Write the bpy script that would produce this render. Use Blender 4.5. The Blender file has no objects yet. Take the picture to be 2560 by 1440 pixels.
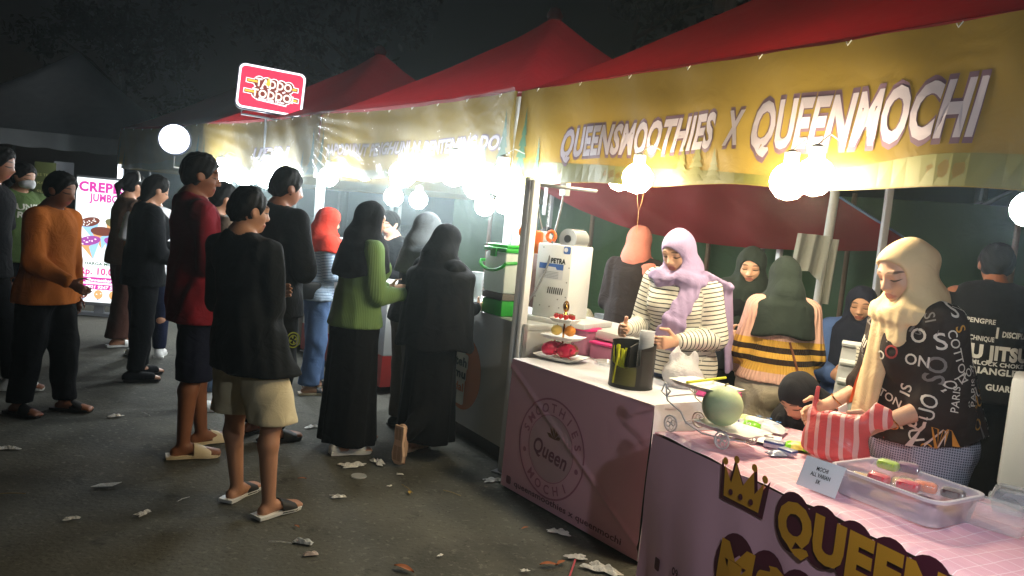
import bpy, bmesh, math, random
import numpy as np
from mathutils import Vector, Matrix
from mathutils.bvhtree import BVHTree

# ------------------------------------------------------------------ camera, world, exposure
S = bpy.context.scene
C = S.collection
CAM_H, FOC, PITCH, ROLL = 1.5, 1950.0, math.radians(-4.7), math.radians(5.5)
cam_data = bpy.data.cameras.new('camera')
cam = bpy.data.objects.new('camera', cam_data)
C.objects.link(cam)
cam_data.sensor_width = 36.0
cam_data.lens = 36.0 * FOC / 2560.0
cam_data.clip_start, cam_data.clip_end = 0.05, 400.0
cam.matrix_world = (Matrix.Translation((0, 0, CAM_H)) @ Matrix.Rotation(math.pi / 2 + PITCH, 4, 'X')
                    @ Matrix.Rotation(ROLL, 4, 'Z'))
S.camera = cam

world = bpy.data.worlds.new('World')
S.world = world
world.use_nodes = True
wn = world.node_tree.nodes
bg = wn['Background']
sky = wn.new('ShaderNodeTexSky')
sky.sky_type = 'NISHITA'
sky.sun_disc = False
sky.sun_elevation = math.radians(-4.0)
sky.sun_rotation = math.radians(250)
world.node_tree.links.new(sky.outputs[0], bg.inputs[0])
bg.inputs[1].default_value = 0.05

S.view_settings.view_transform = 'Standard'
S.view_settings.look = 'None'
S.view_settings.exposure = 1.0
S.view_settings.gamma = 1.0
S.view_settings.use_curve_mapping = False
S.render.engine = 'CYCLES'
cy = S.cycles
cy.use_denoising = True
cy.denoiser = 'OPENIMAGEDENOISE'
cy.max_bounces = 7
cy.diffuse_bounces = 3
cy.glossy_bounces = 3
cy.transmission_bounces = 5
cy.transparent_max_bounces = 16
cy.volume_bounces = 0
cy.sample_clamp_indirect = 3.0
cy.use_light_tree = True
LAMP = 1.0          # overall strength of the lit bulbs
HAZE = 0.0032
# ------------------------------------------------------------------ helpers
def ray(px, py):
    x, y = (px - 1280) / FOC, -(py - 720) / FOC
    c, s = math.cos(ROLL), math.sin(ROLL)
    X, Y = c * x - s * y, s * x + c * y
    cp, sp = math.cos(PITCH), math.sin(PITCH)
    return Vector((X, cp - sp * Y, sp + cp * Y))
def dp(px, py, dep):
    d = ray(px, py)
    return Vector((0, 0, CAM_H)) + d * (dep / d.y)
def on(px, py, z=0.0):
    d = ray(px, py)
    return Vector((0, 0, CAM_H)) + d * ((z - CAM_H) / d.z)

def lin(c):
    return tuple(((v / 255) / 12.92 if v / 255 <= 0.04045 else ((v / 255 + 0.055) / 1.055) ** 2.4) for v in c)

_mats = {}
def M(name, col=(200, 200, 200), rough=0.6, var=0.12, vs=6.0, bump=0.0, bs=120.0, trans=0.0, metal=0.0,
      emit=0.0, alpha=1.0, glass=0.0, spec=0.4, wrinkle=0.0, ws=6.0, sheen=0.0):
    """a procedural material: noise-varied base colour, optional weave bump and soft wrinkles"""
    if name in _mats:
        return _mats[name]
    m = bpy.data.materials.new(name)
    m.use_nodes = True
    nt = m.node_tree
    N, L = nt.nodes, nt.links
    b = N['Principled BSDF']
    c = lin(col)
    tc = N.new('ShaderNodeTexCoord')
    nz = N.new('ShaderNodeTexNoise')
    nz.inputs['Scale'].default_value = vs
    nz.inputs['Detail'].default_value = 5
    L.new(tc.outputs['Object'], nz.inputs['Vector'])
    mx = N.new('ShaderNodeMix')
    mx.data_type = 'RGBA'
    mx.inputs['A'].default_value = (*[v * (1 - var) for v in c], 1)
    mx.inputs['B'].default_value = (*[min(1, v * (1 + var)) for v in c], 1)
    L.new(nz.outputs['Fac'], mx.inputs['Factor'])
    colout = mx.outputs['Result']
    L.new(colout, b.inputs['Base Color'])
    b.inputs['Roughness'].default_value = rough
    b.inputs['Metallic'].default_value = metal
    b.inputs['Specular IOR Level'].default_value = spec
    if sheen:
        b.inputs['Sheen Weight'].default_value = sheen
    if glass:
        b.inputs['Transmission Weight'].default_value = glass
        b.inputs['IOR'].default_value = 1.2
    if alpha < 1:
        b.inputs['Alpha'].default_value = alpha
    if emit:
        L.new(colout, b.inputs['Emission Color'])
        b.inputs['Emission Strength'].default_value = emit
    nrm = None
    if wrinkle:
        nw = N.new('ShaderNodeTexNoise')
        nw.inputs['Scale'].default_value = ws
        nw.inputs['Detail'].default_value = 3
        nw.inputs['Distortion'].default_value = 1.2
        L.new(tc.outputs['Object'], nw.inputs['Vector'])
        bw = N.new('ShaderNodeBump')
        bw.inputs['Strength'].default_value = wrinkle
        bw.inputs['Distance'].default_value = 0.03
        L.new(nw.outputs['Fac'], bw.inputs['Height'])
        nrm = bw.outputs['Normal']
    if bump:
        nb = N.new('ShaderNodeTexNoise')
        nb.inputs['Scale'].default_value = bs
        L.new(tc.outputs['Object'], nb.inputs['Vector'])
        bp = N.new('ShaderNodeBump')
        bp.inputs['Strength'].default_value = bump
        bp.inputs['Distance'].default_value = 0.004
        L.new(nb.outputs['Fac'], bp.inputs['Height'])
        if nrm:
            L.new(nrm, bp.inputs['Normal'])
        nrm = bp.outputs['Normal']
    if nrm:
        L.new(nrm, b.inputs['Normal'])
    if trans:
        t = N.new('ShaderNodeBsdfTranslucent')
        L.new(colout, t.inputs['Color'])
        ms = N.new('ShaderNodeMixShader')
        ms.inputs[0].default_value = trans
        L.new(b.outputs[0], ms.inputs[1])
        L.new(t.outputs[0], ms.inputs[2])
        L.new(ms.outputs[0], N['Material Output'].inputs['Surface'])
    _mats[name] = m
    return m

def nodes_of(m):
    return m.node_tree.nodes, m.node_tree.links, m.node_tree.nodes['Principled BSDF']
def math_node(N, L, op, a, b=None, c=None, clamp=False):
    n = N.new('ShaderNodeMath')
    n.operation = op
    n.use_clamp = clamp
    for i, v in enumerate((a, b, c)):
        if v is None:
            continue
        if hasattr(v, 'links'):
            L.new(v, n.inputs[i])
        else:
            n.inputs[i].default_value = v
    return n.outputs[0]
def mix_col(N, L, fac, a, b):
    n = N.new('ShaderNodeMix')
    n.data_type = 'RGBA'
    for k, v in (('Factor', fac), ('A', a), ('B', b)):
        if hasattr(v, 'links'):
            L.new(v, n.inputs[k])
        else:
            n.inputs[k].default_value = (*v, 1) if k != 'Factor' and len(v) == 3 else v
    return n.outputs['Result']

def tag(o, label=None, cat=None, group=None, kind=None):
    for k, v in (('label', label), ('category', cat), ('group', group), ('kind', kind)):
        if v:
            o[k] = v
    return o
def thing(name, label, cat, loc=(0, 0, 0), rz=0.0, group=None):
    o = bpy.data.objects.new(name, None)
    o.empty_display_size = 0.1
    C.objects.link(o)
    o.location = loc
    o.rotation_euler = (0, 0, rz)
    return tag(o, label, cat, group)
def local(root, p):
    """world point -> the root's own frame (roots only turn about z)"""
    return Matrix.Rotation(-root.rotation_euler.z, 3, 'Z') @ (Vector(p) - root.location)
def obj(name, verts, faces, mats, parent=None, fm=None, smooth=True, sharp=None):
    me = bpy.data.meshes.new(name)
    me.from_pydata([tuple(map(float, v)) for v in verts] if not isinstance(verts, np.ndarray) else verts.tolist(), [],
                   faces if isinstance(faces, list) else faces.tolist())
    if not isinstance(mats, (list, tuple)):
        mats = [mats]
    for m in mats:
        me.materials.append(m)
    if fm is not None:
        me.polygons.foreach_set('material_index', np.asarray(fm, dtype=np.int32))
    if smooth:
        me.polygons.foreach_set('use_smooth', np.ones(len(me.polygons), dtype=bool))
        if sharp:
            me.set_sharp_from_angle(angle=math.radians(sharp))
    me.update()
    o = bpy.data.objects.new(name, me)
    C.objects.link(o)
    if parent is not None:
        o.parent = parent
    return o

class MB:
    """collects simple solids into one mesh"""
    def __init__(s):
        s.v, s.f, s.m = [], [], []
    def add(s, vs, fs, mi=0):
        k = len(s.v)
        s.v += [Vector(v) for v in vs]
        s.f += [tuple(i + k for i in f) for f in fs]
        s.m += [mi] * len(fs)
        return s
    def box(s, lo, hi, mi=0, mat=None, bev=0.0):
        x0, y0, z0 = lo
        x1, y1, z1 = hi
        if bev <= 0:
            vs = [(x0, y0, z0), (x1, y0, z0), (x1, y1, z0), (x0, y1, z0), (x0, y0, z1), (x1, y0, z1), (x1, y1, z1), (x0, y1, z1)]
            fs = [(3, 2, 1, 0), (4, 5, 6, 7), (0, 1, 5, 4), (1, 2, 6, 5), (2, 3, 7, 6), (3, 0, 4, 7)]
        else:
            bm = bmesh.new()
            bmesh.ops.create_cube(bm, size=1.0)
            for v in bm.verts:
                v.co = Vector(((x0 + x1) / 2 + v.co.x * (x1 - x0), (y0 + y1) / 2 + v.co.y * (y1 - y0), (z0 + z1) / 2 + v.co.z * (z1 - z0)))
            bmesh.ops.bevel(bm, geom=bm.edges[:], offset=bev, segments=2, profile=0.5, affect='EDGES')
            bm.verts.index_update()
            vs = [v.co.copy() for v in bm.verts]
            fs = [tuple(v.index for v in f.verts) for f in bm.faces]
            bm.free()
        if mat:
            vs = [mat @ Vector(v) for v in vs]
        return s.add(vs, fs, mi)
    def tube(s, pts, r, seg=8, mi=0, cap=True, ry=None):
        pts = [Vector(p) for p in pts]
        rs = r if isinstance(r, (list, tuple)) else [r] * len(pts)
        vs, fs = [], []
        up = Vector((0, 0, 1))
        t0 = (pts[1] - pts[0]).normalized()
        if abs(t0.dot(up)) > 0.9:
            up = Vector((0, 1, 0))
        a = t0.cross(up).normalized()
        for i, p in enumerate(pts):
            t = (pts[min(i + 1, len(pts) - 1)] - pts[max(i - 1, 0)]).normalized()
            a = (a - t * a.dot(t)).normalized()
            b = t.cross(a)
            for k in range(seg):
                th = 2 * math.pi * k / seg
                vs.append(p + a * math.cos(th) * rs[i] + b * math.sin(th) * (rs[i] if ry is None else ry))
        for i in range(len(pts) - 1):
            for k in range(seg):
                k2 = (k + 1) % seg
                fs.append((i * seg + k, i * seg + k2, (i + 1) * seg + k2, (i + 1) * seg + k))
        if cap:
            fs.append(tuple(range(seg))[::-1])
            fs.append(tuple((len(pts) - 1) * seg + k for k in range(seg)))
        return s.add(vs, fs, mi)
    def lathe(s, prof, c=(0, 0, 0), seg=20, mi=0, sx=1.0, sy=1.0, cap=True):
        vs, fs = [], []
        n = len(prof)
        for (r, z) in prof:
            for k in range(seg):
                th = 2 * math.pi * k / seg
                vs.append((c[0] + r * sx * math.cos(th), c[1] + r * sy * math.sin(th), c[2] + z))
        for i in range(n - 1):
            for k in range(seg):
                k2 = (k + 1) % seg
                fs.append((i * seg + k, i * seg + k2, (i + 1) * seg + k2, (i + 1) * seg + k))
        if cap and prof[0][0] > 1e-6:
            fs.append(tuple(range(seg))[::-1])
        if cap and prof[-1][0] > 1e-6:
            fs.append(tuple((n - 1) * seg + k for k in range(seg)))
        return s.add(vs, fs, mi)
    def grid(s, fn, nu, nv, mi=0):
        vs = [fn(i / nu, j / nv) for j in range(nv + 1) for i in range(nu + 1)]
        fs = [(j * (nu + 1) + i, j * (nu + 1) + i + 1, (j + 1) * (nu + 1) + i + 1, (j + 1) * (nu + 1) + i) for j in range(nv) for i in range(nu)]
        return s.add(vs, fs, mi)
    def prism(s, poly, z0, z1, mi=0, mat=None):
        n = len(poly)
        vs = [Vector((p[0], p[1], z0)) for p in poly] + [Vector((p[0], p[1], z1)) for p in poly]
        if mat:
            vs = [mat @ v for v in vs]
        fs = [tuple(range(n))[::-1], tuple(range(n, 2 * n))] + [(i, (i + 1) % n, n + (i + 1) % n, n + i) for i in range(n)]
        return s.add(vs, fs, mi)
    def build(s, name, mats, parent=None, smooth=True, sharp=40):
        return obj(name, s.v, s.f, mats, parent, s.m, smooth, sharp)

_txt = {}
def txt(s, bold=0.0, shear=0.0, maxlen=None):
    """flat lettering: (verts Nx2 with cap height about 0.7, triangles), centred on x, baseline at 0"""
    key = (s, bold, shear, maxlen)
    if key in _txt:
        return _txt[key]
    cu = bpy.data.curves.new('t', 'FONT')
    cu.body = s
    cu.size = 1.0
    cu.offset = bold
    cu.shear = shear
    cu.space_character = 1.0 + bold * 1.6
    cu.resolution_u = 3
    cu.align_x = 'CENTER'
    cu.dimensions = '2D'
    cu.fill_mode = 'BOTH'
    o = bpy.data.objects.new('t', cu)
    C.objects.link(o)
    dg = bpy.context.evaluated_depsgraph_get()
    me = o.evaluated_get(dg).to_mesh()
    bm = bmesh.new()
    bm.from_mesh(me)
    bmesh.ops.triangulate(bm, faces=bm.faces[:])
    bmesh.ops.remove_doubles(bm, verts=bm.verts[:], dist=1e-5)
    if maxlen:
        for _ in range(4):
            es = [e for e in bm.edges if e.calc_length() > maxlen]
            if not es:
                break
            bmesh.ops.subdivide_edges(bm, edges=es, cuts=1)
            bmesh.ops.triangulate(bm, faces=bm.faces[:])
    bm.verts.index_update()
    v = np.array([(p.co.x, p.co.y) for p in bm.verts]) if bm.verts else np.zeros((0, 2))
    f = [tuple(q.index for q in p.verts) for p in bm.faces]
    bm.free()
    o.evaluated_get(dg).to_mesh_clear()
    bpy.data.objects.remove(o)
    bpy.data.curves.remove(cu)
    _txt[key] = (v, f)
    return _txt[key]
def text_on(name, s, fn, mat, parent, width=None, height=0.1, cx=0.0, cy=0.0, bold=0.0, shear=0.0, maxlen=None, mb=None, mi=0, rot=0.0):
    """lettering mapped through fn(u, v) -> point; width in the surface's units fixes the run, height the capitals"""
    v, f = txt(s, bold, shear, maxlen)
    if not len(v):
        return None
    v = v.copy()
    w = v[:, 0].max() - v[:, 0].min()
    v[:, 0] -= (v[:, 0].max() + v[:, 0].min()) / 2
    sy = height / 0.72
    sx = width / w if width else sy
    u = v[:, 0] * sx
    q = (v[:, 1] - 0.36) * sy
    cr, sr = math.cos(rot), math.sin(rot)
    pts = [fn(cx + cr * a - sr * b, cy + sr * a + cr * b) for a, b in zip(u, q)]
    if mb is not None:
        mb.add(pts, f, mi)
        return None
    return obj(name, pts, f, mat, parent, smooth=False)
def disc(n=32, r=1.0, sx=1.0, sy=1.0, cx=0.0, cy=0.0):
    return [(cx + r * sx * math.cos(2 * math.pi * i / n), cy + r * sy * math.sin(2 * math.pi * i / n)) for i in range(n)]
def rrect(w, h, r, n=5):
    pts = []
    for (cx, cy, a0) in ((w / 2 - r, h / 2 - r, 0), (-w / 2 + r, h / 2 - r, 90), (-w / 2 + r, -h / 2 + r, 180), (w / 2 - r, -h / 2 + r, 270)):
        for k in range(n + 1):
            a = math.radians(a0 + 90 * k / n)
            pts.append((cx + r * math.cos(a), cy + r * math.sin(a)))
    return pts
def flat(mb, poly, fn, mi=0):
    mb.add([fn(*p) for p in poly], [tuple(range(len(poly)))], mi)
def ring(mb, r0, r1, fn, mi=0, n=48, sx=1.0, sy=1.0, cx=0, cy=0):
    vs = [fn(*p) for p in disc(n, r0, sx, sy, cx, cy)] + [fn(*p) for p in disc(n, r1, sx, sy, cx, cy)]
    mb.add(vs, [(i, (i + 1) % n, n + (i + 1) % n, n + i) for i in range(n)], mi)

# ------------------------------------------------------------------ distance-field modelling for people and soft things
class Field:
    def __init__(s, lo, hi, vox, fine=(), fv=None):
        ax = []
        for k in range(3):
            pts = [lo[k]]
            while pts[-1] < hi[k]:
                p = pts[-1]
                step = vox
                if fv:
                    for (a, b) in fine:
                        if a[k] - vox * 0.5 <= p <= b[k]:
                            step = fv
                pts.append(p + step)
            ax.append(np.array(pts, dtype=np.float32))
        s.ax, s.vox = ax, vox
        s.F = np.full([len(a) for a in ax], 1.0, dtype=np.float32)
        s.prims = []
    def sub(s, lo, hi):
        sl = []
        for k in range(3):
            i0 = max(0, np.searchsorted(s.ax[k], lo[k]) - 1)
            i1 = min(len(s.ax[k]), np.searchsorted(s.ax[k], hi[k]) + 1)
            if i1 <= i0:
                return None, None
            sl.append(slice(i0, i1))
        X, Y, Z = np.meshgrid(*[s.ax[k][sl[k]] for k in range(3)], indexing='ij', sparse=True)
        return tuple(sl), (X, Y, Z)
    @staticmethod
    def dist(P, a, b, ra, rb, side, cap):
        X, Y, Z = P
        a, b = np.asarray(a, np.float32), np.asarray(b, np.float32)
        d = b - a
        Ln = float(np.linalg.norm(d))
        if Ln < 1e-6:
            d, Ln = np.array([0, 0, 1], np.float32), 1e-6
            ax = d
        else:
            ax = d / Ln
        sd = np.asarray(side, np.float32)
        sd = sd - ax * float(sd @ ax)
        n = float(np.linalg.norm(sd))
        if n < 1e-3:
            sd = np.array([0.0, 1.0, 0.0], np.float32)
            sd = sd - ax * float(sd @ ax)
            n = float(np.linalg.norm(sd))
        sd = sd / n
        td = np.cross(ax, sd)
        x, y, z = X - a[0], Y - a[1], Z - a[2]
        w = x * ax[0] + y * ax[1] + z * ax[2]
        t = np.clip(w / Ln, 0, 1)
        we = w - t * Ln
        u = x * sd[0] + y * sd[1] + z * sd[2]
        v = x * td[0] + y * td[1] + z * td[2]
        rx = ra[0] + (rb[0] - ra[0]) * t
        ry = ra[1] + (rb[1] - ra[1]) * t
        rm = np.minimum(rx, ry)
        q = np.sqrt((u / rx) ** 2 + (v / ry) ** 2 + (we / (rm * cap)) ** 2)
        return (q - 1) * rm, w
    def cap(s, a, b, ra, rb=None, side=(1, 0, 0), k=0.02, op='add', cap=1.0):
        ra = ra if isinstance(ra, tuple) else (ra, ra)
        rb = ra if rb is None else (rb if isinstance(rb, tuple) else (rb, rb))
        R = max(ra + rb) * max(1, cap) + k + 2.5 * s.vox
        a, b = np.asarray(a, float), np.asarray(b, float)
        sl, P = s.sub(np.minimum(a, b) - R, np.maximum(a, b) + R)
        if sl is None:
            return s
        d, _ = s.dist(P, a, b, ra, rb, side, cap)
        s._mix(sl, d, k, op)
        if op == 'add':
            s.prims.append((a, b, ra, rb, side, cap))
        return s
    def ell(s, c, r, k=0.02, op='add', R3=None):
        """ellipsoid, optionally turned by a 3x3 matrix"""
        m = max(r) + k + 2.5 * s.vox
        c = np.asarray(c, float)
        sl, (X, Y, Z) = s.sub(c - m, c + m)
        if sl is None:
            return s
        x, y, z = X - c[0], Y - c[1], Z - c[2]
        if R3 is not None:
            x, y, z = [R3[0][i] * x + R3[1][i] * y + R3[2][i] * z for i in range(3)]
        q0 = np.sqrt((x / r[0]) ** 2 + (y / r[1]) ** 2 + (z / r[2]) ** 2)
        q1 = np.sqrt((x / r[0] ** 2) ** 2 + (y / r[1] ** 2) ** 2 + (z / r[2] ** 2) ** 2) + 1e-6
        d = q0 * (q0 - 1) / q1
        d = np.where(q0 < 0.3, (q0 - 1) * min(r), d)
        s._mix(sl, d, k, op)
        return s
    def _mix(s, sl, d, k, op):
        F = s.F[sl]
        if op == 'add':
            h = np.maximum(k - np.abs(F - d), 0) / max(k, 1e-6)
            s.F[sl] = np.minimum(F, d) - h * h * k * 0.25
        else:
            d = -d
            h = np.maximum(k - np.abs(F - d), 0) / max(k, 1e-6)
            s.F[sl] = np.maximum(F, d) + h * h * k * 0.25
    def grid3(s):
        return np.meshgrid(*s.ax, indexing='ij', sparse=True)
    def cut(s, nrm, pt):
        X, Y, Z = s.grid3()
        s.F = np.maximum(s.F, (X - pt[0]) * nrm[0] + (Y - pt[1]) * nrm[1] + (Z - pt[2]) * nrm[2])
        return s
    def folds(s, amp, scale=14.0, seed=0, stretch=(1, 1, 0.35)):
        X, Y, Z = s.grid3()
        rs = np.random.RandomState(seed)
        scale = scale * 2.6
        X, Y, Z = X * stretch[0], Y * stretch[1], Z * stretch[2]
        w = 0.35 * np.sin(X * scale * .5 + 1.3 + seed) + 0.35 * np.sin(Z * scale * .8 + Y * scale * 0.4 + seed * .7)
        n = 0
        for i in range(4):
            d = rs.normal(size=3)
            d /= np.linalg.norm(d)
            n = n + np.sin((X * d[0] + Y * d[1] + Z * d[2]) * scale * (0.7 + 0.5 * i) + w * 2.2 + rs.rand() * 6) / (1 + 0.4 * i)
        s.F = s.F + amp * n * 0.5
        return s
    def mesh(s):
        F, (ax, ay, az) = s.F, s.ax
        I = F < 0
        c = np.zeros([n - 1 for n in F.shape], dtype=np.int8)
        for i in (0, 1):
            for j in (0, 1):
                for k in (0, 1):
                    c += I[i:F.shape[0] - 1 + i, j:F.shape[1] - 1 + j, k:F.shape[2] - 1 + k]
        act = (c > 0) & (c < 8)
        idx = np.argwhere(act)
        if not len(idx):
            return np.zeros((0, 3)), np.zeros((0, 4), int)
        vid = np.full(act.shape, -1, dtype=np.int32)
        vid[act] = np.arange(len(idx))
        P = np.zeros((len(idx), 3))
        cnt = np.zeros(len(idx))
        co = [(i, j, k) for i in (0, 1) for j in (0, 1) for k in (0, 1)]
        V = {}
        for q in co:
            ii = idx + np.array(q)
            V[q] = (F[ii[:, 0], ii[:, 1], ii[:, 2]].astype(float), np.stack([ax[ii[:, 0]], ay[ii[:, 1]], az[ii[:, 2]]], 1).astype(float))
        for q in co:
            for d in range(3):
                if q[d] == 0:
                    r = list(q)
                    r[d] = 1
                    f0, p0 = V[q]
                    f1, p1 = V[tuple(r)]
                    m = (f0 < 0) != (f1 < 0)
                    t = np.where(m, f0 / np.where(m, f0 - f1, 1), 0)
                    P += np.where(m[:, None], p0 + (p1 - p0) * t[:, None], 0)
                    cnt += m
        P /= np.maximum(cnt, 1)[:, None]
        quads = []
        for d in range(3):
            e, g = [(1, 2), (2, 0), (0, 1)][d]
            sl0 = [slice(1, -1)] * 3
            sl1 = [slice(1, -1)] * 3
            sl0[d] = slice(0, -1)
            sl1[d] = slice(1, None)
            A, B = I[tuple(sl0)], I[tuple(sl1)]
            for flip, m in ((False, A & ~B), (True, ~A & B)):
                p = np.argwhere(m)
                if not len(p):
                    continue
                for kk in range(3):
                    if kk != d:
                        p[:, kk] += 1
                def at(de, dg):
                    o = p.copy()
                    o[:, e] -= de
                    o[:, g] -= dg
                    return vid[o[:, 0], o[:, 1], o[:, 2]]
                q = np.stack([at(1, 1), at(0, 1), at(0, 0), at(1, 0)], 1)
                quads.append(q[:, ::-1] if flip else q)
        Q = np.concatenate(quads)
        Q = Q[(Q >= 0).all(1)]
        return P, Q
    def axial(s, P):
        """distance along the nearest limb axis, for stripes that follow a sleeve"""
        best = np.full(len(P), 1e9)
        out = np.zeros(len(P))
        pid = np.zeros(len(P))
        for n, (a, b, ra, rb, side, cp) in enumerate(s.prims):
            d, w = s.dist((P[:, 0], P[:, 1], P[:, 2]), a, b, ra, rb, side, cp)
            m = d < best
            best[m] = d[m]
            out[m] = w[m]
            pid[m] = n
        return out, pid
def smooth_mesh(P, Q, it=2):
    for _ in range(it):
        acc = np.zeros_like(P)
        cnt = np.zeros(len(P))
        for i in range(4):
            a, b = Q[:, i], Q[:, (i + 1) % 4]
            np.add.at(acc, a, P[b])
            np.add.at(cnt, a, 1)
        P = P * 0.5 + 0.5 * acc / np.maximum(cnt, 1)[:, None]
    return P
def field_obj(fd, name, mat, parent, it=1, attr=None):
    P, Q = fd.mesh()
    if not len(P):
        return None
    P = smooth_mesh(P, Q, it) if it else P
    o = obj(name, P, Q, mat, parent)
    for k, arr in (attr(P) if attr else {}).items():
        arr = np.asarray(arr, dtype=np.float32)
        if arr.ndim == 1:
            o.data.attributes.new(k, 'FLOAT', 'POINT').data.foreach_set('value', arr)
        else:
            o.data.attributes.new(k, 'FLOAT_VECTOR', 'POINT').data.foreach_set('vector', arr.ravel())
    return o
# ------------------------------------------------------------------ people builder
def skin_mat(name, col):
    if name in _mats:
        return _mats[name]
    m = M(name, col, rough=0.48, var=0.07, vs=14, bump=0.08, bs=220, spec=0.35)
    N, L, b = nodes_of(m)
    base = b.inputs['Base Color'].links[0].from_socket
    at = N.new('ShaderNodeAttribute')
    at.attribute_name = 'hc'
    sp = N.new('ShaderNodeSeparateXYZ')
    L.new(at.outputs['Vector'], sp.inputs[0])
    x, y, z = sp.outputs
    Mn = lambda op, a, b_=None, c=None, cl=False: math_node(N, L, op, a, b_, c, cl)
    ax = Mn('ABSOLUTE', x)
    def ell(u, u0, ru, v, v0, rv, soft=2.5):
        a = Mn('POWER', Mn('ABSOLUTE', Mn('DIVIDE', Mn('SUBTRACT', u, u0), ru)), 2.0)
        c = Mn('POWER', Mn('ABSOLUTE', Mn('DIVIDE', Mn('SUBTRACT', v, v0), rv)), 2.0)
        return Mn('MULTIPLY', Mn('SUBTRACT', 1.0, Mn('ADD', a, c)), soft, None, True)
    front = Mn('GREATER_THAN', y, 0.4)
    bend = Mn('MULTIPLY', Mn('POWER', Mn('ABSOLUTE', Mn('SUBTRACT', ax, 0.3)), 2.0), 0.9)
    zb = Mn('ADD', z, bend)
    brow = ell(ax, 0.34, 0.25, zb, 0.27, 0.05)
    zl = Mn('SUBTRACT', z, bend)
    lash = ell(ax, 0.33, 0.2, zl, -0.05, 0.042)
    dark = Mn('MULTIPLY', Mn('MAXIMUM', Mn('MULTIPLY', brow, 0.75), Mn('MULTIPLY', lash, 0.9)), front)
    lips = Mn('MULTIPLY', ell(x, 0.0, 0.28, z, -0.60, 0.12), Mn('MULTIPLY', front, 0.75))
    c1 = mix_col(N, L, lips, base, lin((150, 70, 68)))
    c2 = mix_col(N, L, dark, c1, lin((28, 20, 18)))
    L.new(c2, b.inputs['Base Color'])
    return m
SKIN = skin_mat('skin_tan', (176, 128, 100))
SKIN_L = skin_mat('skin_light', (206, 160, 132))
SKIN_D = skin_mat('skin_brown', (140, 92, 68))

ARM = dict(down=((.14, .0, -1), (.03, .14, -1)), folded=((.2, .12, -1), (-.85, .55, .22)), fwd=((.14, .1, -1), (-.25, 1, .05)),
           low=((.14, .1, -1), (-.3, .8, -.45)), phone=((.12, .75, -.6), (-.35, .35, .85)), back=((.14, -.25, -1), (.0, .05, -1)))
V3 = lambda *a: np.array(a, float)
def rotm(yaw=0, pitch=0, roll=0):
    m = Matrix.Rotation(math.radians(yaw), 3, 'Z') @ Matrix.Rotation(math.radians(pitch), 3, 'X') @ Matrix.Rotation(math.radians(roll), 3, 'Y')
    return np.array(m)

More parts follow.
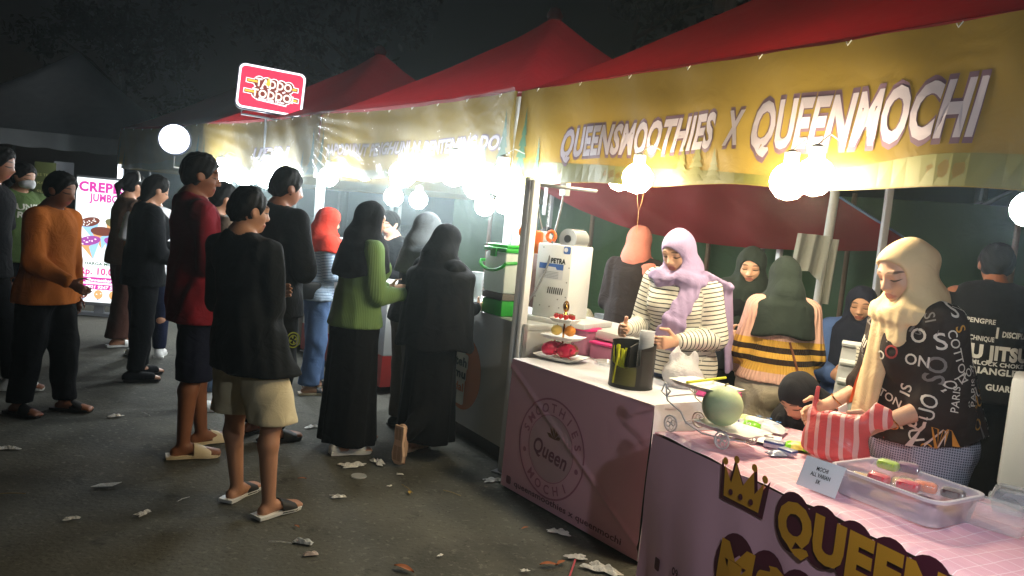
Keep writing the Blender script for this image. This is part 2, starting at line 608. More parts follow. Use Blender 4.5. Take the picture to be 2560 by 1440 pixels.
def person(label, pos, face, H, skin=SKIN, arms=('down', 'down'), yaw=0, pitch=8, hroll=0, lean=2, build=1.0, female=False,
           step=(0, 0), spread=0.062, tilt=0.0, top=None, bottom=None, cover=None, shoes=None, vox=0.013, fine=(), fv=None,
           group=None, extra=None, sit=None, foot_up=None):
    """one figure: a continuous body mesh with its clothes, hair or scarf and shoes as children; faces its own -Y"""
    rz = math.atan2(face[0], -face[1])
    root = thing('person', label, 'person', (pos[0], pos[1], -sit if sit else 0.0), rz, group)
    J = {}
    th = math.radians(lean)
    pz = 0.53 * H
    def U(x, y, z):
        h = z - pz
        return V3(x + sway(pz) + h * math.tan(math.radians(tilt)), y * math.cos(th) - h * math.sin(th), pz + h * math.cos(th) + y * math.sin(th))
    bw = build
    sway = lambda z: math.tan(math.radians(tilt)) * (z - .045 * H) * .8
    J['pel'] = V3(sway(pz), 0, pz)
    J['waist'], J['chest'], J['neck'] = U(0, .0, .62 * H), U(0, .0, .75 * H), U(0, .012 * H, .85 * H)
    hd = U(0, -.012 * H, .925 * H)
    s = 0.0685 * H * (1.0 if H > 1.3 else 1.1)
    R = rotm(yaw, pitch, hroll)
    hd = J['neck'] + (hd - J['neck']) * 0.35 + R @ V3(0, -.25 * s, .72 * s)
    J['head'], J['R'], J['s'] = hd, R, s
    def hp(x, f, z):
        return hd + R @ V3(x * s, -f * s, z * s)
    J['hp'] = hp
    sw = (.092 if female else .104) * H * (0.5 + 0.5 * bw)
    for i, sd in enumerate((1, -1)):
        sh = U(sd * sw, .0, .803 * H)
        e, w = ARM[arms[i]] if isinstance(arms[i], str) else arms[i]
        e, w = V3(*e), V3(*w)
        e, w = V3(e[0] * sd, -e[1], e[2]), V3(w[0] * sd, -w[1], w[2])
        el = sh + e / np.linalg.norm(e) * .172 * H
        wr = el + w / np.linalg.norm(w) * .15 * H
        J['sh', sd], J['el', sd], J['wr', sd], J['hd', sd] = sh, el, wr, w / np.linalg.norm(w)
        hip = V3(sd * .05 * H * bw + sway(.52 * H), 0, .52 * H)
        f = step[i] * H
        kn = V3(sd * spread * H + sway(.285 * H), -f * .55 - .012 * H, .285 * H)
        an = V3(sd * spread * H, -f, .043 * H)
        if sit:
            kn = V3(sd * .075 * H, -.23 * H, .51 * H)
            an = V3(sd * .08 * H, -.20 * H, sit + .043 * H)
        if foot_up and foot_up == sd:
            an = V3(sd * spread * H, .155 * H, .13 * H)
            kn = V3(sd * spread * H, -.03 * H, .285 * H)
        J['hip', sd], J['kn', sd], J['an', sd] = hip, kn, an
    lo = np.min([v for k, v in J.items() if isinstance(v, np.ndarray) and v.shape == (3,)] + [V3(-.1, -.1, 0) * H], 0) - .13 * H
    hi = np.max([v for k, v in J.items() if isinstance(v, np.ndarray) and v.shape == (3,)] + [V3(.1, .1, 1.0) * H], 0) + .13 * H
    
    J['root'], J['U'], J['H'], J['lo'], J['hi'] = root, U, H, lo, hi
    hb = hd - 1.5 * s, hd + 1.5 * s
    fin = [hb] if 'head' in fine else []
    for i, sd in enumerate((1, -1)):
        if ('hands' in fine) or ('handL' in fine and sd == 1) or ('handR' in fine and sd == -1):
            c = J['wr', sd] + J['hd', sd] * .055 * H
            fin.append((c - .075 * H, c + .075 * H))
    # ---- body: one surface
    fd = Field(lo, hi, vox, fin, fv)
    g = 1.0
    fd.cap(J['pel'] + V3(0, 0, -.01 * H), J['waist'], (.088 * H * bw, .062 * H * bw), (.07 * H * bw, .055 * H * bw), k=.03)
    fd.cap(J['waist'], J['chest'] + V3(0, 0, .02 * H), (.07 * H * bw, .055 * H * bw), (.092 * H * bw, .066 * H * bw), k=.04)
    for sd in (1, -1):
        fd.cap(J['sh', sd], J['neck'] + V3(0, .01 * H, -.012 * H), .029 * H, .03 * H, k=.03)
    fd.cap(J['chest'] + V3(0, 0, .07 * H), J['neck'], .045 * H, .034 * H, k=.04)
    fd.cap(J['neck'] - V3(0, 0, .01 * H), hp(0, -.12, -.45), .033 * H, .031 * H, k=.02)
    fd.ell(hp(0, -.06, .2), (.70 * s, .86 * s, .78 * s), k=.02, R3=R.T)
    fd.ell(hp(0, .2, -.32), (.53 * s, .56 * s, .62 * s), k=.03, R3=R.T)
    if fv or vox < .012:
        fd.ell(hp(0, .56, -.80), (.2 * s, .16 * s, .15 * s), k=.02, R3=R.T)
        for q in (1, -1):
            fd.ell(hp(q * .34, .46, -.24), (.2 * s, .2 * s, .2 * s), k=.025, R3=R.T)
            fd.ell(hp(q * .31, .80, .0), (.17 * s, .1 * s, .1 * s), k=.012, op='sub', R3=R.T)
            fd.ell(hp(q * .32, .60, -.02), (.155 * s, .13 * s, .11 * s), k=.006, R3=R.T)
            fd.ell(hp(q * .12, .80, -.33), (.075 * s, .1 * s, .07 * s), k=.008, R3=R.T)
            fd.ell(hp(q * .71, -.05, -.06), (.07 * s, .17 * s, .25 * s), k=.01, R3=R.T)
        fd.cap(hp(-.36, .68, .2), hp(.36, .68, .2), .1 * s, k=.02)
        fd.cap(hp(0, .74, .05), hp(0, .90, -.27), .075 * s, .105 * s, k=.015)
        fd.cap(hp(-.17, .72, -.545), hp(.17, .72, -.545), .068 * s, k=.006)
        fd.cap(hp(-.14, .70, -.66), hp(.14, .70, -.66), .075 * s, k=.006)
    else:
        fd.cap(hp(0, .72, .05), hp(0, .86, -.27), .09 * s, .13 * s, k=.02)
        for q in (1, -1):
            fd.ell(hp(q * .71, -.05, -.06), (.1 * s, .18 * s, .26 * s), k=.01, R3=R.T)
    for sd in (1, -1):
        fd.cap(J['sh', sd], J['el', sd], .033 * H * bw, .024 * H * bw, k=.02)
        fd.cap(J['el', sd], J['wr', sd], .0245 * H * bw, .0165 * H, k=.012)
        d = J['hd', sd]
        pn = np.cross(d, V3(0, 0, 1)) if abs(d[2]) < .8 else V3(sd, 0, 0)      # palm's thickness direction
        pn = pn / np.linalg.norm(pn) * (-sd if abs(d[2]) < .8 else -sd)
        if abs(d[2]) < .8:
            pn = pn if pn[0] * sd < 0 else -pn
        side = np.cross(d, pn)
        if side[2] < 0 and abs(d[2]) < .8:
            side = -side
        if abs(d[2]) >= .8:
            side = side if side[1] < 0 else -side                             # thumb side points forward
        kn0 = J['wr', sd] + d * .058 * H
        fd.cap(J['wr', sd] + d * .008 * H, kn0, (.017 * H, .010 * H), (.023 * H, .0085 * H), side=side, k=.01)
        fr = max(.0055 * H, vox * .55 if not fin else .0055 * H)
        for q, (off, ln) in enumerate(((.017, .040), (.006, .046), (-.006, .043), (-.017, .034))):
            b0 = kn0 + side * off * H - d * .004 * H
            m1 = b0 + (d * .85 + pn * .5) * ln * .55 * H
            m2 = m1 + (d * .4 + pn * .9) * ln * .5 * H
            fd.cap(b0, m1, fr, fr * .95, k=.003)
            fd.cap(m1, m2, fr * .95, fr * .8, k=.003)
        t0 = J['wr', sd] + d * .018 * H + side * .016 * H
        t1 = t0 + (d * .55 + side * .75 + pn * .25) * .032 * H
        fd.cap(t0, t1, fr * 1.35, fr * 1.1, k=.006)
        fd.cap(t1, t1 + (d * .9 + side * .15 + pn * .4) * .027 * H, fr * 1.1, fr * .85, k=.004)
        fd.cap(J['hip', sd], J['kn', sd], .054 * H * bw, .034 * H, k=.03)
        kn, an = J['kn', sd], J['an', sd]
        cf = kn + (an - kn) * .28 + V3(0, .012 * H, 0)
        fd.cap(kn, cf, .031 * H, .0325 * H * (.6 + .4 * bw), k=.02)
        fd.cap(cf, an, .0325 * H * (.6 + .4 * bw), .02 * H, k=.02)
        if foot_up and foot_up == sd:
            toe, heel = an + V3(0, .03 * H, -.115 * H), an + V3(0, .03 * H, .015 * H)
            fd.cap(heel, toe, (.022 * H, .018 * H), (.028 * H, .012 * H), k=.015)
            J['toe', sd], J['heel', sd] = toe, heel
        else:
            to = V3(sd * .022 * H, -.105 * H, -an[2] + .012 * H if not sit else -.031 * H)
            fd.cap(an + V3(0, .022 * H, -an[2] + .018 * H if not sit else -.025 * H), an + V3(0, -.02 * H, -.018 * H), .018 * H, .018 * H, k=.015)
            fd.cap(an + V3(0, 0, -.012 * H), an + to, (.021 * H, .02 * H), (.027 * H, .011 * H), side=(1, 0, 0), k=.015)
            for q in range(5):
                tq = an + to + V3(sd * (-.02 + .0095 * q) * H, -.012 * H + abs(q - .8) * .0035 * H, -.001 * H)
                fd.cap(tq + V3(0, .015 * H, 0), tq, (.0075 if q == 0 else .0058) * H, k=.003)
            J['toe', sd], J['heel', sd] = an + to, an + V3(0, .03 * H, 0)
    if extra and 'body' in extra:
        extra['body'](fd, J)
    def hc(P):
        q = (P - hd) @ R / s
        return {'hc': np.stack([q[:, 0], -q[:, 1], q[:, 2]], 1)}
    field_obj(fd, 'body', skin, root, it=0 if fv else 1, attr=hc)
    # ---- lower clothes
    low = []
    if bottom:
        lv = max(vox, .010)
        f2 = Field(lo, hi, lv)
        ls = bottom.get('loose', .012)
        kind = bottom['kind']
        if kind == 'skirt':
            hz = bottom.get('hem', .05) * H
            wz = J['waist'] if not sit else J['waist']
            rx = bottom.get('rx', .135) * H
            my = -(step[0] + step[1]) * .25 * H
            low = [(J['waist'], J['pel'] - V3(0, 0, .03 * H), (.078 * H * bw + ls, .066 * H * bw + ls), (.10 * H * bw + ls, .085 * H * bw + ls)), (J['pel'] - V3(0, 0, .03 * H), V3(0, my, hz), (.10 * H * bw + ls, .085 * H * bw + ls), (rx, rx * .8))]
            f2.cap(*low[0], k=.03)
            f2.cap(*low[1], k=.03, cap=.3)
            X, Y, Z = f2.grid3()
            a = np.arctan2(X, Y - my)
            gz = np.clip((pz - Z) / (pz - hz), 0, 1)
            f2.F = f2.F + (np.sin(a * 7 + Z * 3 + np.sin(a * 3) * 1.5) * .011 + np.sin(a * 13 + Z * 2) * .004) * gz
            f2.cut((0, 0, -1), (0, 0, hz))
            f2.cut((0, 0, 1), J['waist'] + V3(0, 0, .015 * H))
            if foot_up:
                f2.cap(J['kn', foot_up], J['an', foot_up], .05 * H, .036 * H, k=.03)
        else:
            hz = bottom.get('hem', .05) * H
            fl = bottom.get('flare', 0.0)
            low.append((J['waist'] - V3(0, 0, .02 * H), J['pel'] - V3(0, 0, .02 * H), (.076 * H * bw + ls, .062 * H * bw + ls), (.094 * H * bw + ls, .075 * H * bw + ls)))
            for sd in (1, -1):
                low.append((J['hip', sd], J['kn', sd], .054 * H * bw + ls, .040 * H + ls + fl * .4))
                f2.cap(J['kn', sd], J['an', sd] - V3(0, 0, 0.015 * H), .040 * H + ls + fl * .4, .027 * H + ls + fl, k=.02)
            for q in low:
                f2.cap(*q, k=.025)
            f2.folds(bottom.get('folds', .005), 16, seed=int(H * 1000) % 17, stretch=(1, 1, .7))
            if not sit:
                if not foot_up:
                    f2.cut((0, 0, -1), (0, 0, hz))
            f2.cut((0, 0, 1), J['waist'])
        if extra and 'bottom' in extra:
            extra['bottom'](f2, J)
        field_obj(f2, bottom.get('name', {'skirt': 'skirt', 'shorts': 'shorts'}.get(kind, 'trousers')), bottom['mat'], root, 1,
                  attr=lambda P: dict(zip(('axd', 'prim'), f2.axial(P))))
    # ---- upper clothes
    if top:
        tv = max(vox * .9, .009)
        f3 = Field(lo, hi, top.get('vox', tv))
        ls = top.get('loose', .014)
        hem = top.get('hem', .5) * H
        hl = U(0, 0, max(hem, .53 * H)) if hem > .53 * H else V3(0, 0, hem)
        f3.cap(J['chest'] + V3(0, 0, .015 * H), J['waist'], (.095 * H * bw + ls, .07 * H * bw + ls), (.082 * H * bw + ls, .064 * H * bw + ls), k=.04)
        he_ = max(ls, (bottom or {}).get('loose', .012) + .016 + (bottom or {}).get('flare', 0) * .2) if hem < .56 * H else ls
        f3.cap(J['waist'], hl - V3(0, 0, .03 * H), (.082 * H * bw + ls, .064 * H * bw + ls), (top.get('hrx', .104) * H * bw + he_, top.get('hry', .088) * H * bw + he_), k=.05, cap=.6)
        for sd in (1, -1):
            f3.cap(J['sh', sd] - V3(sd * .01 * H, 0, .006 * H), J['neck'] + V3(0, .008 * H, -.02 * H), .035 * H + ls * .4, .0375 * H + ls * .3, k=.04)
        up9 = lambda r: tuple(x + .012 for x in r) if isinstance(r, tuple) else r + .012
        for q in low:
            f3.cap(q[0], q[1], up9(q[2]), up9(q[3]), k=.03)
        if female:
            for q in (1, -1):
                f3.ell(U(q * .042 * H, -.062 * H, .735 * H), (.048 * H, .045 * H, .05 * H), k=.04)
        sl = top.get('sleeve', 'long')
        n_t = len(f3.prims)
        if sl:
            for sd in (1, -1):
                up = J['el', sd]
                d1 = up - J['sh', sd]
                if sl == 'short':
                    f3.cap(J['sh', sd], J['sh', sd] + d1 * .80, .034 * H * bw + ls * .6, .034 * H * bw + ls * 1.2, k=.03, cap=.3)
                else:
                    f3.cap(J['sh', sd], up, .034 * H * bw + ls * .6, .028 * H * bw + ls * .8, k=.025)
                    end = J['wr', sd] if sl == 'long' else J['el', sd] + (J['wr', sd] - J['el', sd]) * .45
                    f3.cap(up, end, .027 * H * bw + ls * .8, (.020 * H + ls * .5) if sl == 'long' else .027 * H + ls * 1.1, k=.015, cap=.4)
        if extra and 'top' in extra:
            extra['top'](f3, J)
        f3.folds(top.get('folds', .006), top.get('fs', 15), seed=int(H * 977) % 23)
        f3.cut((0, math.sin(th) if hem > .53 * H else 0, -1), hl)
        if not cover or cover[0] not in ('hijab', 'khimar'):
            f3.cap(J['neck'] + V3(0, 0, -.005 * H), hp(0, -.1, -.3), .042 * H, .05 * H, k=.01, op='sub')
        o = field_obj(f3, top.get('name', 'shirt'), top['mat'], root, 1, attr=lambda P: dict(zip(('axd', 'prim'), f3.axial(P))))
        J['top'] = o
    # ---- hair or scarf
    if cover:
        cv = .008 if (fv or vox < .012) else .011
        mat = cover[1]
        if cover[0] == 'hair':
            style = cover[2] if len(cover) > 2 else 'short'
            f4 = Field(hd - 2.2 * s - (V3(0, 0, 2.5 * s) if style == 'long' else 0), hd + 1.6 * s, .007 if vox < .012 else .009)
            f4.ell(hp(0, -.08, .28), (.80 * s, .93 * s, .86 * s), R3=R.T)
            f4.ell(hp(0, -.35, -.1), (.66 * s, .58 * s, .62 * s), k=.02, R3=R.T)
            X, Y, Z = f4.grid3()
            f4.F = f4.F + .0022 * (np.sin(X * 190 + 2 * np.sin(Z * 70)) + np.sin(Y * 170 + Z * 80)) + .003 * np.sin(X * 55 + Y * 48 + Z * 40)
            f4.ell(hp(0, .86, -.22), (.66 * s, .72 * s, .74 * s), k=.012, op='sub', R3=R.T)
            for q in (1, -1):
                f4.ell(hp(q * .8, .05, -.12), (.16 * s, .24 * s, .27 * s), k=.01, op='sub', R3=R.T)
            if style == 'short':
                nb = hp(0, -.3, -.62)
                dn = R @ V3(0, 0, -1)
                f4.cut(dn, nb)
            if style == 'long':
                f4.cap(hp(0, -.5, .0), hp(0, -.75, -2.0) - V3(0, 0, .6 * s), (.6 * s, .35 * s), (.42 * s, .2 * s), k=.03)
            if style == 'ponytail':
                f4.cap(hp(0, -.9, .3), hp(0, -1.25, -.3), .2 * s, .26 * s, k=.02)
                f4.cap(hp(0, -1.25, -.3), hp(0, -1.05, -1.3), .26 * s, .1 * s, k=.02)
                f4.cut(R @ V3(0, 0, -1), hp(0, 0, -1.4))
            field_obj(f4, 'hair', mat, root, 1)
        else:
            kh = cover[0] == 'khimar'
            o_ = cover[2] if len(cover) > 2 else {}
            f4 = Field(lo - .05, hi + .05, cv)
            f4.ell(hp(0, -.06, .16), (.83 * s, 1.0 * s, .95 * s), R3=R.T)
            f4.ell(hp(0, .12, -.5), (.68 * s, .66 * s, .56 * s), k=.03, R3=R.T)
            f4.cap(hp(0, -.15, -.3), J['neck'], (.62 * s, .66 * s), (.058 * H, .06 * H), k=.04)
            if kh:
                el = o_.get('hem', .47) * H
                f4.cap(J['neck'], U(0, -.01 * H, .78 * H), (.075 * H, .07 * H), (.15 * H * bw, .105 * H * bw), k=.06)
                f4.cap(U(0, -.01 * H, .78 * H), U(0, -.02 * H, el), (.15 * H * bw, .105 * H * bw), (o_.get('rx', .19) * H * bw, .145 * H * bw), k=.05, cap=.3)
                hemn, hemp = (0, 0, -1), (0, 0, el)
            else:
                dz = o_.get('drape', .70)
                bk = o_.get('back', 0.0)
                f4.cap(J['neck'], U(0, -.005 * H, .82 * H), (.062 * H, .064 * H), (.105 * H * bw, .08 * H * bw), k=.05)
                if dz < .8:
                    f4.cap(U(0, -.005 * H, .81 * H), U(0, -.005 * H, dz * H), (.115 * H * bw, .092 * H * bw), (.125 * H * bw, .118 * H * bw), k=.04, cap=.4)
                    if o_.get('cape', True):
                        for sd in (1, -1):
                            f4.cap(J['sh', sd], J['sh', sd] + (J['el', sd] - J['sh', sd]) * .55, .052 * H * bw, .06 * H * bw, k=.05)
                hemn, hemp = (0, .35 * o_.get('tilt', 0), -1), U(0, 0, dz * H)
            X, Y, Z = f4.grid3()
            a = np.arctan2(X - hd[0], Y - hd[1])
            lowz = np.clip((hd[2] - Z) / (.25 * H), 0, 1)
            f4.F = f4.F + (np.sin(a * 9 + Z * 9 + 2 * np.sin(a * 2 + Z * 5)) * .003 + np.sin(a * 17 - Z * 14) * .0012) * lowz
            f4.folds(o_.get('folds', .004), 18, seed=int(H * 1313) % 19)
            f4.F = np.maximum(f4.F, hemp[2] - Z + hemn[1] * (Y - hemp[1]) + .014 * np.sin(a * 5 + 1) * (1 if kh else o_.get('wave', .5)))
            if extra and 'scarf' in extra:
                extra['scarf'](f4, J)
            f4.ell(hp(0, .80, -.15), (o_.get('fw', .55) * s, .55 * s, .74 * s), k=.01, op='sub', R3=R.T)
            f4.ell(hp(0, 1.15, -.2), (.62 * s, .5 * s, .8 * s), k=.01, op='sub', R3=R.T)
            if o_.get('open'):
                f4.ell(hp(0, 1.0, -.16), (1.1 * s, .68 * s, .86 * s), k=.01, op='sub', R3=R.T)
            J['scarf'] = field_obj(f4, 'headscarf', mat, root, 1)
    # ---- shoes
    if shoes:
        kind, up_m, sole_m = shoes
        for sd in (1, -1):
            he, to = J['heel', sd], J['toe', sd]
            upf = foot_up == sd
            ax = to - he
            if not upf:
                ax[2] = 0
            ln = np.linalg.norm(ax) + .028 * H
            ax = ax / np.linalg.norm(ax)
            c0 = he.copy()
            nz = V3(0, 0, 1) if not upf else V3(0, -1, 0)
            if not upf and not sit:
                c0[2] = 0.0
            sx = np.cross(ax, nz)
            prof = [(-.0, .020), (.0, .024), (.15, .0265), (.45, .0235), (.75, .0325), (.92, .028), (1.0, .012)]
            rt = [(t * ln - .02 * H, w * H) for t, w in prof]
            poly = [(a, w) for a, w in rt] + [(a, -w) for a, w in rt[::-1]]
            zt = .017 if kind != 'croc' else .022
            mb = MB()
            base = c0 if not upf else he + V3(0, .021 * H, 0)
            def fp(p, z):
                return base + ax * p[0] + sx * p[1] + nz * z
            n = len(poly)
            mb.add([fp(p, .001) for p in poly] + [fp((p[0] * 1.01, p[1] * 1.06), zt) for p in poly],
                   [tuple(range(n))[::-1], tuple(range(n, 2 * n))] + [(i, (i + 1) % n, n + (i + 1) % n, n + i) for i in range(n)], 0)
            if upf:
                for (t0, t1, wv) in ((.06, .36, .016), (.52, .9, .021)):          # tread pads on the raised sole
                    rr = [(t0 * ln - .02 * H, -wv * H), (t1 * ln - .02 * H, -wv * H), (t1 * ln - .02 * H, -.0015 * H), (t0 * ln - .02 * H, -.0015 * H)]
                    for sgn in (1, -1):
                        q = [(a, b * sgn) for a, b in rr]
                        mb.add([fp(p, -.0025) for p in q], [(0, 1, 2, 3)], 1)
            sh = mb.build('shoe' if kind in ('sneaker', 'croc', 'flat') else 'sandal', [sole_m, up_m], root, smooth=False)
            m2 = MB()
            if kind in ('slide', 'thong'):
                t0, t1 = ((.50, .82) if kind == 'slide' else (.55, .72))
                def strap(u, v):
                    t = t0 + (t1 - t0) * v
                    a = math.pi * u
                    w = np.interp(t, [p[0] for p in prof[1:]], [p[1] for p in prof[1:]]) * H * 1.05
                    hgt = (.043 - .022 * (t - .5) / .35) * H
                    return base + ax * (t * ln - .02 * H) + sx * w * math.cos(a) + nz * (zt * .4 + hgt * math.sin(a) ** .7)
                m2.grid(strap, 12, 6)
                m2.build('strap', up_m, sh)
            else:
                f5 = Field(np.minimum(he, to) - .07 * H, np.maximum(he, to) + .07 * H, .008)
                b0 = base + nz * (zt + .008 * H)
                f5.cap(b0 + ax * .02 * H, b0 + ax * (ln - .062 * H), (.026 * H, .03 * H), (.032 * H, .022 * H), side=sx, k=.01)
                f5.cap(b0 + ax * .0 * H, J['an', sd] - V3(0, 0, .0 * H), .026 * H, .026 * H, k=.01)
                if kind in ('croc', 'flat'):
                    f5.cap(J['an', sd] + nz * .03 * H, J['an', sd] - nz * .012 * H + ax * .0 * H, .045 * H, .034 * H, k=.006, op='sub')
                f5.cut(-nz, base + nz * zt * .6)
                field_obj(f5, 'shoe_upper', up_m, sh, 1)
    return root, J
# ------------------------------------------------------------------ ground and surroundings
GM = M('worn_asphalt', (86, 85, 77), rough=.88, var=.3, vs=1.3, bump=1.0, bs=45, spec=.25)
N, L, b = nodes_of(GM)
c = b.inputs['Base Color'].links[0].from_socket
tc = N.new('ShaderNodeTexCoord')
for sc_, lo_, hi_, col_, k_ in ((0.55, .48, .62, (52, 52, 48), .75), (3.2, .62, .68, (44, 43, 40), .6), (30, .58, .66, (116, 113, 104), .6), (55, .60, .66, (40, 39, 36), .6)):
    nz = N.new('ShaderNodeTexNoise')
    nz.inputs['Scale'].default_value = sc_
    nz.inputs['Detail'].default_value = 6
    nz.inputs['Roughness'].default_value = .62
    L.new(tc.outputs['Object'], nz.inputs['Vector'])
    mr = N.new('ShaderNodeMapRange')
    mr.inputs[1].default_value, mr.inputs[2].default_value = lo_, hi_
    mr.inputs[4].default_value = k_
    L.new(nz.outputs['Fac'], mr.inputs[0])
    c = mix_col(N, L, mr.outputs[0], c, lin(col_))
L.new(c, b.inputs['Base Color'])
mb = MB()
mb.grid(lambda u, v: (-60 + 120 * u, -20 + 120 * v, .006 * math.sin(u * 300) * math.sin(v * 271) * (1 if abs(u - .5) < .15 else 0) - .006), 120, 120)
tag(mb.build('ground', GM), kind='structure')

def xf(o, ux):
    """a frame at o whose x runs along ux (level): returns rz"""
    return math.atan2(ux[1], ux[0])
def wplane(root, px, py, off=0.0):
    """where the line of sight through a picture point meets the plane y = off of a root's frame, in that frame"""
    o = Vector(local(root, (0, 0, CAM_H)))
    d = Matrix.Rotation(-root.rotation_euler.z, 3, 'Z') @ ray(px, py)
    return o + d * ((off - o.y) / d.y)

YEL = M('yellow_vinyl', (122, 102, 44), rough=.45, var=.12, vs=1.2, trans=.42, wrinkle=.25, ws=5)
N, L, b = nodes_of(YEL)
RED = M('red_canvas', (124, 18, 24), rough=.7, var=.14, vs=2, trans=.42, wrinkle=.25, ws=4)
POLE = M('white_painted_steel', (214, 216, 218), rough=.35, var=.05, spec=.5)
STEEL = M('grey_steel', (140, 142, 145), rough=.35, metal=.8)
PALE = M('pale_lilac_print', (160, 151, 160), rough=.45, var=.05)
OUTL = M('purple_grey_print', (92, 70, 84), rough=.5, var=.05)
FIR = M('dark_green_print', (44, 74, 52), rough=.5)
HILL = M('olive_green_print', (98, 96, 42), rough=.5)
ORP = M('orange_print', (176, 98, 44), rough=.5)

TENTS = [((-.05, 5.41), (1.93, 2.39)), ((-2.03, 7.85), (-.07, 5.41)), ((-4.16, 10.2), (-2.03, 7.85)), ((-6.36, 12.4), (-4.16, 10.2))]
TLAB = ['near market tent with red roof and yellow banner above the pink tables', 'second market tent with red roof, next to the white pole',
        'third market tent with red roof under the red light box', 'farthest of the red roofed market tents, beside the round light']
TENT = []
for ti, ((x0, y0), (x1, y1)) in enumerate(TENTS):
    rz = math.atan2(y1 - y0, x1 - x0)
    W = math.hypot(x1 - x0, y1 - y0)
    r = thing('market_tent', TLAB[ti], 'tent', (x0, y0, 0), rz, 'red roofed market tents in a row')
    r['w'] = W
    TENT.append(r)
    Dp, ze, zb, zp = (2.85 if ti == 0 else 3.1), 2.40, 1.775, 3.5
    for px_, py_ in ((.035, .03), (W - .035, .03), (.035, Dp - .03), (W - .035, Dp - .03)):
        m = MB()
        m.box((px_ - .022, py_ - .022, 0), (px_ + .022, py_ + .022, ze - .03), bev=.004)
        m.box((px_ - .05, py_ - .05, 0), (px_ + .05, py_ + .05, .008))
        m.box((px_ - .03, py_ - .03, 1.2), (px_ + .03, py_ + .03, 1.26), bev=.004)
        m.build('pole', POLE, r)
    for (a_, b_) in (((.06, .03), (W - .06, .03)), ((.06, Dp - .03), (W - .06, Dp - .03)), ((.03, .06), (.03, Dp - .06)), ((W - .03, .06), (W - .03, Dp - .06))):
        m = MB()
        m.tube([(*a_, ze - .05), (*b_, ze - .05)], .014, 6)
        m.build('frame_bar', STEEL, r)
    def roof(u, v):
        X, Y = u * 2 - 1, v * 2 - 1
        k = max(abs(X), abs(Y))
        z = ze + (zp - ze) * ((1 - k) ** 1.12) * .94 + .06 * max(0, 1 - k * 6)
        z -= .035 * math.sin(math.pi * k) * (1 - (min(abs(X), abs(Y)) / max(k, .01)) ** 4)
        return ((X * (W / 2 + .015) + W / 2), Y * (Dp / 2 + .015) + Dp / 2, z + .012 * math.sin(X * 9 + ti) * math.sin(Y * 7) * (1 - k))
    m = MB()
    m.grid(roof, 28, 28)
    ro = m.build('roof', RED, r, sharp=60)
    m = MB()
    m.lathe([(.07, 0), (.08, .04), (.05, .10), (0, .12)], (W / 2, Dp / 2, zp - .04), 12)
    m.build('roof_cap', RED, ro)
    rr = random.Random(ti)
    ph = [rr.uniform(0, 6) for _ in range(4)]
    def front(u, z, off=0.0):
        t = u / W
        k = (ze - z) / (ze - zb)
        sag = .035 * math.sin(math.pi * t) * (1 if ti else .4) * (1 - k)
        y = -.02 - .02 * k - .012 * math.sin(u * 5 + ph[0]) * k - .008 * math.sin(u * 13 + z * 8 + ph[1]) - .003 * math.sin(z * 30 + u * 3) * math.sin(t * math.pi)
        return Vector((u, y - off, z - sag + .01 * math.sin(u * 6 + ph[2]) * k))
    r['front'] = 1
    m = MB()
    m.grid(lambda u, v: front(.0 + u * W, zb + (ze - zb) * v), 90, 24)
    va = m.build('valance', YEL, r)
    for side, fn in (('l', lambda u, v: (-.012 + .006 * math.sin(u * 20), .02 + u * (Dp - .04), zb + (ze - zb) * v)), ('r', lambda u, v: (W + .012 - .006 * math.sin(u * 20), .02 + u * (Dp - .04), zb + (ze - zb) * v)),
                     ('b', lambda u, v: (u * W, Dp + .015 + .008 * math.sin(u * 15), zb + (ze - zb) * v))):
        if (side, ti) in (('b', 0), ('b', 1), ('l', 0), ('r', 1)):
            continue
        m = MB()
        m.grid(fn, 20, 6)
        m.build('valance', YEL, r)
    # printed hills and firs along the banner, flat print on the vinyl
    m = MB()
    def hills(z0, amp, f, p, lift, mi, u0, u1):
        n = 60
        for i in range(n):
            a, b2 = u0 + (u1 - u0) * i / n, u0 + (u1 - u0) * (i + 1) / n
            ha, hb = z0 + amp * (math.sin(a * f + p) + .4 * math.sin(a * f * 2.3 + p)), z0 + amp * (math.sin(b2 * f + p) + .4 * math.sin(b2 * f * 2.3 + p))
            m.add([front(a, zb + .004, lift), front(b2, zb + .004, lift), front(b2, hb, lift), front(a, ha, lift)], [(0, 1, 2, 3)], mi)
    hills(zb + .10, .035, 2.1, ti + .5, .003, 0, .02, W - .02)
    def fir(u0, h, w, lift=.006, mi=1):
        n = 6
        for i in range(n):
            za, zc = zb + .02 + h * i / (n + .6), zb + .02 + h * (i + 1.5) / (n + .6)
            wa = w * (1 - i / n)
            m.add([front(u0 - wa, za, lift), front(u0 + wa, za, lift), front(u0, min(zc, ze - .02), lift)], [(0, 1, 2)], mi)
    fir(.10, .5, .085)
    fir(W - .10, .5, .085, .006, 0 if ti == 0 else 1)
    fir(.30, .3, .05)
    fir(W - .28, .26, .045, .006, 0 if ti == 0 else 1)
    if ti == 0:
        fir(1.62, .2, .06, .005, 0)
        fir(1.72, .24, .07, .005, 0)
        fir(1.84, .17, .06, .005, 0)
    m.build('landscape_print', [HILL, FIR], va, smooth=False)
    # lettering
    def letters(s, u0, u1, zc0, zc1, h, bold=.038, shear=.22):
        cx = (u0 + u1) / 2
        def mp(lift):
            return lambda a, q: front(cx + a, (zc0 + zc1) / 2 + (zc1 - zc0) * a / (u1 - u0) + q, lift)
        text_on('lettering_outline', s, mp(.003), OUTL, va, width=u1 - u0, height=h * 1.10, bold=bold + .035, shear=shear, maxlen=.6)
        text_on('lettering', s, mp(.005), PALE, va, width=(u1 - u0) * .992, height=h, bold=bold, shear=shear, maxlen=.6)
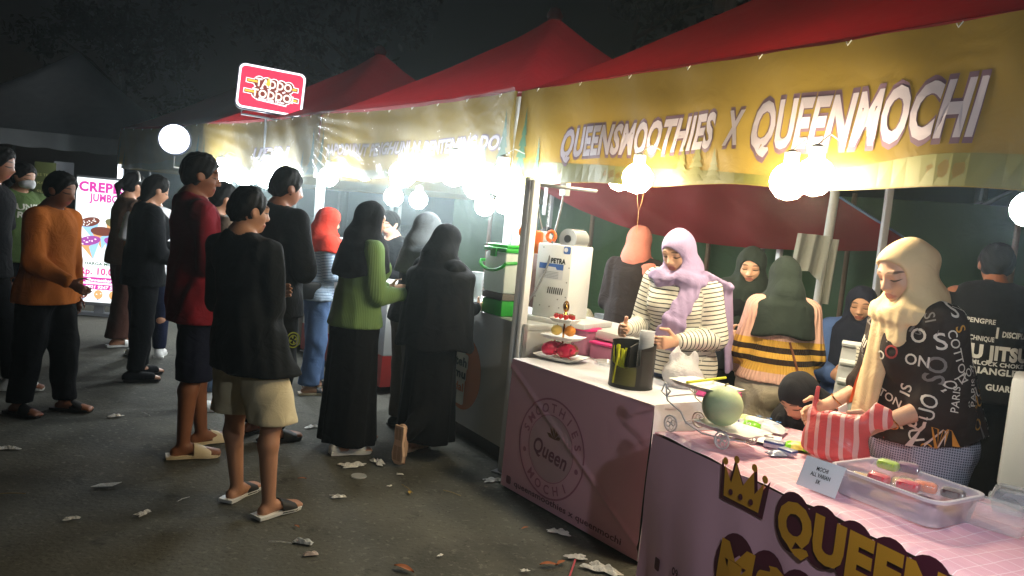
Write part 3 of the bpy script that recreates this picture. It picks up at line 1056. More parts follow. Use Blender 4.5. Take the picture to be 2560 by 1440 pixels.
    if ti == 0:
        pa, pb = wplane(r, 1408, 358, -.03), wplane(r, 1795, 322, -.03)
        letters('QUEENSMOOTHIES', pa.x, pb.x, pa.z, pb.z, .170)
        pa, pb = wplane(r, 1818, 320, -.03), wplane(r, 1862, 316, -.03)
        letters('X', pa.x, pb.x, pa.z, pb.z, .165)
        pa, pb = wplane(r, 1882, 310, -.03), wplane(r, 2468, 262, -.03)
        letters('QUEENMOCHI', pa.x, pb.x, pa.z, pb.z, .212)
    if ti == 1:
        pa, pb = wplane(r, 818, 358, -.03), wplane(r, 1262, 338, -.03)
        letters('RAPODUDUT PENGHUNI N BENTENING DOI', pa.x, pb.x, 2.04, 2.06, .10)
    if ti == 2:
        letters('UDIN', W * .52, W * .8, 2.02, 2.02, .13)
    # small bright fixing ties along the top edge
    m = MB()
    for q in range(8):
        u0 = W * (q + .5) / 8
        p_ = front(u0, ze - .01, .006)
        m.tube([p_ + Vector((-.012, 0, .006)), p_ + Vector((0, -.006, -.012)), p_ + Vector((.012, 0, .01))], .0025, 5)
    o_ = m.build('tie', M('white_twine', (215, 215, 210)), va)
    o_['kind'] = 'stuff'
    if ti in (1, 2):
        # clear rain cover pulled over the banner in radiating folds
        PLS = M('clear_plastic', (235, 240, 240), rough=.12, alpha=.13, spec=.8, wrinkle=.6, ws=9)
        def cover(u, v):
            a = u * W
            f_ = .014 * math.sin((v - 1) * 14 / (u + .25)) * math.exp(-u * 1.5) + .006 * math.sin(a * 17 + v * 9)
            p_ = front(a, zb + .03 + (ze - zb - .01) * v, .028 + f_)
            return p_
        m = MB()
        m.grid(cover, 90, 30)
        m.build('rain_cover', PLS, r)

def front_pt(ti, px, py, off):
    r = TENT[ti]
    p = wplane(r, px, py, off)
    return r.location + Matrix.Rotation(r.rotation_euler.z, 3, 'Z') @ p

# red cloth slung across the back of the near stall
th_ = thing('hanging_cloth', 'red tarpaulin slung across the back of the near stall under the banner', 'tarpaulin', (0, 0, 0))
A_, B_, Cc, Dd = dp(1320, 380, 7.9), dp(1990, 425, 6.4), dp(2300, 622, 6.2), dp(1350, 470, 7.9)
def slung(u, v):
    top = A_.lerp(B_, u)
    bot = Dd.lerp(Cc, u)
    sagz = {0: 0}.get(u, 0) - .33 * math.sin(math.pi * min(1, u * 1.0)) ** .8 * (1 - u * .45)
    p = bot.lerp(top, v)
    p.z += sagz * (1 - v)
    p += Vector((.55, .83, 0)) * (.05 * math.sin(u * 16 + v * 5) * (1 - v) + .02 * math.sin(u * 37 - v * 8))
    return p
m = MB()
m.grid(slung, 60, 16)
m.build('cloth', RED, th_)
m = MB()
m.tube([B_ + Vector((0, -.02, 0)), B_.lerp(Cc, .5) + Vector((0, -.02, 0)), Cc + Vector((0, -.02, 0))], .03, 8, ry=.01)
m.build('hem_tape', M('blue_grey_tape', (92, 110, 140), rough=.6), th_)

# green tarpaulin fence behind the stalls
gr = thing('tarpaulin_fence', 'long dark green tarpaulin fence standing behind the stalls', 'fence', (0, 0, 0))
GT = M('green_tarpaulin', (52, 84, 40), rough=.55, var=.25, vs=.8, wrinkle=.5, ws=3)
Fa, Fb = Vector((-1.0, 11.6, 0)), Vector((7.2, 7.0, 0))
m = MB()
m.grid(lambda u, v: Fa.lerp(Fb, u) + Vector((.49, .87, 0)) * (.04 * math.sin(u * 60) + .05 * math.sin(u * 23 + v * 2)) + Vector((0, 0, .02 + 2.15 * v)), 120, 8)
m.build('tarpaulin', GT, gr)
for k in range(6):
    p = Fa.lerp(Fb, (k + .5) / 6)
    m = MB()
    m.tube([p + Vector((-.08, -.14, 0)), p + Vector((-.08, -.14, 2.2))], .03, 8)
    m.build('post', M('bamboo', (130, 104, 78), rough=.6, var=.3, vs=12), gr)

# marquee far to the left
mq = thing('marquee', 'pale pointed marquee standing dark at the far left', 'tent', (-9.85, 17.2, 0), .1)
MQ = M('grey_white_canvas', (236, 240, 246), rough=.7, trans=.2, wrinkle=.3, ws=2)
def cone(u, v):
    X, Y = u * 2 - 1, v * 2 - 1
    k = max(abs(X), abs(Y))
    return (X * 2.6, Y * 2.6, 2.35 + 1.95 * (1 - k) ** 1.4)
m = MB()
m.grid(cone, 28, 28)
m.build('roof', MQ, mq, sharp=60)
for sx, sy in ((-1, -1), (1, -1), (1, 1), (-1, 1)):
    m = MB()
    m.tube([(2.55 * sx, 2.55 * sy, 0), (2.55 * sx, 2.55 * sy, 2.4)], .04, 8)
    m.build('pole', STEEL, mq)
m = MB()
m.grid(lambda u, v: (-2.6 + 5.2 * u, -2.61 - .02 * math.sin(u * 40), 2.36 - (.28 + .03 * abs(math.sin(u * 25))) * v), 60, 3)
m.build('valance', MQ, mq)
bd = thing('menu_board', 'tall olive green menu board with faint writing behind the masked person', 'board', dp(106, 600, 10.5).to_2d()[:] + (0,), .2)
m = MB()
m.box((-.14, 0, .0), (.12, .03, 1.72), bev=.006)
bo = m.build('panel', M('olive_board', (86, 92, 48), rough=.6), bd)
for k in range(7):
    text_on('lettering', ['ES TEH', 'KOPI', 'SUSU', 'JERUK', 'COKLAT', 'MELON', 'LECI'][k], lambda u, v, k=k: Vector((u - .01, -.004, 1.55 - k * .11 + v)), M('pale_yellow_print', (190, 186, 120)), bo, width=.17, height=.035)
pp = thing('paper_sheet', 'pale paper notice hung under the dark marquee edge', 'notice', dp(160, 428, 12))
m = MB()
m.grid(lambda u, v: (-.16 + .32 * u, .02 * math.sin(u * 4), -.14 + .28 * v), 6, 4)
m.build('sheet', M('grey_paper', (170, 172, 180), rough=.7), pp)

# dark trees behind, and the utility pole
LEAF = M('dark_leaf', (26, 36, 20), rough=.6, var=.4, vs=1.5, trans=.15)
BARK = M('bark', (64, 54, 44), rough=.9, var=.3, vs=8, bump=.6, bs=30)
TR = [((-7.5, 33, 0), 13, 4.8, 1, 'dark leafy tree rising behind the red light box'), ((3.5, 29, 0), 13, 5, 2, 'dark broad tree behind the second red roof'),
      ((14.5, 25, 0), 12, 5, 3, 'dark tree behind the utility pole'), ((-19, 37, 0), 11, 4.4, 4, 'dark tree far off beyond the pointed marquee')]
for (tp, th, tr_, sd, lb) in TR:
    r = thing('tree', lb, 'tree', tp, 0, 'dark trees behind the stalls')
    rn = random.Random(sd)
    m = MB()
    m.tube([(0, 0, 0), (.1, .05, th * .25), (-.05, .1, th * .5), (.1, 0, th * .75)], [.26, .2, .15, .07], 9)
    tips = []
    for k in range(11):
        z0 = th * rn.uniform(.28, .66)
        a = k * 2.4
        e = Vector((math.cos(a), math.sin(a), 0)) * tr_ * rn.uniform(.45, .85) + Vector((0, 0, z0 + rn.uniform(.5, 2.2)))
        m.tube([(0, 0, z0), Vector((0, 0, z0)).lerp(e, .5) + Vector((0, 0, .25)), e], [.09, .06, .025], 6)
        tips.append(e)
    m.build('trunk', BARK, r)
    n = 5200
    rg = np.random.RandomState(sd)
    cl = [np.array(rn.choice(tips)) + rg.normal(size=3) * (.75, .75, .55) for _ in range(46)] + [np.array((0, 0, th * .82)) + rg.normal(size=3) * (1.3, 1.3, .7) for _ in range(16)]
    cen = np.array([cl[i] for i in rg.randint(0, len(cl), n)]) + rg.normal(size=(n, 3)) * .33
    a = rg.normal(size=(n, 3))
    a /= np.linalg.norm(a, axis=1)[:, None]
    b3 = np.cross(a, rg.normal(size=(n, 3)))
    b3 /= np.linalg.norm(b3, axis=1)[:, None]
    sz = rg.uniform(.07, .15, (n, 1))
    V = np.stack([cen - a * sz * 1.5, cen + b3 * sz * .6, cen + a * sz * 1.5, cen - b3 * sz * .6], 1).reshape(-1, 3)
    o_ = obj('crown', V, np.arange(4 * n).reshape(-1, 4), LEAF, r, smooth=False)
up = thing('utility_pole', 'grey utility pole with a small box rising above the near tent', 'pole', dp(1818, 60, 12.5).to_2d()[:] + (0,))
m = MB()
m.tube([(0, 0, 0), (0, 0, 8.2)], [.13, .09], 14)
m.build('shaft', M('grey_concrete', (190, 192, 188), rough=.8, var=.15, vs=5), up)
m = MB()
m.box((-.26, -.16, 5.05), (-.1, .02, 5.55), bev=.015)
m.build('junction_box', M('grey_enamel', (150, 152, 152), rough=.5), up)

# ------------------------------------------------------------------ lamps
def emis(name, col, st):
    if name in _mats:
        return _mats[name]
    m = bpy.data.materials.new(name)
    m.use_nodes = True
    nt = m.node_tree
    nt.nodes.remove(nt.nodes['Principled BSDF'])
    e = nt.nodes.new('ShaderNodeEmission')
    e.inputs[0].default_value = (*lin(col), 1)
    e.inputs[1].default_value = st
    nt.links.new(e.outputs[0], nt.nodes['Material Output'].inputs[0])
    _mats[name] = m
    return m
WARM = emis('warm_bulb_light', (255, 236, 196), 72 * LAMP)
COOL = emis('cool_bulb_light', (244, 252, 255), 58 * LAMP)
EDGE = emis('edge_bulb_light', (236, 246, 255), 420 * LAMP)
DIMW = emis('dim_yellow_light', (255, 225, 130), 40 * LAMP)
DIMB = emis('dim_blue_light', (225, 235, 255), 60 * LAMP)
CORD = M('grey_cord', (150, 146, 136), rough=.5)
def bulb(p, rad, mat, label, up=.14, group='lit bulbs hung along the stall fronts'):
    r = thing('light_bulb', label, 'lamp', p, 0, group)
    m = MB()
    m.lathe([(0, -rad), (rad * .55, -rad * .84), (rad * .92, -rad * .4), (rad, 0), (rad * .93, rad * .36), (rad * .72, rad * .69), (rad * .40, rad * .92)], (0, 0, 0), 12)
    m.build('bulb', mat, r)
    m = MB()
    m.lathe([(rad * .40, rad * .925), (rad * .40, rad * 1.5), (.012, rad * 1.65), (.0, rad * 1.67)], (0, 0, 0), 10)
    m.build('socket', M('white_plastic', (222, 222, 220), rough=.4), r)
    m = MB()
    m.tube([(0, 0, rad * 1.66), (.06, .04, rad * 1.66 + up * .35), (.13, .09, rad * 1.66 + up * .2)], .003, 5)
    m.build('cord', CORD, r)
    return r
bulb(front_pt(0, 1594, 446, -.18), .08, WARM, 'warm bulb with a wire loop under the lettering QUEENSMOOTHIES')
bulb(front_pt(0, 1550, 446, .30), .08, WARM, 'warm bulb glowing behind the banner left of the wire loop')  # set behind the banner to light the red roof from inside
bulb(front_pt(0, 1972, 454, -.18), .08, WARM, 'warm bulb in front of the thin white pole, lower one of a close pair')
bulb(front_pt(0, 2042, 440, .35), .09, WARM, 'added warm bulb hidden behind the banner under the lettering QUEENMOCHI')  # extra unseen bulb, added to keep the roof lit from within
bulb(front_pt(0, 2036, 442, -.18), .08, WARM, 'warm bulb under the lettering QUEENMOCHI, farther one of a close pair')
bulb(front_pt(0, 1360, 440, .12), .028, DIMW, 'small yellow bulb beside the white corner pole', .2)
bulb(dp(2576, 524, 1.5), .034, EDGE, 'bluish bulb at the edge of the picture hung nearer than the stall keeper')  # edge bulb brought nearer the camera to light the counter fronts
T2L = [(822, 442, -.17, .09, 'white bulb nearest the third tent, left end of the second stall'), (912, 430, .25, .085, 'small white bulb, second along the second stall front'),
       (1006, 436, -.17, .105, 'large white bulb above the black headscarf and green sweater'), (984, 492, .55, .095, 'white bulb hung lower behind the large white bulb'),
       (1046, 500, .55, .085, 'white bulb low above the grey headscarf'), (1135, 430, -.17, .105, 'large white bulb above the long black headscarf'),
       (1192, 466, .5, .11, 'white bulb left of the cluster by the green lidded bucket'), (1255, 452, -.25, .10, 'white bulb nearest the white corner pole'),
       (1212, 515, .6, .085, 'white bulb hung lowest above the green lidded bucket'), (1262, 510, .4, .08, 'white bulb low beside the white corner pole')]
for (px_, py_, off, rad, lb) in T2L:
    bulb(front_pt(1, px_, py_, off), rad, COOL, lb)
for (px_, py_, off, rad, lb) in ((552, 438, -.18, .14, 'white bulb left of three over the far crowd'), (612, 430, .3, .17, 'biggest white bulb, middle one of three over the far crowd'), (668, 438, -.18, .14, 'white bulb right of three over the far crowd')):
    bulb(front_pt(2, px_, py_, off), rad, COOL, lb)
pc_ = dp(1318, 680, 4.60)
wp = thing('tent_pole', 'bright white pole standing between the green lidded bucket and the sealing machine', 'pole', (pc_.x, pc_.y, 0), -.62)
m = MB()
m.box((-.014, -.03, .0), (.014, .03, 1.765), bev=.004)
m.build('shaft', M('white_pole_paint', (228, 230, 232), rough=.35), wp)
m = MB()
m.box((-.062, -.022, .0), (-.03, .022, 1.78), bev=.004)
m.build('rear_shaft', POLE, wp)
m = MB()
m.box((-.09, -.05, .0), (.05, .05, .006))
m.build('foot_plate', STEEL, wp)
m = MB()
m.tube([(0, 0, 1.74), (.05, .62, 1.76)], .012, 6)
m.build('stay', STEEL, wp)
wp = thing('tent_pole', 'thin white pole standing behind the head of the stall keeper', 'pole', dp(2213, 560, 6.2).to_2d()[:] + (0,))
m = MB()
m.box((-.025, -.025, 0), (.025, .025, 2.3), bev=.004)
m.build('shaft', POLE, wp)
m = MB()
m.box((-.06, -.06, 0), (.06, .06, .008))
m.build('foot_plate', STEEL, wp)
tb = thing('tube_lamp', 'thin lit white tube upright at the left corner of the far tent', 'lamp', front_pt(3, 300, 437, -.05))
m = MB()
m.tube([(0, 0, -.19), (0, 0, .16)], .035, 10)
m.build('tube', emis('tube_light', (235, 245, 255), 3.0), tb)

# round lit sign
rs = thing('round_sign', 'round white lit sign drum hanging at the far tent roof edge', 'sign', dp(436, 348, 9.7), .25)
m = MB()
m.lathe([(0, 0), (.178, 0)], seg=40)
m.v = [Matrix.Rotation(math.pi / 2, 3, 'X') @ v for v in m.v]
m.build('lit_face', emis('sign_white_light', (240, 242, 255), 2.6), rs, smooth=False)
m = MB()
m.lathe([(.181, -.006), (.19, -.006), (.19, .10), (.17, .12), (0, .12)], seg=40, cap=False)
m.v = [Matrix.Rotation(-math.pi / 2, 3, 'X') @ v for v in m.v]
m.build('drum', M('dark_blue_drum', (40, 44, 66), rough=.4), rs)
m = MB()
m.tube([(0, .06, -.2), (0, .06, -.34), (.3, .2, -.36)], .012, 6)
m.build('bracket', STEEL, rs)

# red light box
tl, tr2, br2, bl2 = (606, 160), (757, 186), (750, 292), (600, 264)
ls_ = thing('light_box_sign', 'red light box sign reading TADDO TODDOi above the far tents', 'sign', dp(678, 226, 8.7), .34)
WID, HEI = .70, .475
def panel(mb_, poly, y, mi=0):
    mb_.add([(p[0], y, p[1]) for p in poly], [tuple(range(len(poly)))], mi)
SR = -.045
def sp_(y):
    def f(u, v):
        return Vector((u * math.cos(SR) - v * math.sin(SR), y, u * math.sin(SR) + v * math.cos(SR)))
    return f
E_R, E_W = emis('sign_red_light', (226, 52, 78), 1.05), emis('sign_white_glow', (255, 245, 250), 1.2)
E_B, E_Y, E_C = emis('sign_brown_print', (120, 58, 50), .9), emis('sign_yellow_print', (240, 180, 70), .95), emis('sign_cream_print', (250, 232, 216), 1.0)
m = MB()
poly = rrect(WID + .02, HEI + .02, .07, 6)
m.prism(poly, 0, .12)
m.v = [sp_(v.z)(v.x, v.y) for v in m.v]
m.build('case', M('dark_blue_drum'), ls_, sharp=50)
m = MB()
m.add([sp_(-.004)(*p) for p in rrect(WID, HEI, .065, 6)], [tuple(range(28))])
m.build('white_border', E_W, ls_, smooth=False)
m = MB()
m.add([sp_(-.007)(*p) for p in rrect(WID - .045, HEI - .045, .05, 6)], [tuple(range(28))])
rp = m.build('red_panel', E_R, ls_, smooth=False)
LW = MB()
def blob(u, v, ru, rv, y, mi, rot=0):
    flat(LW, [(u + a * math.cos(rot) - b4 * math.sin(rot), v + a * math.sin(rot) + b4 * math.cos(rot)) for a, b4 in disc(18, 1, ru, rv)], sp_(y), mi)
# pale halo, brown shadow, cream letters on two skewers
for grow, y, mi in ((.016, -.0095, 0), (.008, -.0115, 1)):
    for row, v0 in ((0, .062), (1, -.052)):
        for k in range(5):
            blob(-.145 + k * .078 + (.012 if row == 0 else 0), v0 - .002 * k, .046 + grow, .054 + grow, y, mi)
        a, b4 = (-.255, .27) if row == 0 else (-.27, .285)
        v1 = v0 + .004
        h = .014 + grow * .8
        LW.add([sp_(y - .0003 * row)(a - grow, v1 - h), sp_(y - .0003 * row)(b4 + grow, v1 - h - .02), sp_(y - .0003 * row)(b4 + grow, v1 + h - .02), sp_(y - .0003 * row)(a - grow, v1 + h)], [(0, 1, 2, 3)], mi)
    LW.add([sp_(y - .0006)(*p) for p in ((-.13 - grow, -.105 - grow * 1.6), (.16 + grow, -.125 - grow * 1.6), (.16 + grow, -.07), (-.13 - grow, -.06))], [(0, 1, 2, 3)], mi)
for v1, a, b4 in ((.066, -.255, -.15), (-.048, -.27, -.15), (.048, .22, .265), (-.07, .24, .28)):
    LW.add([sp_(-.0135)(a, v1 - .01), sp_(-.0135)(b4, v1 - .012), sp_(-.0135)(b4, v1 + .01), sp_(-.0135)(a, v1 + .012)], [(0, 1, 2, 3)], 2)
LW.build('skewer_emblem', [E_W, E_B, E_Y], rp, smooth=False)
for s_, v0, w in (('TADDO', .062, .38), ('TODDOi', -.056, .44)):
    text_on('lettering', s_, lambda u, v: sp_(-.0155)(u, v - .02 * u), E_C, rp, width=w, height=.085, cx=.022, cy=v0, bold=.03)
text_on('lettering', 'Pentol Kuah Taichan', lambda u, v: sp_(-.0155)(u, v - .02 * u), E_W, rp, width=.27, height=.026, cx=.015, cy=-.11, bold=.02)
m = MB()
fl = [(.135, 0), (.07, 0)]
flat(m, [(-.05, .02), (-.025, .005), (.0, .02), (-.008, .05), (-.025, .11), (-.042, .05)], lambda u, v: sp_(-.0165)(u - .012, v + .03), 0)
m.build('flame_print', E_Y, rp, smooth=False)
m = MB()
m.tube([sp_(.06)(-.28, -.25), sp_(.06)(-.28, -.30), sp_(.06)(.25, -.30), sp_(.06)(.25, -.25)], .012, 6)
m.tube([sp_(.06)(-.02, -.30), Vector((-.02, .1, -1.05))], .014, 6)
m.build('bracket', STEEL, ls_)

# lit crepe stand
cs = thing('standing_light_box', 'tall lit standing sign reading CREPES JUMBO with crepe pictures', 'sign', dp(248, 700, 8.8).to_2d()[:] + (0,), .16)
m = MB()
m.box((-.30, .004, .12), (.30, .10, 1.58), bev=.006)
m.box((-.22, .0, .0), (.22, .16, .03))
m.box((-.05, .03, .03), (.05, .08, .12))
m.build('frame', M('silver_frame', (150, 152, 158), rough=.4, metal=.5), cs)
E_P = emis('crepe_panel_light', (236, 246, 248), .92)
m = MB()
m.add([(-.285, -.002, .16), (.285, -.002, .16), (.285, -.002, 1.555), (-.285, -.002, 1.555)], [(0, 1, 2, 3)])
lp = m.build('lit_panel', E_P, cs, smooth=False)
def cp(y):
    return lambda u, v: Vector((u, y, v))
EM, EG = emis('print_magenta', (206, 60, 160), .75), emis('print_dark_green', (60, 96, 66), .6)
EPK, EBR, EPU, ETN, EBL, EWH = emis('print_pink', (226, 60, 140), .8), emis('print_brown', (132, 78, 66), .6), emis('print_purple', (168, 84, 168), .7), emis('print_tan', (222, 164, 108), .8), emis('print_blue', (150, 194, 240), .85), emis('print_white', (250, 250, 250), .95)
EOL = emis('print_olive', (122, 118, 82), .6)
for s_, w, h, cx_, cz, mm, bd_ in (('CREPES', .50, .105, -.01, 1.462, EM, .045), ('JUMBO', .31, .085, .01, 1.345, EM, .035), ('HARGA MULAI', .36, .032, .02, .60, EG, .03), ('Rp. 10.000', .46, .075, .02, .515, EPK, .035)):
    text_on('lettering', s_, cp(-.006), mm, lp, width=w, height=h, cx=cx_, cy=cz, bold=bd_)
for z0, s_ in ((.385, '@sweetbar.id'), (.305, '0821 9247 532')):
    m = MB()
    m.add([(-.24, -.004, z0), (.27, -.004, z0), (.27, -.004, z0 + .06), (-.24, -.004, z0 + .06)], [(0, 1, 2, 3)])
    ring(m, .016, .021, lambda u, v: Vector((u - .20, -.007, z0 + .03 + v)), 1)
    m.build('print_strip', [EM, EWH], lp, smooth=False)
    text_on('lettering', s_, lambda u, v, z0=z0: Vector((u, -.008, z0 + .03 + v)), EWH, lp, width=.34, height=.036, cx=.03, bold=.03, shear=.2)
rn = random.Random(9)
def crepe(cx_, cz, w, h, rot, top, conem, dots, y):
    m = MB()
    def f(u, v, yy=y):
        a, b4 = u * math.cos(rot) - v * math.sin(rot), u * math.sin(rot) + v * math.cos(rot)
        return Vector((cx_ + a, yy, cz + b4))
    flat(m, [(-w, 0), (0, -h), (w, 0), (w * .6, .02), (-w * .6, .02)], f, 1)
    flat(m, [(-w * .15, -h * .3), (0, -h), (w, 0), (w * .5, -.02)], lambda u, v: f(u, v, y - .0006), 3)
    flat(m, [(w * 1.05 * math.cos(t), .052 * math.sin(t) + .005) for t in np.linspace(0, 2 * math.pi, 22, endpoint=False)], lambda u, v: f(u, v, y - .0012), 0)
    for _ in range(dots):
        t, q = rn.uniform(0, 6.28), rn.random() ** .5 * .85
        flat(m, disc(7, .0065, cx=w * q * math.cos(t), cy=.045 * q * math.sin(t)), lambda u, v: f(u, v, y - .0018), 2)
    m.build('crepe_print', [top, conem, EWH, EBL], lp, smooth=False)
crepe(-.13, 1.06, .105, .2, .25, EBR, EBL, 16, -.004)
crepe(.14, 1.06, .105, .2, -.25, EOL, ETN, 5, -.0045)
crepe(.01, .965, .12, .2, 0, EBR, ETN, 0, -.0075)
crepe(-.12, .85, .115, .21, .22, EPU, ETN, 14, -.0105)
crepe(.15, .85, .115, .21, -.22, EPU, EBL, 8, -.011)
for k in range(3):
    crepe(-.16 + .16 * k, .245, .045, .07, 0, ETN if k else EBR, EBR, 3, -.004)

# thin haze added to veil the scene and ring the lamps with glow
hz = MB()
hz.box((-63, -23, -1.0), (63, 103, 17.5))
ho = hz.build('haze', M('haze_skin'), smooth=False)
hm = bpy.data.materials.new('haze')
hm.use_nodes = True
hm.node_tree.nodes.remove(hm.node_tree.nodes['Principled BSDF'])
pv = hm.node_tree.nodes.new('ShaderNodeVolumePrincipled')
pv.inputs['Color'].default_value = (.78, .93, .95, 1)
pv.inputs['Density'].default_value = HAZE
pv.inputs['Anisotropy'].default_value = .7
hm.node_tree.links.new(pv.outputs[0], hm.node_tree.nodes['Material Output'].inputs['Volume'])
ho.data.materials.clear()
ho.data.materials.append(hm)
ho['kind'] = 'stuff'
# volumes added round the lamps of two stalls to spread a glare
sb_ = MB()
sb_.lathe([(0, -1)] + [(math.cos(t), math.sin(t)) for t in np.linspace(-1.4, 1.4, 15)] + [(0, 1)], seg=28)
stm = obj('glow_volume', [Vector((v.x * 2.3, v.y * 1.25, v.z * .72)) for v in sb_.v], sb_.f, M('haze_skin'))
stm.location = front_pt(1, 1060, 470, .3)
stm.rotation_euler = (0, 0, TENT[1].rotation_euler.z)
sm3 = hm.copy()
sm3.name = 'glow_volume'
sm3.node_tree.nodes['Principled Volume'].inputs['Density'].default_value = .030
sm3.node_tree.nodes['Principled Volume'].inputs['Anisotropy'].default_value = .5
stm.data.materials.clear()
stm.data.materials.append(sm3)
stm['kind'] = 'stuff'
stm2 = stm.copy()
C.objects.link(stm2)
stm2.location = front_pt(2, 612, 440, .3)
stm2.rotation_euler = (0, 0, TENT[2].rotation_euler.z)
# ------------------------------------------------------------------ the people
def cloth(name, col=(128, 128, 128), **k):
    d = dict(rough=.85, var=.10, vs=9, bump=.25, bs=420, spec=.10, sheen=.02, wrinkle=.40, ws=8)
    d.update(k)
    return M(name, col, **d)
BLK = cloth('black_cotton', (21, 22, 25))
BLK2 = cloth('black_crepe', (17, 18, 21))
NAVY = cloth('navy_cotton', (26, 30, 52))
HAIR = M('black_hair', (15, 13, 12), rough=.62, var=.5, vs=90, bump=.9, bs=260, spec=.15)
WHT = M('white_rubber', (225, 225, 220), rough=.5)
BEI = M('beige_rubber', (222, 205, 172), rough=.55)
PINKSOLE = M('pink_beige_rubber', (226, 190, 158), rough=.6)
TREAD = M('sole_groove', (196, 158, 128), rough=.7)
DKR = M('dark_rubber', (30, 28, 27), rough=.6)

def ribbed(name, col, freq=170.0, depth=.6):
    m = cloth(name, col)
    N, L, b = nodes_of(m)
    tc = N.new('ShaderNodeTexCoord')
    sp = N.new('ShaderNodeSeparateXYZ')
    L.new(tc.outputs['Object'], sp.inputs[0])
    a = math_node(N, L, 'ARCTAN2', sp.outputs[0], sp.outputs[1])
    h = math_node(N, L, 'SINE', math_node(N, L, 'MULTIPLY', a, freq / 3.0))
    bp = N.new('ShaderNodeBump')
    bp.inputs['Strength'].default_value = depth
    bp.inputs['Distance'].default_value = .006
    L.new(h, bp.inputs['Height'])
    L.new(bp.outputs['Normal'], b.inputs['Normal'])
    return m
def striped(name, col, line, period, duty, soft=60):
    m = cloth(name, col)
    N, L, b = nodes_of(m)
    base = b.inputs['Base Color'].links[0].from_socket
    at = N.new('ShaderNodeAttribute')
    at.attribute_name = 'axd'
    fr = math_node(N, L, 'FRACT', math_node(N, L, 'ADD', math_node(N, L, 'DIVIDE', at.outputs['Fac'], period), 20.0))
    k = math_node(N, L, 'LESS_THAN', fr, duty)
    L.new(mix_col(N, L, k, base, lin(line)), b.inputs['Base Color'])
    return m
def banded(name, col, bands):
    """horizontal knitted bands at heights (z0, z1, colour)"""
    m = ribbed(name, col, 190, .5)
    N, L, b = nodes_of(m)
    c = b.inputs['Base Color'].links[0].from_socket
    tc = N.new('ShaderNodeTexCoord')
    sp = N.new('ShaderNodeSeparateXYZ')
    L.new(tc.outputs['Object'], sp.inputs[0])
    for z0, z1, cc in bands:
        k = math_node(N, L, 'MULTIPLY', math_node(N, L, 'GREATER_THAN', sp.outputs[2], z0), math_node(N, L, 'LESS_THAN', sp.outputs[2], z1))
        c = mix_col(N, L, k, c, lin(cc))
    L.new(c, b.inputs['Base Color'])
    return m
def bvh_of(o):
    me = o.data
    return BVHTree.FromPolygons([v.co.copy() for v in me.vertices], [tuple(p.vertices) for p in me.polygons])
def stick(tree, origin, direction, right, lift=.003):
    """returns fn(u, v): the point of a worn cloth met from a printing plane at origin, looking along direction"""
    direction = Vector(direction).normalized()
    right = Vector(right)
    right = (right - direction * right.dot(direction)).normalized()
    up = right.cross(direction)
    def fn(u, v):
        p = Vector(origin) + right * u + up * v
        h = tree.ray_cast(p - direction * .6, direction, 2.0)
        if h[0] is None:
            h = tree.find_nearest(p)
        return h[0] + h[1] * lift if h[1].dot(direction) < 0 else h[0] - h[1] * lift
    return fn

G0 = lambda px, py: on(px, py, 0)
# --- the queue in front of the far stalls
person('person in black at the edge of the picture walking with white shoes', (-3.58, 5.25), (1, .25), 1.70, SKIN_D, arms=('down', 'down'), step=(.10, -.10),
       top=dict(mat=BLK, sleeve='short', hem=.47, loose=.03), bottom=dict(kind='pants', mat=BLK2, loose=.012),
       cover=('hair', HAIR), shoes=('sneaker', WHT, WHT), vox=.017, lean=3)
r, J = person('person wearing a white face mask and a green hooded sweatshirt with pale lettering', dp(48, 440, 6.6).to_2d()[:], (1, -.35), 1.62, SKIN, yaw=5,
       top=dict(mat=cloth('olive_green_fleece', (92, 112, 66)), loose=.03, hem=.48, name='hooded_sweatshirt'), bottom=dict(kind='pants', mat=BLK2),
       cover=('hair', HAIR), shoes=('sneaker', BLK, DKR), vox=.016)
s_, hp_ = J['s'], J['hp']
fm = Field(J['head'] - 1.2 * s_, J['head'] + 1.2 * s_, .007)
fm.ell(hp_(0, .30, -.42), (.60 * s_, .66 * s_, .42 * s_), R3=J['R'].T)
fm.ell(hp_(0, .85, -.42), (.2 * s_, .2 * s_, .3 * s_), k=.03, R3=J['R'].T)
fm.cut(J['R'] @ V3(0, 1, 0), hp_(0, .12, 0))
field_obj(fm, 'face_mask', M('white_mask', (225, 225, 225), rough=.8), r, 1)
tr = bvh_of(J['top'])
mb = MB()
fn = stick(tr, (0.02, -.3, 1.22), (-.2, 1, 0), (1, 0, 0))
text_on('print', 'UNSL', fn, None, r, width=.2, height=.05, cy=.03, bold=.03, mb=mb)
text_on('print', 'ROYL', fn, None, r, width=.18, height=.05, cy=-.035, bold=.03, mb=mb)
mb.build('chest_print', M('cream_print', (210, 205, 190)), r, smooth=False)

person('person in an orange long sleeved shirt and black trousers walking past the crepe sign', (-2.97, 4.95), (1, -.12), 1.56, SKIN_D, arms=('down', 'low'), step=(.06, -.05), pitch=10,
       top=dict(mat=cloth('orange_cotton', (186, 104, 42)), sleeve='long', hem=.46, loose=.026, folds=.008), bottom=dict(kind='pants', mat=BLK2, loose=.03, folds=.007),
       cover=('hair', HAIR), shoes=('slide', DKR, DKR), vox=.012, build=1.0, lean=4)
r, J = person('person in brown top, flared brown trousers and pale hair band beside the crepe sign', (-3.68, 7.35), (.6, .75), 1.64, SKIN, female=True, arms=('down', 'low'), step=(.05, -.05),
       top=dict(mat=cloth('brown_knit', (104, 78, 62)), hem=.47, loose=.018), bottom=dict(kind='pants', mat=cloth('maroon_brown_twill', (84, 56, 48)), flare=.045, loose=.015),
       cover=('hair', HAIR, 'ponytail'), shoes=('thong', WHT, WHT), vox=.017)
hb_ = MB()
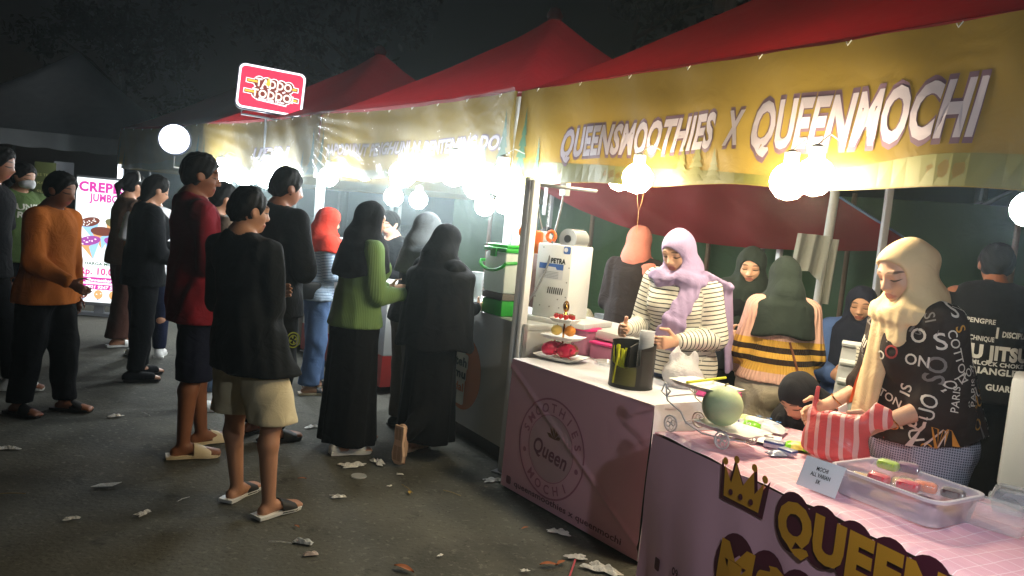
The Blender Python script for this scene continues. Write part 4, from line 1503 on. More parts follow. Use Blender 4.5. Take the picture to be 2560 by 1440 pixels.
hb_.tube([J['hp'](.9 * math.cos(a), -.05, .3 + .92 * math.sin(a)) for a in np.linspace(.1, math.pi - .1, 14)], .011, 6)
hb_.build('hair_band', M('grey_satin', (170, 165, 160), rough=.3), r)
person('person with long black hair in black shirt and black trousers behind the maroon shirt', (-2.90, 6.1), (.75, .65), 1.62, SKIN, female=True, arms=('fwd', 'low'), pitch=15,
       top=dict(mat=BLK, hem=.46, loose=.03), bottom=dict(kind='pants', mat=BLK2, loose=.018), cover=('hair', HAIR, 'long'), shoes=('sneaker', BLK, DKR), vox=.016, step=(.03, -.03))
person('person in a white collared shirt with one ear showing between the dark figures', dp(388, 520, 6.9).to_2d()[:], (-.5, 1), 1.57, SKIN, arms=('fwd', 'fwd'), pitch=20,
       top=dict(mat=cloth('white_shirting', (226, 226, 232)), sleeve='short', hem=.48, loose=.03), bottom=dict(kind='pants', mat=NAVY), cover=('hair', HAIR), shoes=('sneaker', WHT, WHT), vox=.017)
MAROON = cloth('maroon_jersey', (124, 30, 44), wrinkle=.4)
r, J = person('tall person in a maroon shirt, dark knee length shorts and beige slides', (-1.79, 4.47), (.8, .6), 1.74, SKIN_D, tilt=6.5, build=.88, lean=-3, arms=('folded', 'folded'), yaw=-14, pitch=6,
       top=dict(mat=MAROON, sleeve='elbow', hem=.44, loose=.03, folds=.009), bottom=dict(kind='shorts', mat=NAVY, hem=.25, loose=.03, folds=.007),
       cover=('hair', HAIR), shoes=('slide', BEI, BEI), vox=.011, step=(.05, -.04), fine=('hands',), fv=.0055)
person('person in a taupe shirt holding up a phone behind the maroon shirt', (-2.12, 5.45), (.75, .7), 1.60, SKIN, arms=('phone', 'phone'),
       top=dict(mat=cloth('taupe_cotton', (118, 100, 84)), sleeve='elbow', hem=.48, loose=.03), bottom=dict(kind='pants', mat=cloth('faded_denim', (92, 108, 128)), loose=.012),
       cover=('hair', HAIR), shoes=('sneaker', WHT, WHT), vox=.014, step=(.05, -.06))
r, J = person('boy in black shirt, khaki shorts and black slides seen from behind', (-1.17, 3.72), (.42, .90), 1.56, SKIN, arms=(((.08, .1, -1), (-.85, .55, .22)), ((.08, .1, -1), (-.85, .55, .22))), yaw=-26, pitch=4, lean=-1, tilt=8.5, build=.84,
       top=dict(mat=cloth('black_jersey', (22, 25, 28), wrinkle=.5, ws=7), sleeve='elbow', hem=.43, loose=.034, folds=.011, vox=.009),
       bottom=dict(kind='shorts', mat=cloth('khaki_twill', (202, 190, 158), wrinkle=.3), hem=.285, loose=.042, flare=.02, folds=.008),
       cover=('hair', HAIR), shoes=('slide', DKR, WHT), vox=.0095, step=(.02, -.02), spread=.085, fine=('hands',), fv=.006)
r['label'] = 'person in black shirt, khaki shorts and black slides seen from behind, nearest of the queue'
r, J = person('person in black shirt with a round yellow badge standing close behind the khaki shorts', (-1.50, 4.86), (.6, .8), 1.72, SKIN_D, arms=('down', 'folded'), yaw=-15,
       top=dict(mat=BLK, sleeve='elbow', hem=.46, loose=.04), bottom=dict(kind='pants', mat=BLK2, loose=.03), cover=('hair', HAIR), shoes=('slide', DKR, DKR), vox=.013)
bg_ = MB()
bc = Vector(local(r, dp(733, 850, 4.72)))
dcam = Vector(local(r, (0, 0, 1.5)) - bc).normalized()
rt_ = Vector((0, 0, 1)).cross(dcam).normalized()
fb = lambda u, v: bc + rt_ * u + Vector((0, 0, 1)) * v
ring(bg_, .034, .040, fb, sy=1.25)
ring(bg_, .021, .025, fb, sy=1.25)
for q in range(4):
    a0 = q * math.pi / 2 + .3
    flat(bg_, [(.005 * math.cos(a0), .005 * math.sin(a0)), (.02 * math.cos(a0 - .35), .024 * math.sin(a0 - .35)), (.02 * math.cos(a0 + .35), .024 * math.sin(a0 + .35))], fb)
bg_.build('badge', M('yellow_green_print', (150, 160, 50)), r, smooth=False)

r, J = person('person in red orange headscarf and pale blue ribbed top with jeans', (-1.55, 6.2), (.85, .55), 1.50, SKIN_L, female=True, arms=('fwd', 'fwd'), pitch=12,
       top=dict(mat=striped('pale_blue_rib', (172, 190, 208), (120, 140, 165), .022, .3), hem=.5, loose=.012), bottom=dict(kind='pants', mat=cloth('blue_denim', (88, 112, 150)), flare=.035, loose=.008),
       cover=('hijab', cloth('red_orange_chiffon', (205, 60, 44)), dict(drape=.76)), shoes=('thong', DKR, BEI), vox=.014, step=(.04, -.03))
bagp = MB()
bagp.box((-.09, -.05, .0), (.09, .05, .14), 0, bev=.02)
bo = thing('shoulder_bag', 'small black bag hanging at the hip of the red orange headscarf', 'bag', dp(770, 748, 6.05), .6)
bagp.build('bag_body', M('black_leather', (28, 28, 30), rough=.4), bo)
bs_ = MB()
bs_.tube([Vector((.08 * math.cos(a), 0, .13 + .12 * math.sin(a))) for a in np.linspace(0, math.pi, 12)], .006, 6)
bs_.build('strap', M('black_leather'), bo)

person('person in green ribbed sweater, black headscarf and long black skirt', (-.95, 4.80), (.80, .60), 1.56, SKIN_L, female=True, arms=('fwd', 'fwd'), yaw=-10, pitch=6,
       top=dict(mat=ribbed('green_rib_knit', (106, 134, 84), 300, .18), hem=.5, loose=.022, folds=.006, name='sweater'), bottom=dict(kind='skirt', mat=BLK2, hem=.035, rx=.135),
       cover=('hijab', BLK, dict(drape=.71, tilt=-.5, cape=False)), shoes=('croc', WHT, WHT), vox=.0105, step=(.06, -.04))
person('person half hidden inside the far stall with only a pale face showing', dp(984, 580, 6.9).to_2d()[:], (-.5, -.85), 1.52, SKIN_L, arms=('fwd', 'fwd'), pitch=20,
       top=dict(mat=BLK, hem=.5), bottom=dict(kind='pants', mat=BLK2), cover=('hair', HAIR), vox=.015)
person('person in grey headscarf and charcoal dress waiting at the counter', (-.66, 5.36), (.85, .5), 1.53, SKIN_L, female=True, arms=('fwd', 'fwd'), pitch=10,
       top=dict(mat=cloth('charcoal_jersey', (46, 48, 52)), hem=.5, loose=.02), bottom=dict(kind='pants', mat=cloth('grey_brown_twill', (96, 88, 78)), loose=.04),
       cover=('hijab', cloth('grey_jersey', (112, 118, 122)), dict(drape=.72)), shoes=('sneaker', BLK, DKR), vox=.012)
person('person in a long black headscarf with one pale shoe sole raised behind', (-.47, 4.84), (.62, .78), 1.47, SKIN_L, female=True, arms=('fwd', 'fwd'), pitch=15, build=1.06,
       top=dict(mat=BLK2, hem=.5, loose=.02), bottom=dict(kind='skirt', mat=BLK2, hem=.07, rx=.14),
       cover=('khimar', BLK, dict(hem=.47, rx=.172)), shoes=('flat', TREAD, PINKSOLE), vox=.011, foot_up=-1)
person('blurred brown faced vendor standing inside the stall beside the white pole', dp(1372, 600, 6.4).to_2d()[:], (-.4, -.9), 1.50, SKIN_D, arms=('fwd', 'fwd'),
       top=dict(mat=cloth('brown_shirt', (70, 52, 46)), sleeve='short', hem=.5), bottom=dict(kind='pants', mat=BLK2), cover=('hair', HAIR), vox=.014)

# --- inside the near stall
person('person in salmon pink headscarf and dark dress turned away at the back', dp(1590, 640, 5.6).to_2d()[:], (.35, .9), 1.58, SKIN_L, female=True, arms=('fwd', 'fwd'),
       top=dict(mat=cloth('dark_brown_jersey', (44, 38, 38)), hem=.48, loose=.03), bottom=dict(kind='skirt', mat=cloth('dark_brown_jersey'), rx=.15),
       cover=('hijab', cloth('salmon_chiffon', (196, 122, 108)), dict(drape=.80)), vox=.014,
       extra=dict(scarf=lambda f, J: f.cap(J['U'](-.08 * 1.58, .09 * 1.58, .82 * 1.58), J['U'](-.13 * 1.58, .10 * 1.58, .58 * 1.58), (.055, .018), (.05, .018), side=(1, .5, 0), k=.03)))
def lilac_scarf(f, J):
    U, H = J['U'], J['H']
    f.cap(U(.06 * H, -.05 * H, .832 * H), U(-.05 * H, -.07 * H, .815 * H), .03, .03, k=.03)
    f.cap(U(.075 * H, -.05 * H, .83 * H), U(.035 * H, -.125 * H, .70 * H), (.045, .02), (.06, .02), side=(1, .3, 0), k=.03)
    f.cap(U(.035 * H, -.125 * H, .70 * H), U(.005 * H, -.125 * H, .61 * H), (.06, .02), (.075, .015), side=(1, .3, 0), k=.02)
    f.cap(U(.085 * H, -.02 * H, .85 * H), U(.135 * H, .06 * H, .80 * H), (.06, .02), (.06, .02), side=(1, -.5, 0), k=.03)
    f.cap(U(.14 * H, .065 * H, .80 * H), U(.15 * H, .085 * H, .50 * H), (.055, .018), (.05, .014), side=(0, 1, 0), k=.03)
    X, Y, Z = f.grid3()
    f.F = f.F + np.where(Z < 1.32, .0018 * np.sin(X * 110 + Y * 100 + Z * 20), 0)
LIL = dp(1720, 690, 4.28)
r, J = person('person in lilac headscarf and white top with thin dark stripes', LIL.to_2d()[:], (-.60, -.80), 1.58, SKIN_L, female=True,
       arms=(((.22, -.12, -1), (-.55, 1, -.12)), ((.2, .05, -1), (-.15, 1, .02))), yaw=-8, pitch=24, build=1.12, lean=9,
       top=dict(mat=striped('white_striped_jersey', (226, 222, 208), (52, 54, 58), .0235, .24), hem=.49, loose=.02, folds=.005, name='striped_top', vox=.008),
       bottom=dict(kind='pants', mat=cloth('blue_grey_denim', (70, 84, 116)), loose=.02),
       cover=('hijab', cloth('lilac_jersey', (160, 142, 178), bump=.1), dict(drape=.815, cape=False, folds=.003)), vox=.0085, fine=('head', 'hands'), fv=.0042,
       extra=dict(scarf=lilac_scarf))
LILJ, LILR = J, r
person('person in dark green black headscarf looking down behind the striped sweater', dp(1876, 690, 4.85).to_2d()[:], (-.15, -.98), 1.515, SKIN_L, female=True, arms=('fwd', 'fwd'), yaw=-12, pitch=20,
       top=dict(mat=BLK, hem=.48, loose=.03), bottom=dict(kind='skirt', mat=BLK2, rx=.14), cover=('hijab', cloth('green_black_jersey', (38, 46, 42)), dict(drape=.62)), vox=.011, fine=('head',), fv=.005)
YB, DB = (206, 160, 70), (50, 38, 32)
SW = banded('pink_band_knit', (206, 164, 148), [(.85, 1.02, YB), (.955, .985, DB), (.895, .925, DB)])
r, J = person('person seen from behind in pinkish sweater with yellow and dark bands', dp(1962, 760, 4.2).to_2d()[:], (.10, .99), 1.475, SKIN_L, female=True,
       arms=(((.22, .0, -1), (-.1, .75, -.5)), ((.22, .0, -1), (-.1, .75, -.5))), pitch=18, build=1.02,
       top=dict(mat=SW, hem=.535, loose=.022, folds=.005, name='sweater', vox=.009), bottom=dict(kind='pants', mat=cloth('cream_linen', (196, 186, 166), wrinkle=.4), loose=.045, folds=.008),
       cover=('hijab', cloth('green_black_jersey'), dict(drape=.69, cape=False, tilt=.6)), vox=.0105)
cb = MB()
tr = bvh_of(J['top'])
fn = stick(tr, (0, .4, .9), (0, -1, 0), (-1, 0, 0), .006)
cb.tube([fn(.02 + .11 * t, .12 - .32 * t) for t in np.linspace(0, 1, 14)], .006, 6)
cb.build('bag_strap', M('brown_leather', (110, 62, 36), rough=.5), r)

person('person in navy headscarf and blue denim seated behind the white chair', dp(2150, 790, 4.75).to_2d()[:] , (-.30, -.95), 1.50, SKIN_L, yaw=-10, pitch=14, arms=('fwd', 'fwd'),
       top=dict(mat=cloth('blue_denim_shirt', (84, 112, 168), wrinkle=.4), hem=.5, loose=.035), bottom=dict(kind='pants', mat=BLK2), sit=.16,
       cover=('hijab', cloth('navy_jersey', (38, 42, 58)), dict(drape=.66, cape=False)), vox=.0105, fine=('head',), fv=.005)

# crouching figure behind the pink table
r, J = person('person in black headscarf crouching behind the pink table beside the striped bag', dp(2125, 960, 3.62).to_2d()[:], (-.85, -.5), 1.50, SKIN_L, female=True, pitch=42, lean=32, arms=('fwd', 'fwd'),
       top=dict(mat=BLK, hem=.5, loose=.03), bottom=dict(kind='pants', mat=BLK2, loose=.02), sit=.42,
       cover=('hijab', cloth('charcoal_crepe', (40, 40, 44)), dict(drape=.66)), vox=.0105)

# stall keeper in the beige headscarf
def beige_scarf(f, J):
    U, H, hp = J['U'], J['H'], J['hp']
    s = J['s']
    f.cap(hp(0, -.45, .62), hp(0, -.95, .25), .5 * s, .45 * s, k=.05)                       # bun under the cloth
    f.cap(U(-.012 * H, -.055 * H, .835 * H), U(-.02 * H, -.150 * H, .575 * H), (.072, .034), (.046, .018), side=(1, .3, 0), k=.02)
    f.cap(U(.03 * H, -.03 * H, .85 * H), U(-.09 * H, .03 * H, .81 * H), (.05, .03), (.05, .03), k=.04)
    f.cap(U(.03 * H, .0, .85 * H), U(.105 * H, .03 * H, .80 * H), (.06, .04), (.07, .03), k=.05)
    f.cap(U(.02 * H, -.06 * H, .84 * H), U(.05 * H, -.08 * H, .77 * H), (.06, .03), (.05, .025), k=.04)
    X, Y, Z = f.grid3()
    a = np.arctan2(X, Y)
    f.F = f.F + .0024 * np.sin((X + .3 * Y) * 125 + np.sin(Z * 6)) * np.clip((1.40 - Z) * 6, 0, 1)
def blouse(f, J):
    U, H = J['U'], J['H']
    for sd in (1, -1):                                                                     # wide batwing sleeves
        f.cap(J['sh', sd], J['el', sd] + V3(0, 0, -.01), .078, .09, k=.06)
        f.cap(U(sd * .05 * H, 0, .74 * H), J['el', sd] + V3(0, 0, -.03), .10, .085, k=.06)
        f.cap(J['el', sd], J['el', sd] + (J['wr', sd] - J['el', sd]) * .4, .08, .062, k=.04, cap=.4)
    f.cap(U(0, .03 * H, .66 * H), U(0, .03 * H, .54 * H), (.16, .14), (.18, .165), k=.05)
BLOUSE = cloth('dark_brown_crepe', (52, 42, 38), var=.25)
KP = dp(2340, 850, 3.02)
PLAID = cloth('grey_fine_check', (152, 158, 172))
N, L, b = nodes_of(PLAID)
tc = N.new('ShaderNodeTexCoord')
sp = N.new('ShaderNodeSeparateXYZ')
L.new(tc.outputs['Object'], sp.inputs[0])
at = N.new('ShaderNodeAttribute')
at.attribute_name = 'axd'
an_ = math_node(N, L, 'MULTIPLY', math_node(N, L, 'ADD', sp.outputs[1], math_node(N, L, 'MULTIPLY', sp.outputs[0], .6)), 1 / .0095)
ck = math_node(N, L, 'MULTIPLY', math_node(N, L, 'LESS_THAN', math_node(N, L, 'FRACT', math_node(N, L, 'ADD', an_, 50.0)), .62),
               math_node(N, L, 'LESS_THAN', math_node(N, L, 'FRACT', math_node(N, L, 'ADD', math_node(N, L, 'DIVIDE', at.outputs['Fac'], .0095), 50.0)), .62))
L.new(mix_col(N, L, ck, lin((168, 172, 186)), lin((84, 88, 102))), b.inputs['Base Color'])
r, J = person('person in beige headscarf and dark blouse printed with letters packing a striped bag', (KP.x, KP.y), (-.93, -.12), 1.60, SKIN_L, female=True, build=1.1, lean=13, pitch=20, yaw=6,
       arms=(((.1, -.12, -1), (-.1, .9, -.42)), ((.12, -.02, -1), (.0, .9, -.5))),
       top=dict(mat=BLOUSE, sleeve=None, hem=.535, loose=.03, folds=.006, name='blouse', vox=.0085), bottom=dict(kind='pants', mat=PLAID, loose=.045, folds=.007),
       cover=('hijab', cloth('beige_voile', (224, 196, 152), bump=.1), dict(drape=.805, cape=False, folds=.0006, open=True, wave=.1)), shoes=('flat', DKR, DKR), vox=.0085, fine=('head', 'hands'), fv=.0042, extra=dict(scarf=beige_scarf, top=blouse))
KR, KJ = r, J
tr = bvh_of(J['top'])
rnd = random.Random(4)
LM = [M('print_cream', (214, 204, 192), rough=.8), M('print_ochre', (196, 140, 52), rough=.8), M('print_red', (150, 50, 46), rough=.8), M('print_grey', (120, 112, 108), rough=.8)]
mb = MB()
words_ = ['S', 'O', 'PARIS', 'COTTON', 'NO', 'UO', 'SI', 'PARIS', 'S', 'COTTON', 'OU', 'S', 'C', 'NITTO', 'O', 'PA', 'RIS', 'SO', 'ON', 'S', 'IS', 'U', 'O', 'C']
spots = []
for dirv, rt, oo in (((-1, .15, 0), (.15, 1, 0), (.4, 0, 0)), ((-.3, -1, 0), (-1, .3, 0), (0, .3, 0)), ((-.8, -.7, 0), (-.7, .8, 0), (.3, .25, 0)), ((-.75, .75, 0), (.75, .75, 0), (.3, -.3, 0))):
    for _ in range(150):
        u, v = rnd.uniform(-.26, .26), rnd.uniform(.76, 1.36)
        o_ = Vector(oo)
        fn = stick(tr, (oo[0], oo[1], 0), dirv, rt, .003)
        p = fn(u, v)
        n_ = tr.find_nearest(p)[1]
        if -n_.dot(Vector(dirv).normalized()) < .45 or any((p - q).length < .068 for q in spots):
            continue
        spots.append(p)
        w = rnd.choice(words_)
        hgt = rnd.uniform(.036, .062) if len(w) < 3 else rnd.uniform(.024, .034)
        text_on('printed_word', w, fn, rnd.choice([LM[0]] * 4 + LM), J['top'], height=hgt, cx=u, cy=v, bold=rnd.uniform(0, .015), maxlen=.35, rot=rnd.choice((0, .3, -.3, 1.5, -1.2, .6)))
ts = bvh_of(J['scarf'])
ly = MB()
H_ = 1.60
both = [v.co.copy() for v in J['scarf'].data.vertices]
fn = stick(ts, (-.9, -.35, 0), (1, .45, 0), (.4, -1, 0), .006)
U = J['U']
def near(p, lift=.006):
    h = ts.find_nearest(p)
    return h[0] + h[1] * lift
lan = [near(Vector(U(-.13, -.02 + .0 * t, 1.29)) * (1 - t) + Vector(U(-.10, -.27, .99)) * t) for t in np.linspace(0, 1, 18)]
for a, b_ in zip(lan[:-1], lan[1:]):
    d_ = (b_ - a).cross(Vector((1, .3, 0))).normalized() * .008
    ly.add([a - d_, a + d_, b_ + d_, b_ - d_], [(0, 1, 2, 3)])
ly.build('lanyard', M('orange_ribbon', (232, 96, 40), rough=.6), r, smooth=False)
cd = MB()
cm = Matrix.Translation(lan[-1] + Vector((-.012, -.01, -.075))) @ Matrix.Rotation(.25, 4, 'X') @ Matrix.Rotation(-1.0, 4, 'Z')
cd.box((-.033, -.003, -.07), (.033, .003, .06), 0, cm, .002)
for q in range(4):
    cd.box((-.022, -.0045, -.04 + q * .022), (.02 - .006 * (q % 2), -.0032, -.033 + q * .022), 1, cm)
cd.build('name_card', [M('card_white', (226, 226, 232), rough=.3), M('card_ink', (120, 140, 170))], r)
for sd in (1, -1):
    c_, d_ = Vector(J['wr', sd] - J['hd', sd] * .035), Vector(J['hd', sd])
    a_ = d_.cross(Vector((0, 0, 1))).normalized()
    b_ = d_.cross(a_)
    br = MB()
    br.tube([c_ + (a_ * math.cos(t) + b_ * math.sin(t)) * .034 + d_ * .008 * math.sin(t * 2) for t in np.linspace(0, 2 * math.pi, 20)], .0028, 6)
    br.build('bracelet', M('gold', (200, 150, 80), rough=.25, metal=1.0), r)

r, J = person('person in black shirt with white lettering across the back standing behind the stall keeper', dp(2482, 760, 4.35).to_2d()[:], (.35, .94), 1.66, SKIN_D, arms=('fwd', 'fwd'), build=1.12, pitch=15,
       top=dict(mat=BLK, sleeve='short', hem=.47, loose=.04, folds=.006, vox=.011), bottom=dict(kind='pants', mat=BLK2, loose=.03), cover=('hair', HAIR), vox=.012)
tr = bvh_of(J['top'])
fn = stick(tr, (0, .5, 0), (0, -1, 0), (-1, 0, 0), .004)
PRW = M('print_pale_grey', (182, 182, 180), rough=.8)
text_on('printed_word', 'PENGPRE', fn, PRW, J['top'], width=.13, height=.026, cx=-.07, cy=1.22, bold=.03)
text_on('printed_word', 'I', fn, PRW, J['top'], height=.06, cx=.01, cy=1.165, bold=.02)
text_on('printed_word', 'DISCIPLINE', fn, PRW, J['top'], width=.15, height=.03, cx=.11, cy=1.16, bold=.04)
text_on('printed_word', 'TECHNIQUE', fn, PRW, J['top'], width=.14, height=.026, cx=-.07, cy=1.125, bold=.03)
text_on('printed_word', 'JIU JITSU', fn, PRW, J['top'], width=.34, height=.07, cx=.01, cy=1.055, bold=.06)
text_on('printed_word', 'ARMLOCK CHOKE', fn, PRW, J['top'], width=.3, height=.022, cx=.01, cy=.995, bold=.04)
text_on('printed_word', 'TRIANGLE', fn, PRW, J['top'], width=.26, height=.034, cx=.0, cy=.955, bold=.04)
text_on('printed_word', 'GUARD', fn, PRW, J['top'], width=.15, height=.032, cx=.06, cy=.87, bold=.04)
# ------------------------------------------------------------------ counters and tables
VPINK = M('pink_print_vinyl', (234, 180, 196), rough=.38, var=.06, vs=1.5, wrinkle=.18, ws=3)
VROSE = M('rose_print', (190, 118, 140), rough=.4)
VWHITE = M('white_vinyl', (222, 222, 230), rough=.42, var=.04, wrinkle=.2, ws=5)
VDK = M('dark_maroon_print', (92, 34, 52), rough=.4)
VGOLD = M('gold_print', (226, 160, 48), rough=.4, var=.08)
VBR = M('brown_print', (122, 82, 60), rough=.4)
WPAN = M('white_panel', (196, 198, 194), rough=.4, var=.05)

def arc_text(s, rad, a0, a1, hgt, fn, mat, parent, outward=True, bold=.02):
    n = len(s)
    for i, ch in enumerate(s):
        if ch == ' ':
            continue
        a = math.radians(a0 + (a1 - a0) * (i + .5) / n)
        rot = a - math.pi / 2 if outward else a + math.pi / 2
        text_on('lettering', ch, fn, mat, parent, height=hgt, cx=rad * math.cos(a), cy=rad * math.sin(a), bold=bold, rot=rot)

# -- white counter with the round Queen logo
e1 = Vector((.59, -.807)).normalized()
qc = thing('counter', 'white topped counter with a pink front and faded round logo', 'counter', (.045, 4.37, 0), xf(None, e1))
QL, QD, QH = 1.10, .62, .745
def qfront(u, z, lift=0.0):
    t = u / QL
    crease = .010 * math.exp(-((z - (.70 - .62 * t)) / .018) ** 2) - .004 * math.exp(-((z - (.70 - .62 * t) + .05) / .05) ** 2)
    return Vector((u, -.003 - crease - .006 * math.sin(u * 7) * math.sin(z * 5) - lift, z))
m = MB()
m.grid(lambda u, v: qfront(u * QL, .012 + (QH - .014) * v), 120, 110)
fp_ = m.build('front_panel', VPINK, qc)
m = MB()
m.box((.0, .0, QH - .03), (QL, QD, QH), bev=.004)
m.build('top', VWHITE, qc)
m = MB()
m.grid(lambda u, v: (QL + .004 + .006 * math.sin(u * 9 + v * 3), -.004 + (QD) * u, .012 + (QH - .01) * v), 12, 20)
m.build('side_panel', VWHITE, qc)
m = MB()
m.grid(lambda u, v: (-.004, QD * u, .012 + (QH - .02) * v), 4, 4)
m.build('side_panel', VWHITE, qc)
m = MB()
m.box((.02, .03, .0), (QL - .02, QD - .02, QH - .035))
m.build('carcass', M('dark_board', (60, 54, 52)), qc)
cc = wplane(qc, 1378, 1122)
f2_ = lambda u, v: qfront(cc.x + u, cc.z + v, .004)
m = MB()
ring(m, .258, .268, f2_)
ring(m, .176, .180, f2_)
m.build('logo_ring', VROSE, fp_, smooth=False)
m = MB()
for k in range(9):
    ring(m, .0005 + .0194 * k, .0005 + .0194 * (k + 1), lambda u, v: qfront(cc.x + u, cc.z + v, .0012))
m.build('logo_disc', M('grey_pink_print', (212, 172, 180), rough=.4), fp_, smooth=False)
arc_text('SMOOTHIES', .218, 172, 8, .048, f2_, VROSE, fp_)
arc_text('MOCHI', .218, 222, 318, .048, f2_, VROSE, fp_, outward=False)
for sgn in (-1, 1):
    m = MB()
    m.add([f2_(sgn * .21 + p[0], -.06 + p[1]) for p in disc(12, .014)], [tuple(range(12))])
    m.build('logo_dot', VROSE, fp_, smooth=False)
text_on('lettering', 'Queen', lambda u, v: f2_(u, v - .02 - .15 * u), M('plum_print', (138, 88, 102), rough=.4), fp_, width=.27, height=.085, shear=.3, bold=.02)
m = MB()
for k in range(5):
    a = math.radians(20 + 35 * k)
    flat(m, [(0.02, .055), (.02 + .04 * math.cos(a - .25), .055 + .045 * math.sin(a - .25)), (.02 + .065 * math.cos(a), .055 + .07 * math.sin(a)), (.02 + .04 * math.cos(a + .25), .055 + .045 * math.sin(a + .25))], f2_)
o_ = m.build('leaf_print', VBR, fp_, smooth=False)
o_['kind'] = 'stuff'
pa, pb = wplane(qc, 1392, 1300), wplane(qc, 1522, 1378)
text_on('lettering', 'queensmoothies x queenmochi', lambda u, v: qfront(u, v, .003), M('plum_print'), fp_, width=.86, height=.032, cx=.56, cy=.062, bold=.02)
m = MB()
m.add([qfront(.075 + p[0], .062 + p[1], .003) for p in rrect(.045, .045, .012)], [tuple(range(24))])
m.build('icon_print', M('plum_print'), fp_, smooth=False)

# -- pink mochi table
e2 = Vector((.44, -.90)).normalized()
pt = thing('table', 'long table under a pink checked cloth with a gold lettered front', 'table', (.641, 3.131, 0), xf(None, e2))
PL, PD, PH = 2.1, .74, .72
PCL = M('pink_grid_cloth', (226, 172, 190), rough=.5, var=.06, vs=3, wrinkle=.3, ws=6)
N, L, b = nodes_of(PCL)
base = b.inputs['Base Color'].links[0].from_socket
tc = N.new('ShaderNodeTexCoord')
sp = N.new('ShaderNodeSeparateXYZ')
nz = N.new('ShaderNodeTexNoise')
nz.inputs['Scale'].default_value = 5
L.new(tc.outputs['Object'], nz.inputs['Vector'])
L.new(tc.outputs['Object'], sp.inputs[0])
wob = math_node(N, L, 'MULTIPLY', math_node(N, L, 'SUBTRACT', nz.outputs['Fac'], .5), .02)
lines = None
for i in (0, 1):
    fr = math_node(N, L, 'FRACT', math_node(N, L, 'ADD', math_node(N, L, 'DIVIDE', math_node(N, L, 'ADD', sp.outputs[i], wob), .054), 20.0))
    k = math_node(N, L, 'LESS_THAN', fr, .055)
    lines = k if lines is None else math_node(N, L, 'MAXIMUM', lines, k)
L.new(mix_col(N, L, math_node(N, L, 'MULTIPLY', lines, .75), base, lin((246, 224, 232))), b.inputs['Base Color'])
def ptop(u, v):
    x, y = u * PL, v * PD
    z = PH + .004 * math.sin(x * 9 + y * 4) * math.sin(y * 7 + 1) + .003 * math.sin(x * 23 - y * 11)
    ed = min(u * 40, (1 - v) * 20, v * 30)
    z -= .012 * max(0, 1 - ed) ** 2
    return (x, y, z)
m = MB()
m.grid(ptop, 110, 44)
m.build('cloth', PCL, pt)
m = MB()
m.box((.02, .02, PH - .05), (PL, PD - .02, PH - .012))
m.build('board', M('dark_board'), pt)
for x in (.08, PL - .1):
    for y in (.08, PD - .08):
        m = MB()
        m.tube([(x, y, 0), (x, y, PH - .05)], .015, 8)
        m.build('leg', STEEL, pt)
def pfront(u, z, lift=0.0):
    t = 1 - z / PH
    w = .014 * t * math.sin(u * 11 + 1) + .008 * math.sin(u * 27 + z * 4) * t + .006 * math.sin(u * 4 + z * 9)
    return Vector((u, -.012 - .03 * t + w - lift, z))
m = MB()
m.grid(lambda u, v: pfront(u * PL, .06 + (PH - .075) * v), 100, 24)
pf = m.build('front_banner', VPINK, pt)
m = MB()
m.grid(lambda u, v: (-.006 - .01 * math.sin(u * 9) * (1 - v), PD * u, .06 + (PH - .07) * v), 16, 10)
m.build('side_cloth', VPINK, pt)
def logo_rows(mat, grow, lift):
    q = wplane(pt, 1965, 1296, -.03)
    text_on('lettering', 'QUEEN', lambda u, v: pfront(u, v, lift), mat, pf, width=.60 + grow * 2, height=.128 + grow * 1.6, cx=q.x + .255, cy=q.z - .008, bold=.06 + grow, maxlen=.5)
    q = wplane(pt, 1830, 1400, -.03)
    text_on('lettering', 'MOCHI', lambda u, v: pfront(u, v, lift), mat, pf, width=.72 + grow * 2, height=.165 + grow * 1.6, cx=q.x + .30, cy=q.z - .03, bold=.06 + grow, maxlen=.5)
m = MB()
q1 = wplane(pt, 1965, 1296, -.03)
q2 = wplane(pt, 1830, 1400, -.03)
def slab(u0, u1, z0, z1, lift, r=.05):
    pts = rrect(u1 - u0, z1 - z0, r)
    k = 30
    for i in range(k):
        a, b4 = u0 + (u1 - u0) * i / k, u0 + (u1 - u0) * (i + 1) / k
        m.add([pfront(a, z0, lift), pfront(b4, z0, lift), pfront(b4, z1, lift), pfront(a, z1, lift)], [(0, 1, 2, 3)])
for s_, q, w, h, cx_, cz in (('QUEEN', q1, .60, .128, q1.x + .255, q1.z - .008), ('MOCHI', q2, .72, .165, q2.x + .30, q2.z - .03)):
    n_ = len(s_)
    for i in range(n_):
        uc = cx_ - w / 2 + w * (i + .5) / n_
        rr_ = (w / n_) * .66
        m.add([pfront(uc + p[0], cz + p[1], .003 + .0004 * i) for p in disc(26, 1, rr_, h * .76)], [tuple(range(26))])
m.build('logo_shadow', VDK, pf, smooth=False)
logo_rows(VGOLD, 0, .008)
qk = wplane(pt, 1848, 1222, -.03)
fk = lambda u, v: pfront(qk.x + u, qk.z + v, .007)
fk2 = lambda u, v: pfront(qk.x + u, qk.z + v, .0035)
m = MB()
pts_ = [(-.085, -.055), (.085, -.055), (.10, .055), (.058, .0), (.045, .075), (.0, .01), (-.045, .075), (-.058, .0), (-.10, .055)]
flat(m, [(p[0] * 1.22, p[1] * 1.25 - .002) for p in pts_], fk2, 0)
tri = [(0, 1, 2, 3), (0, 3, 5), (3, 4, 5), (0, 5, 7), (5, 6, 7), (0, 7, 8)]
m.add([fk(*p) for p in pts_], tri, 1)
for u_, v_ in ((.10, .066), (.045, .088), (-.045, .088), (-.10, .066)):
    flat(m, disc(10, .014, cx=u_, cy=v_), fk, 1)
for u_ in (-.05, 0, .05):
    flat(m, disc(8, .011, cx=u_, cy=-.03), lambda u, v: pfront(qk.x + u, qk.z + v, .010), 0)
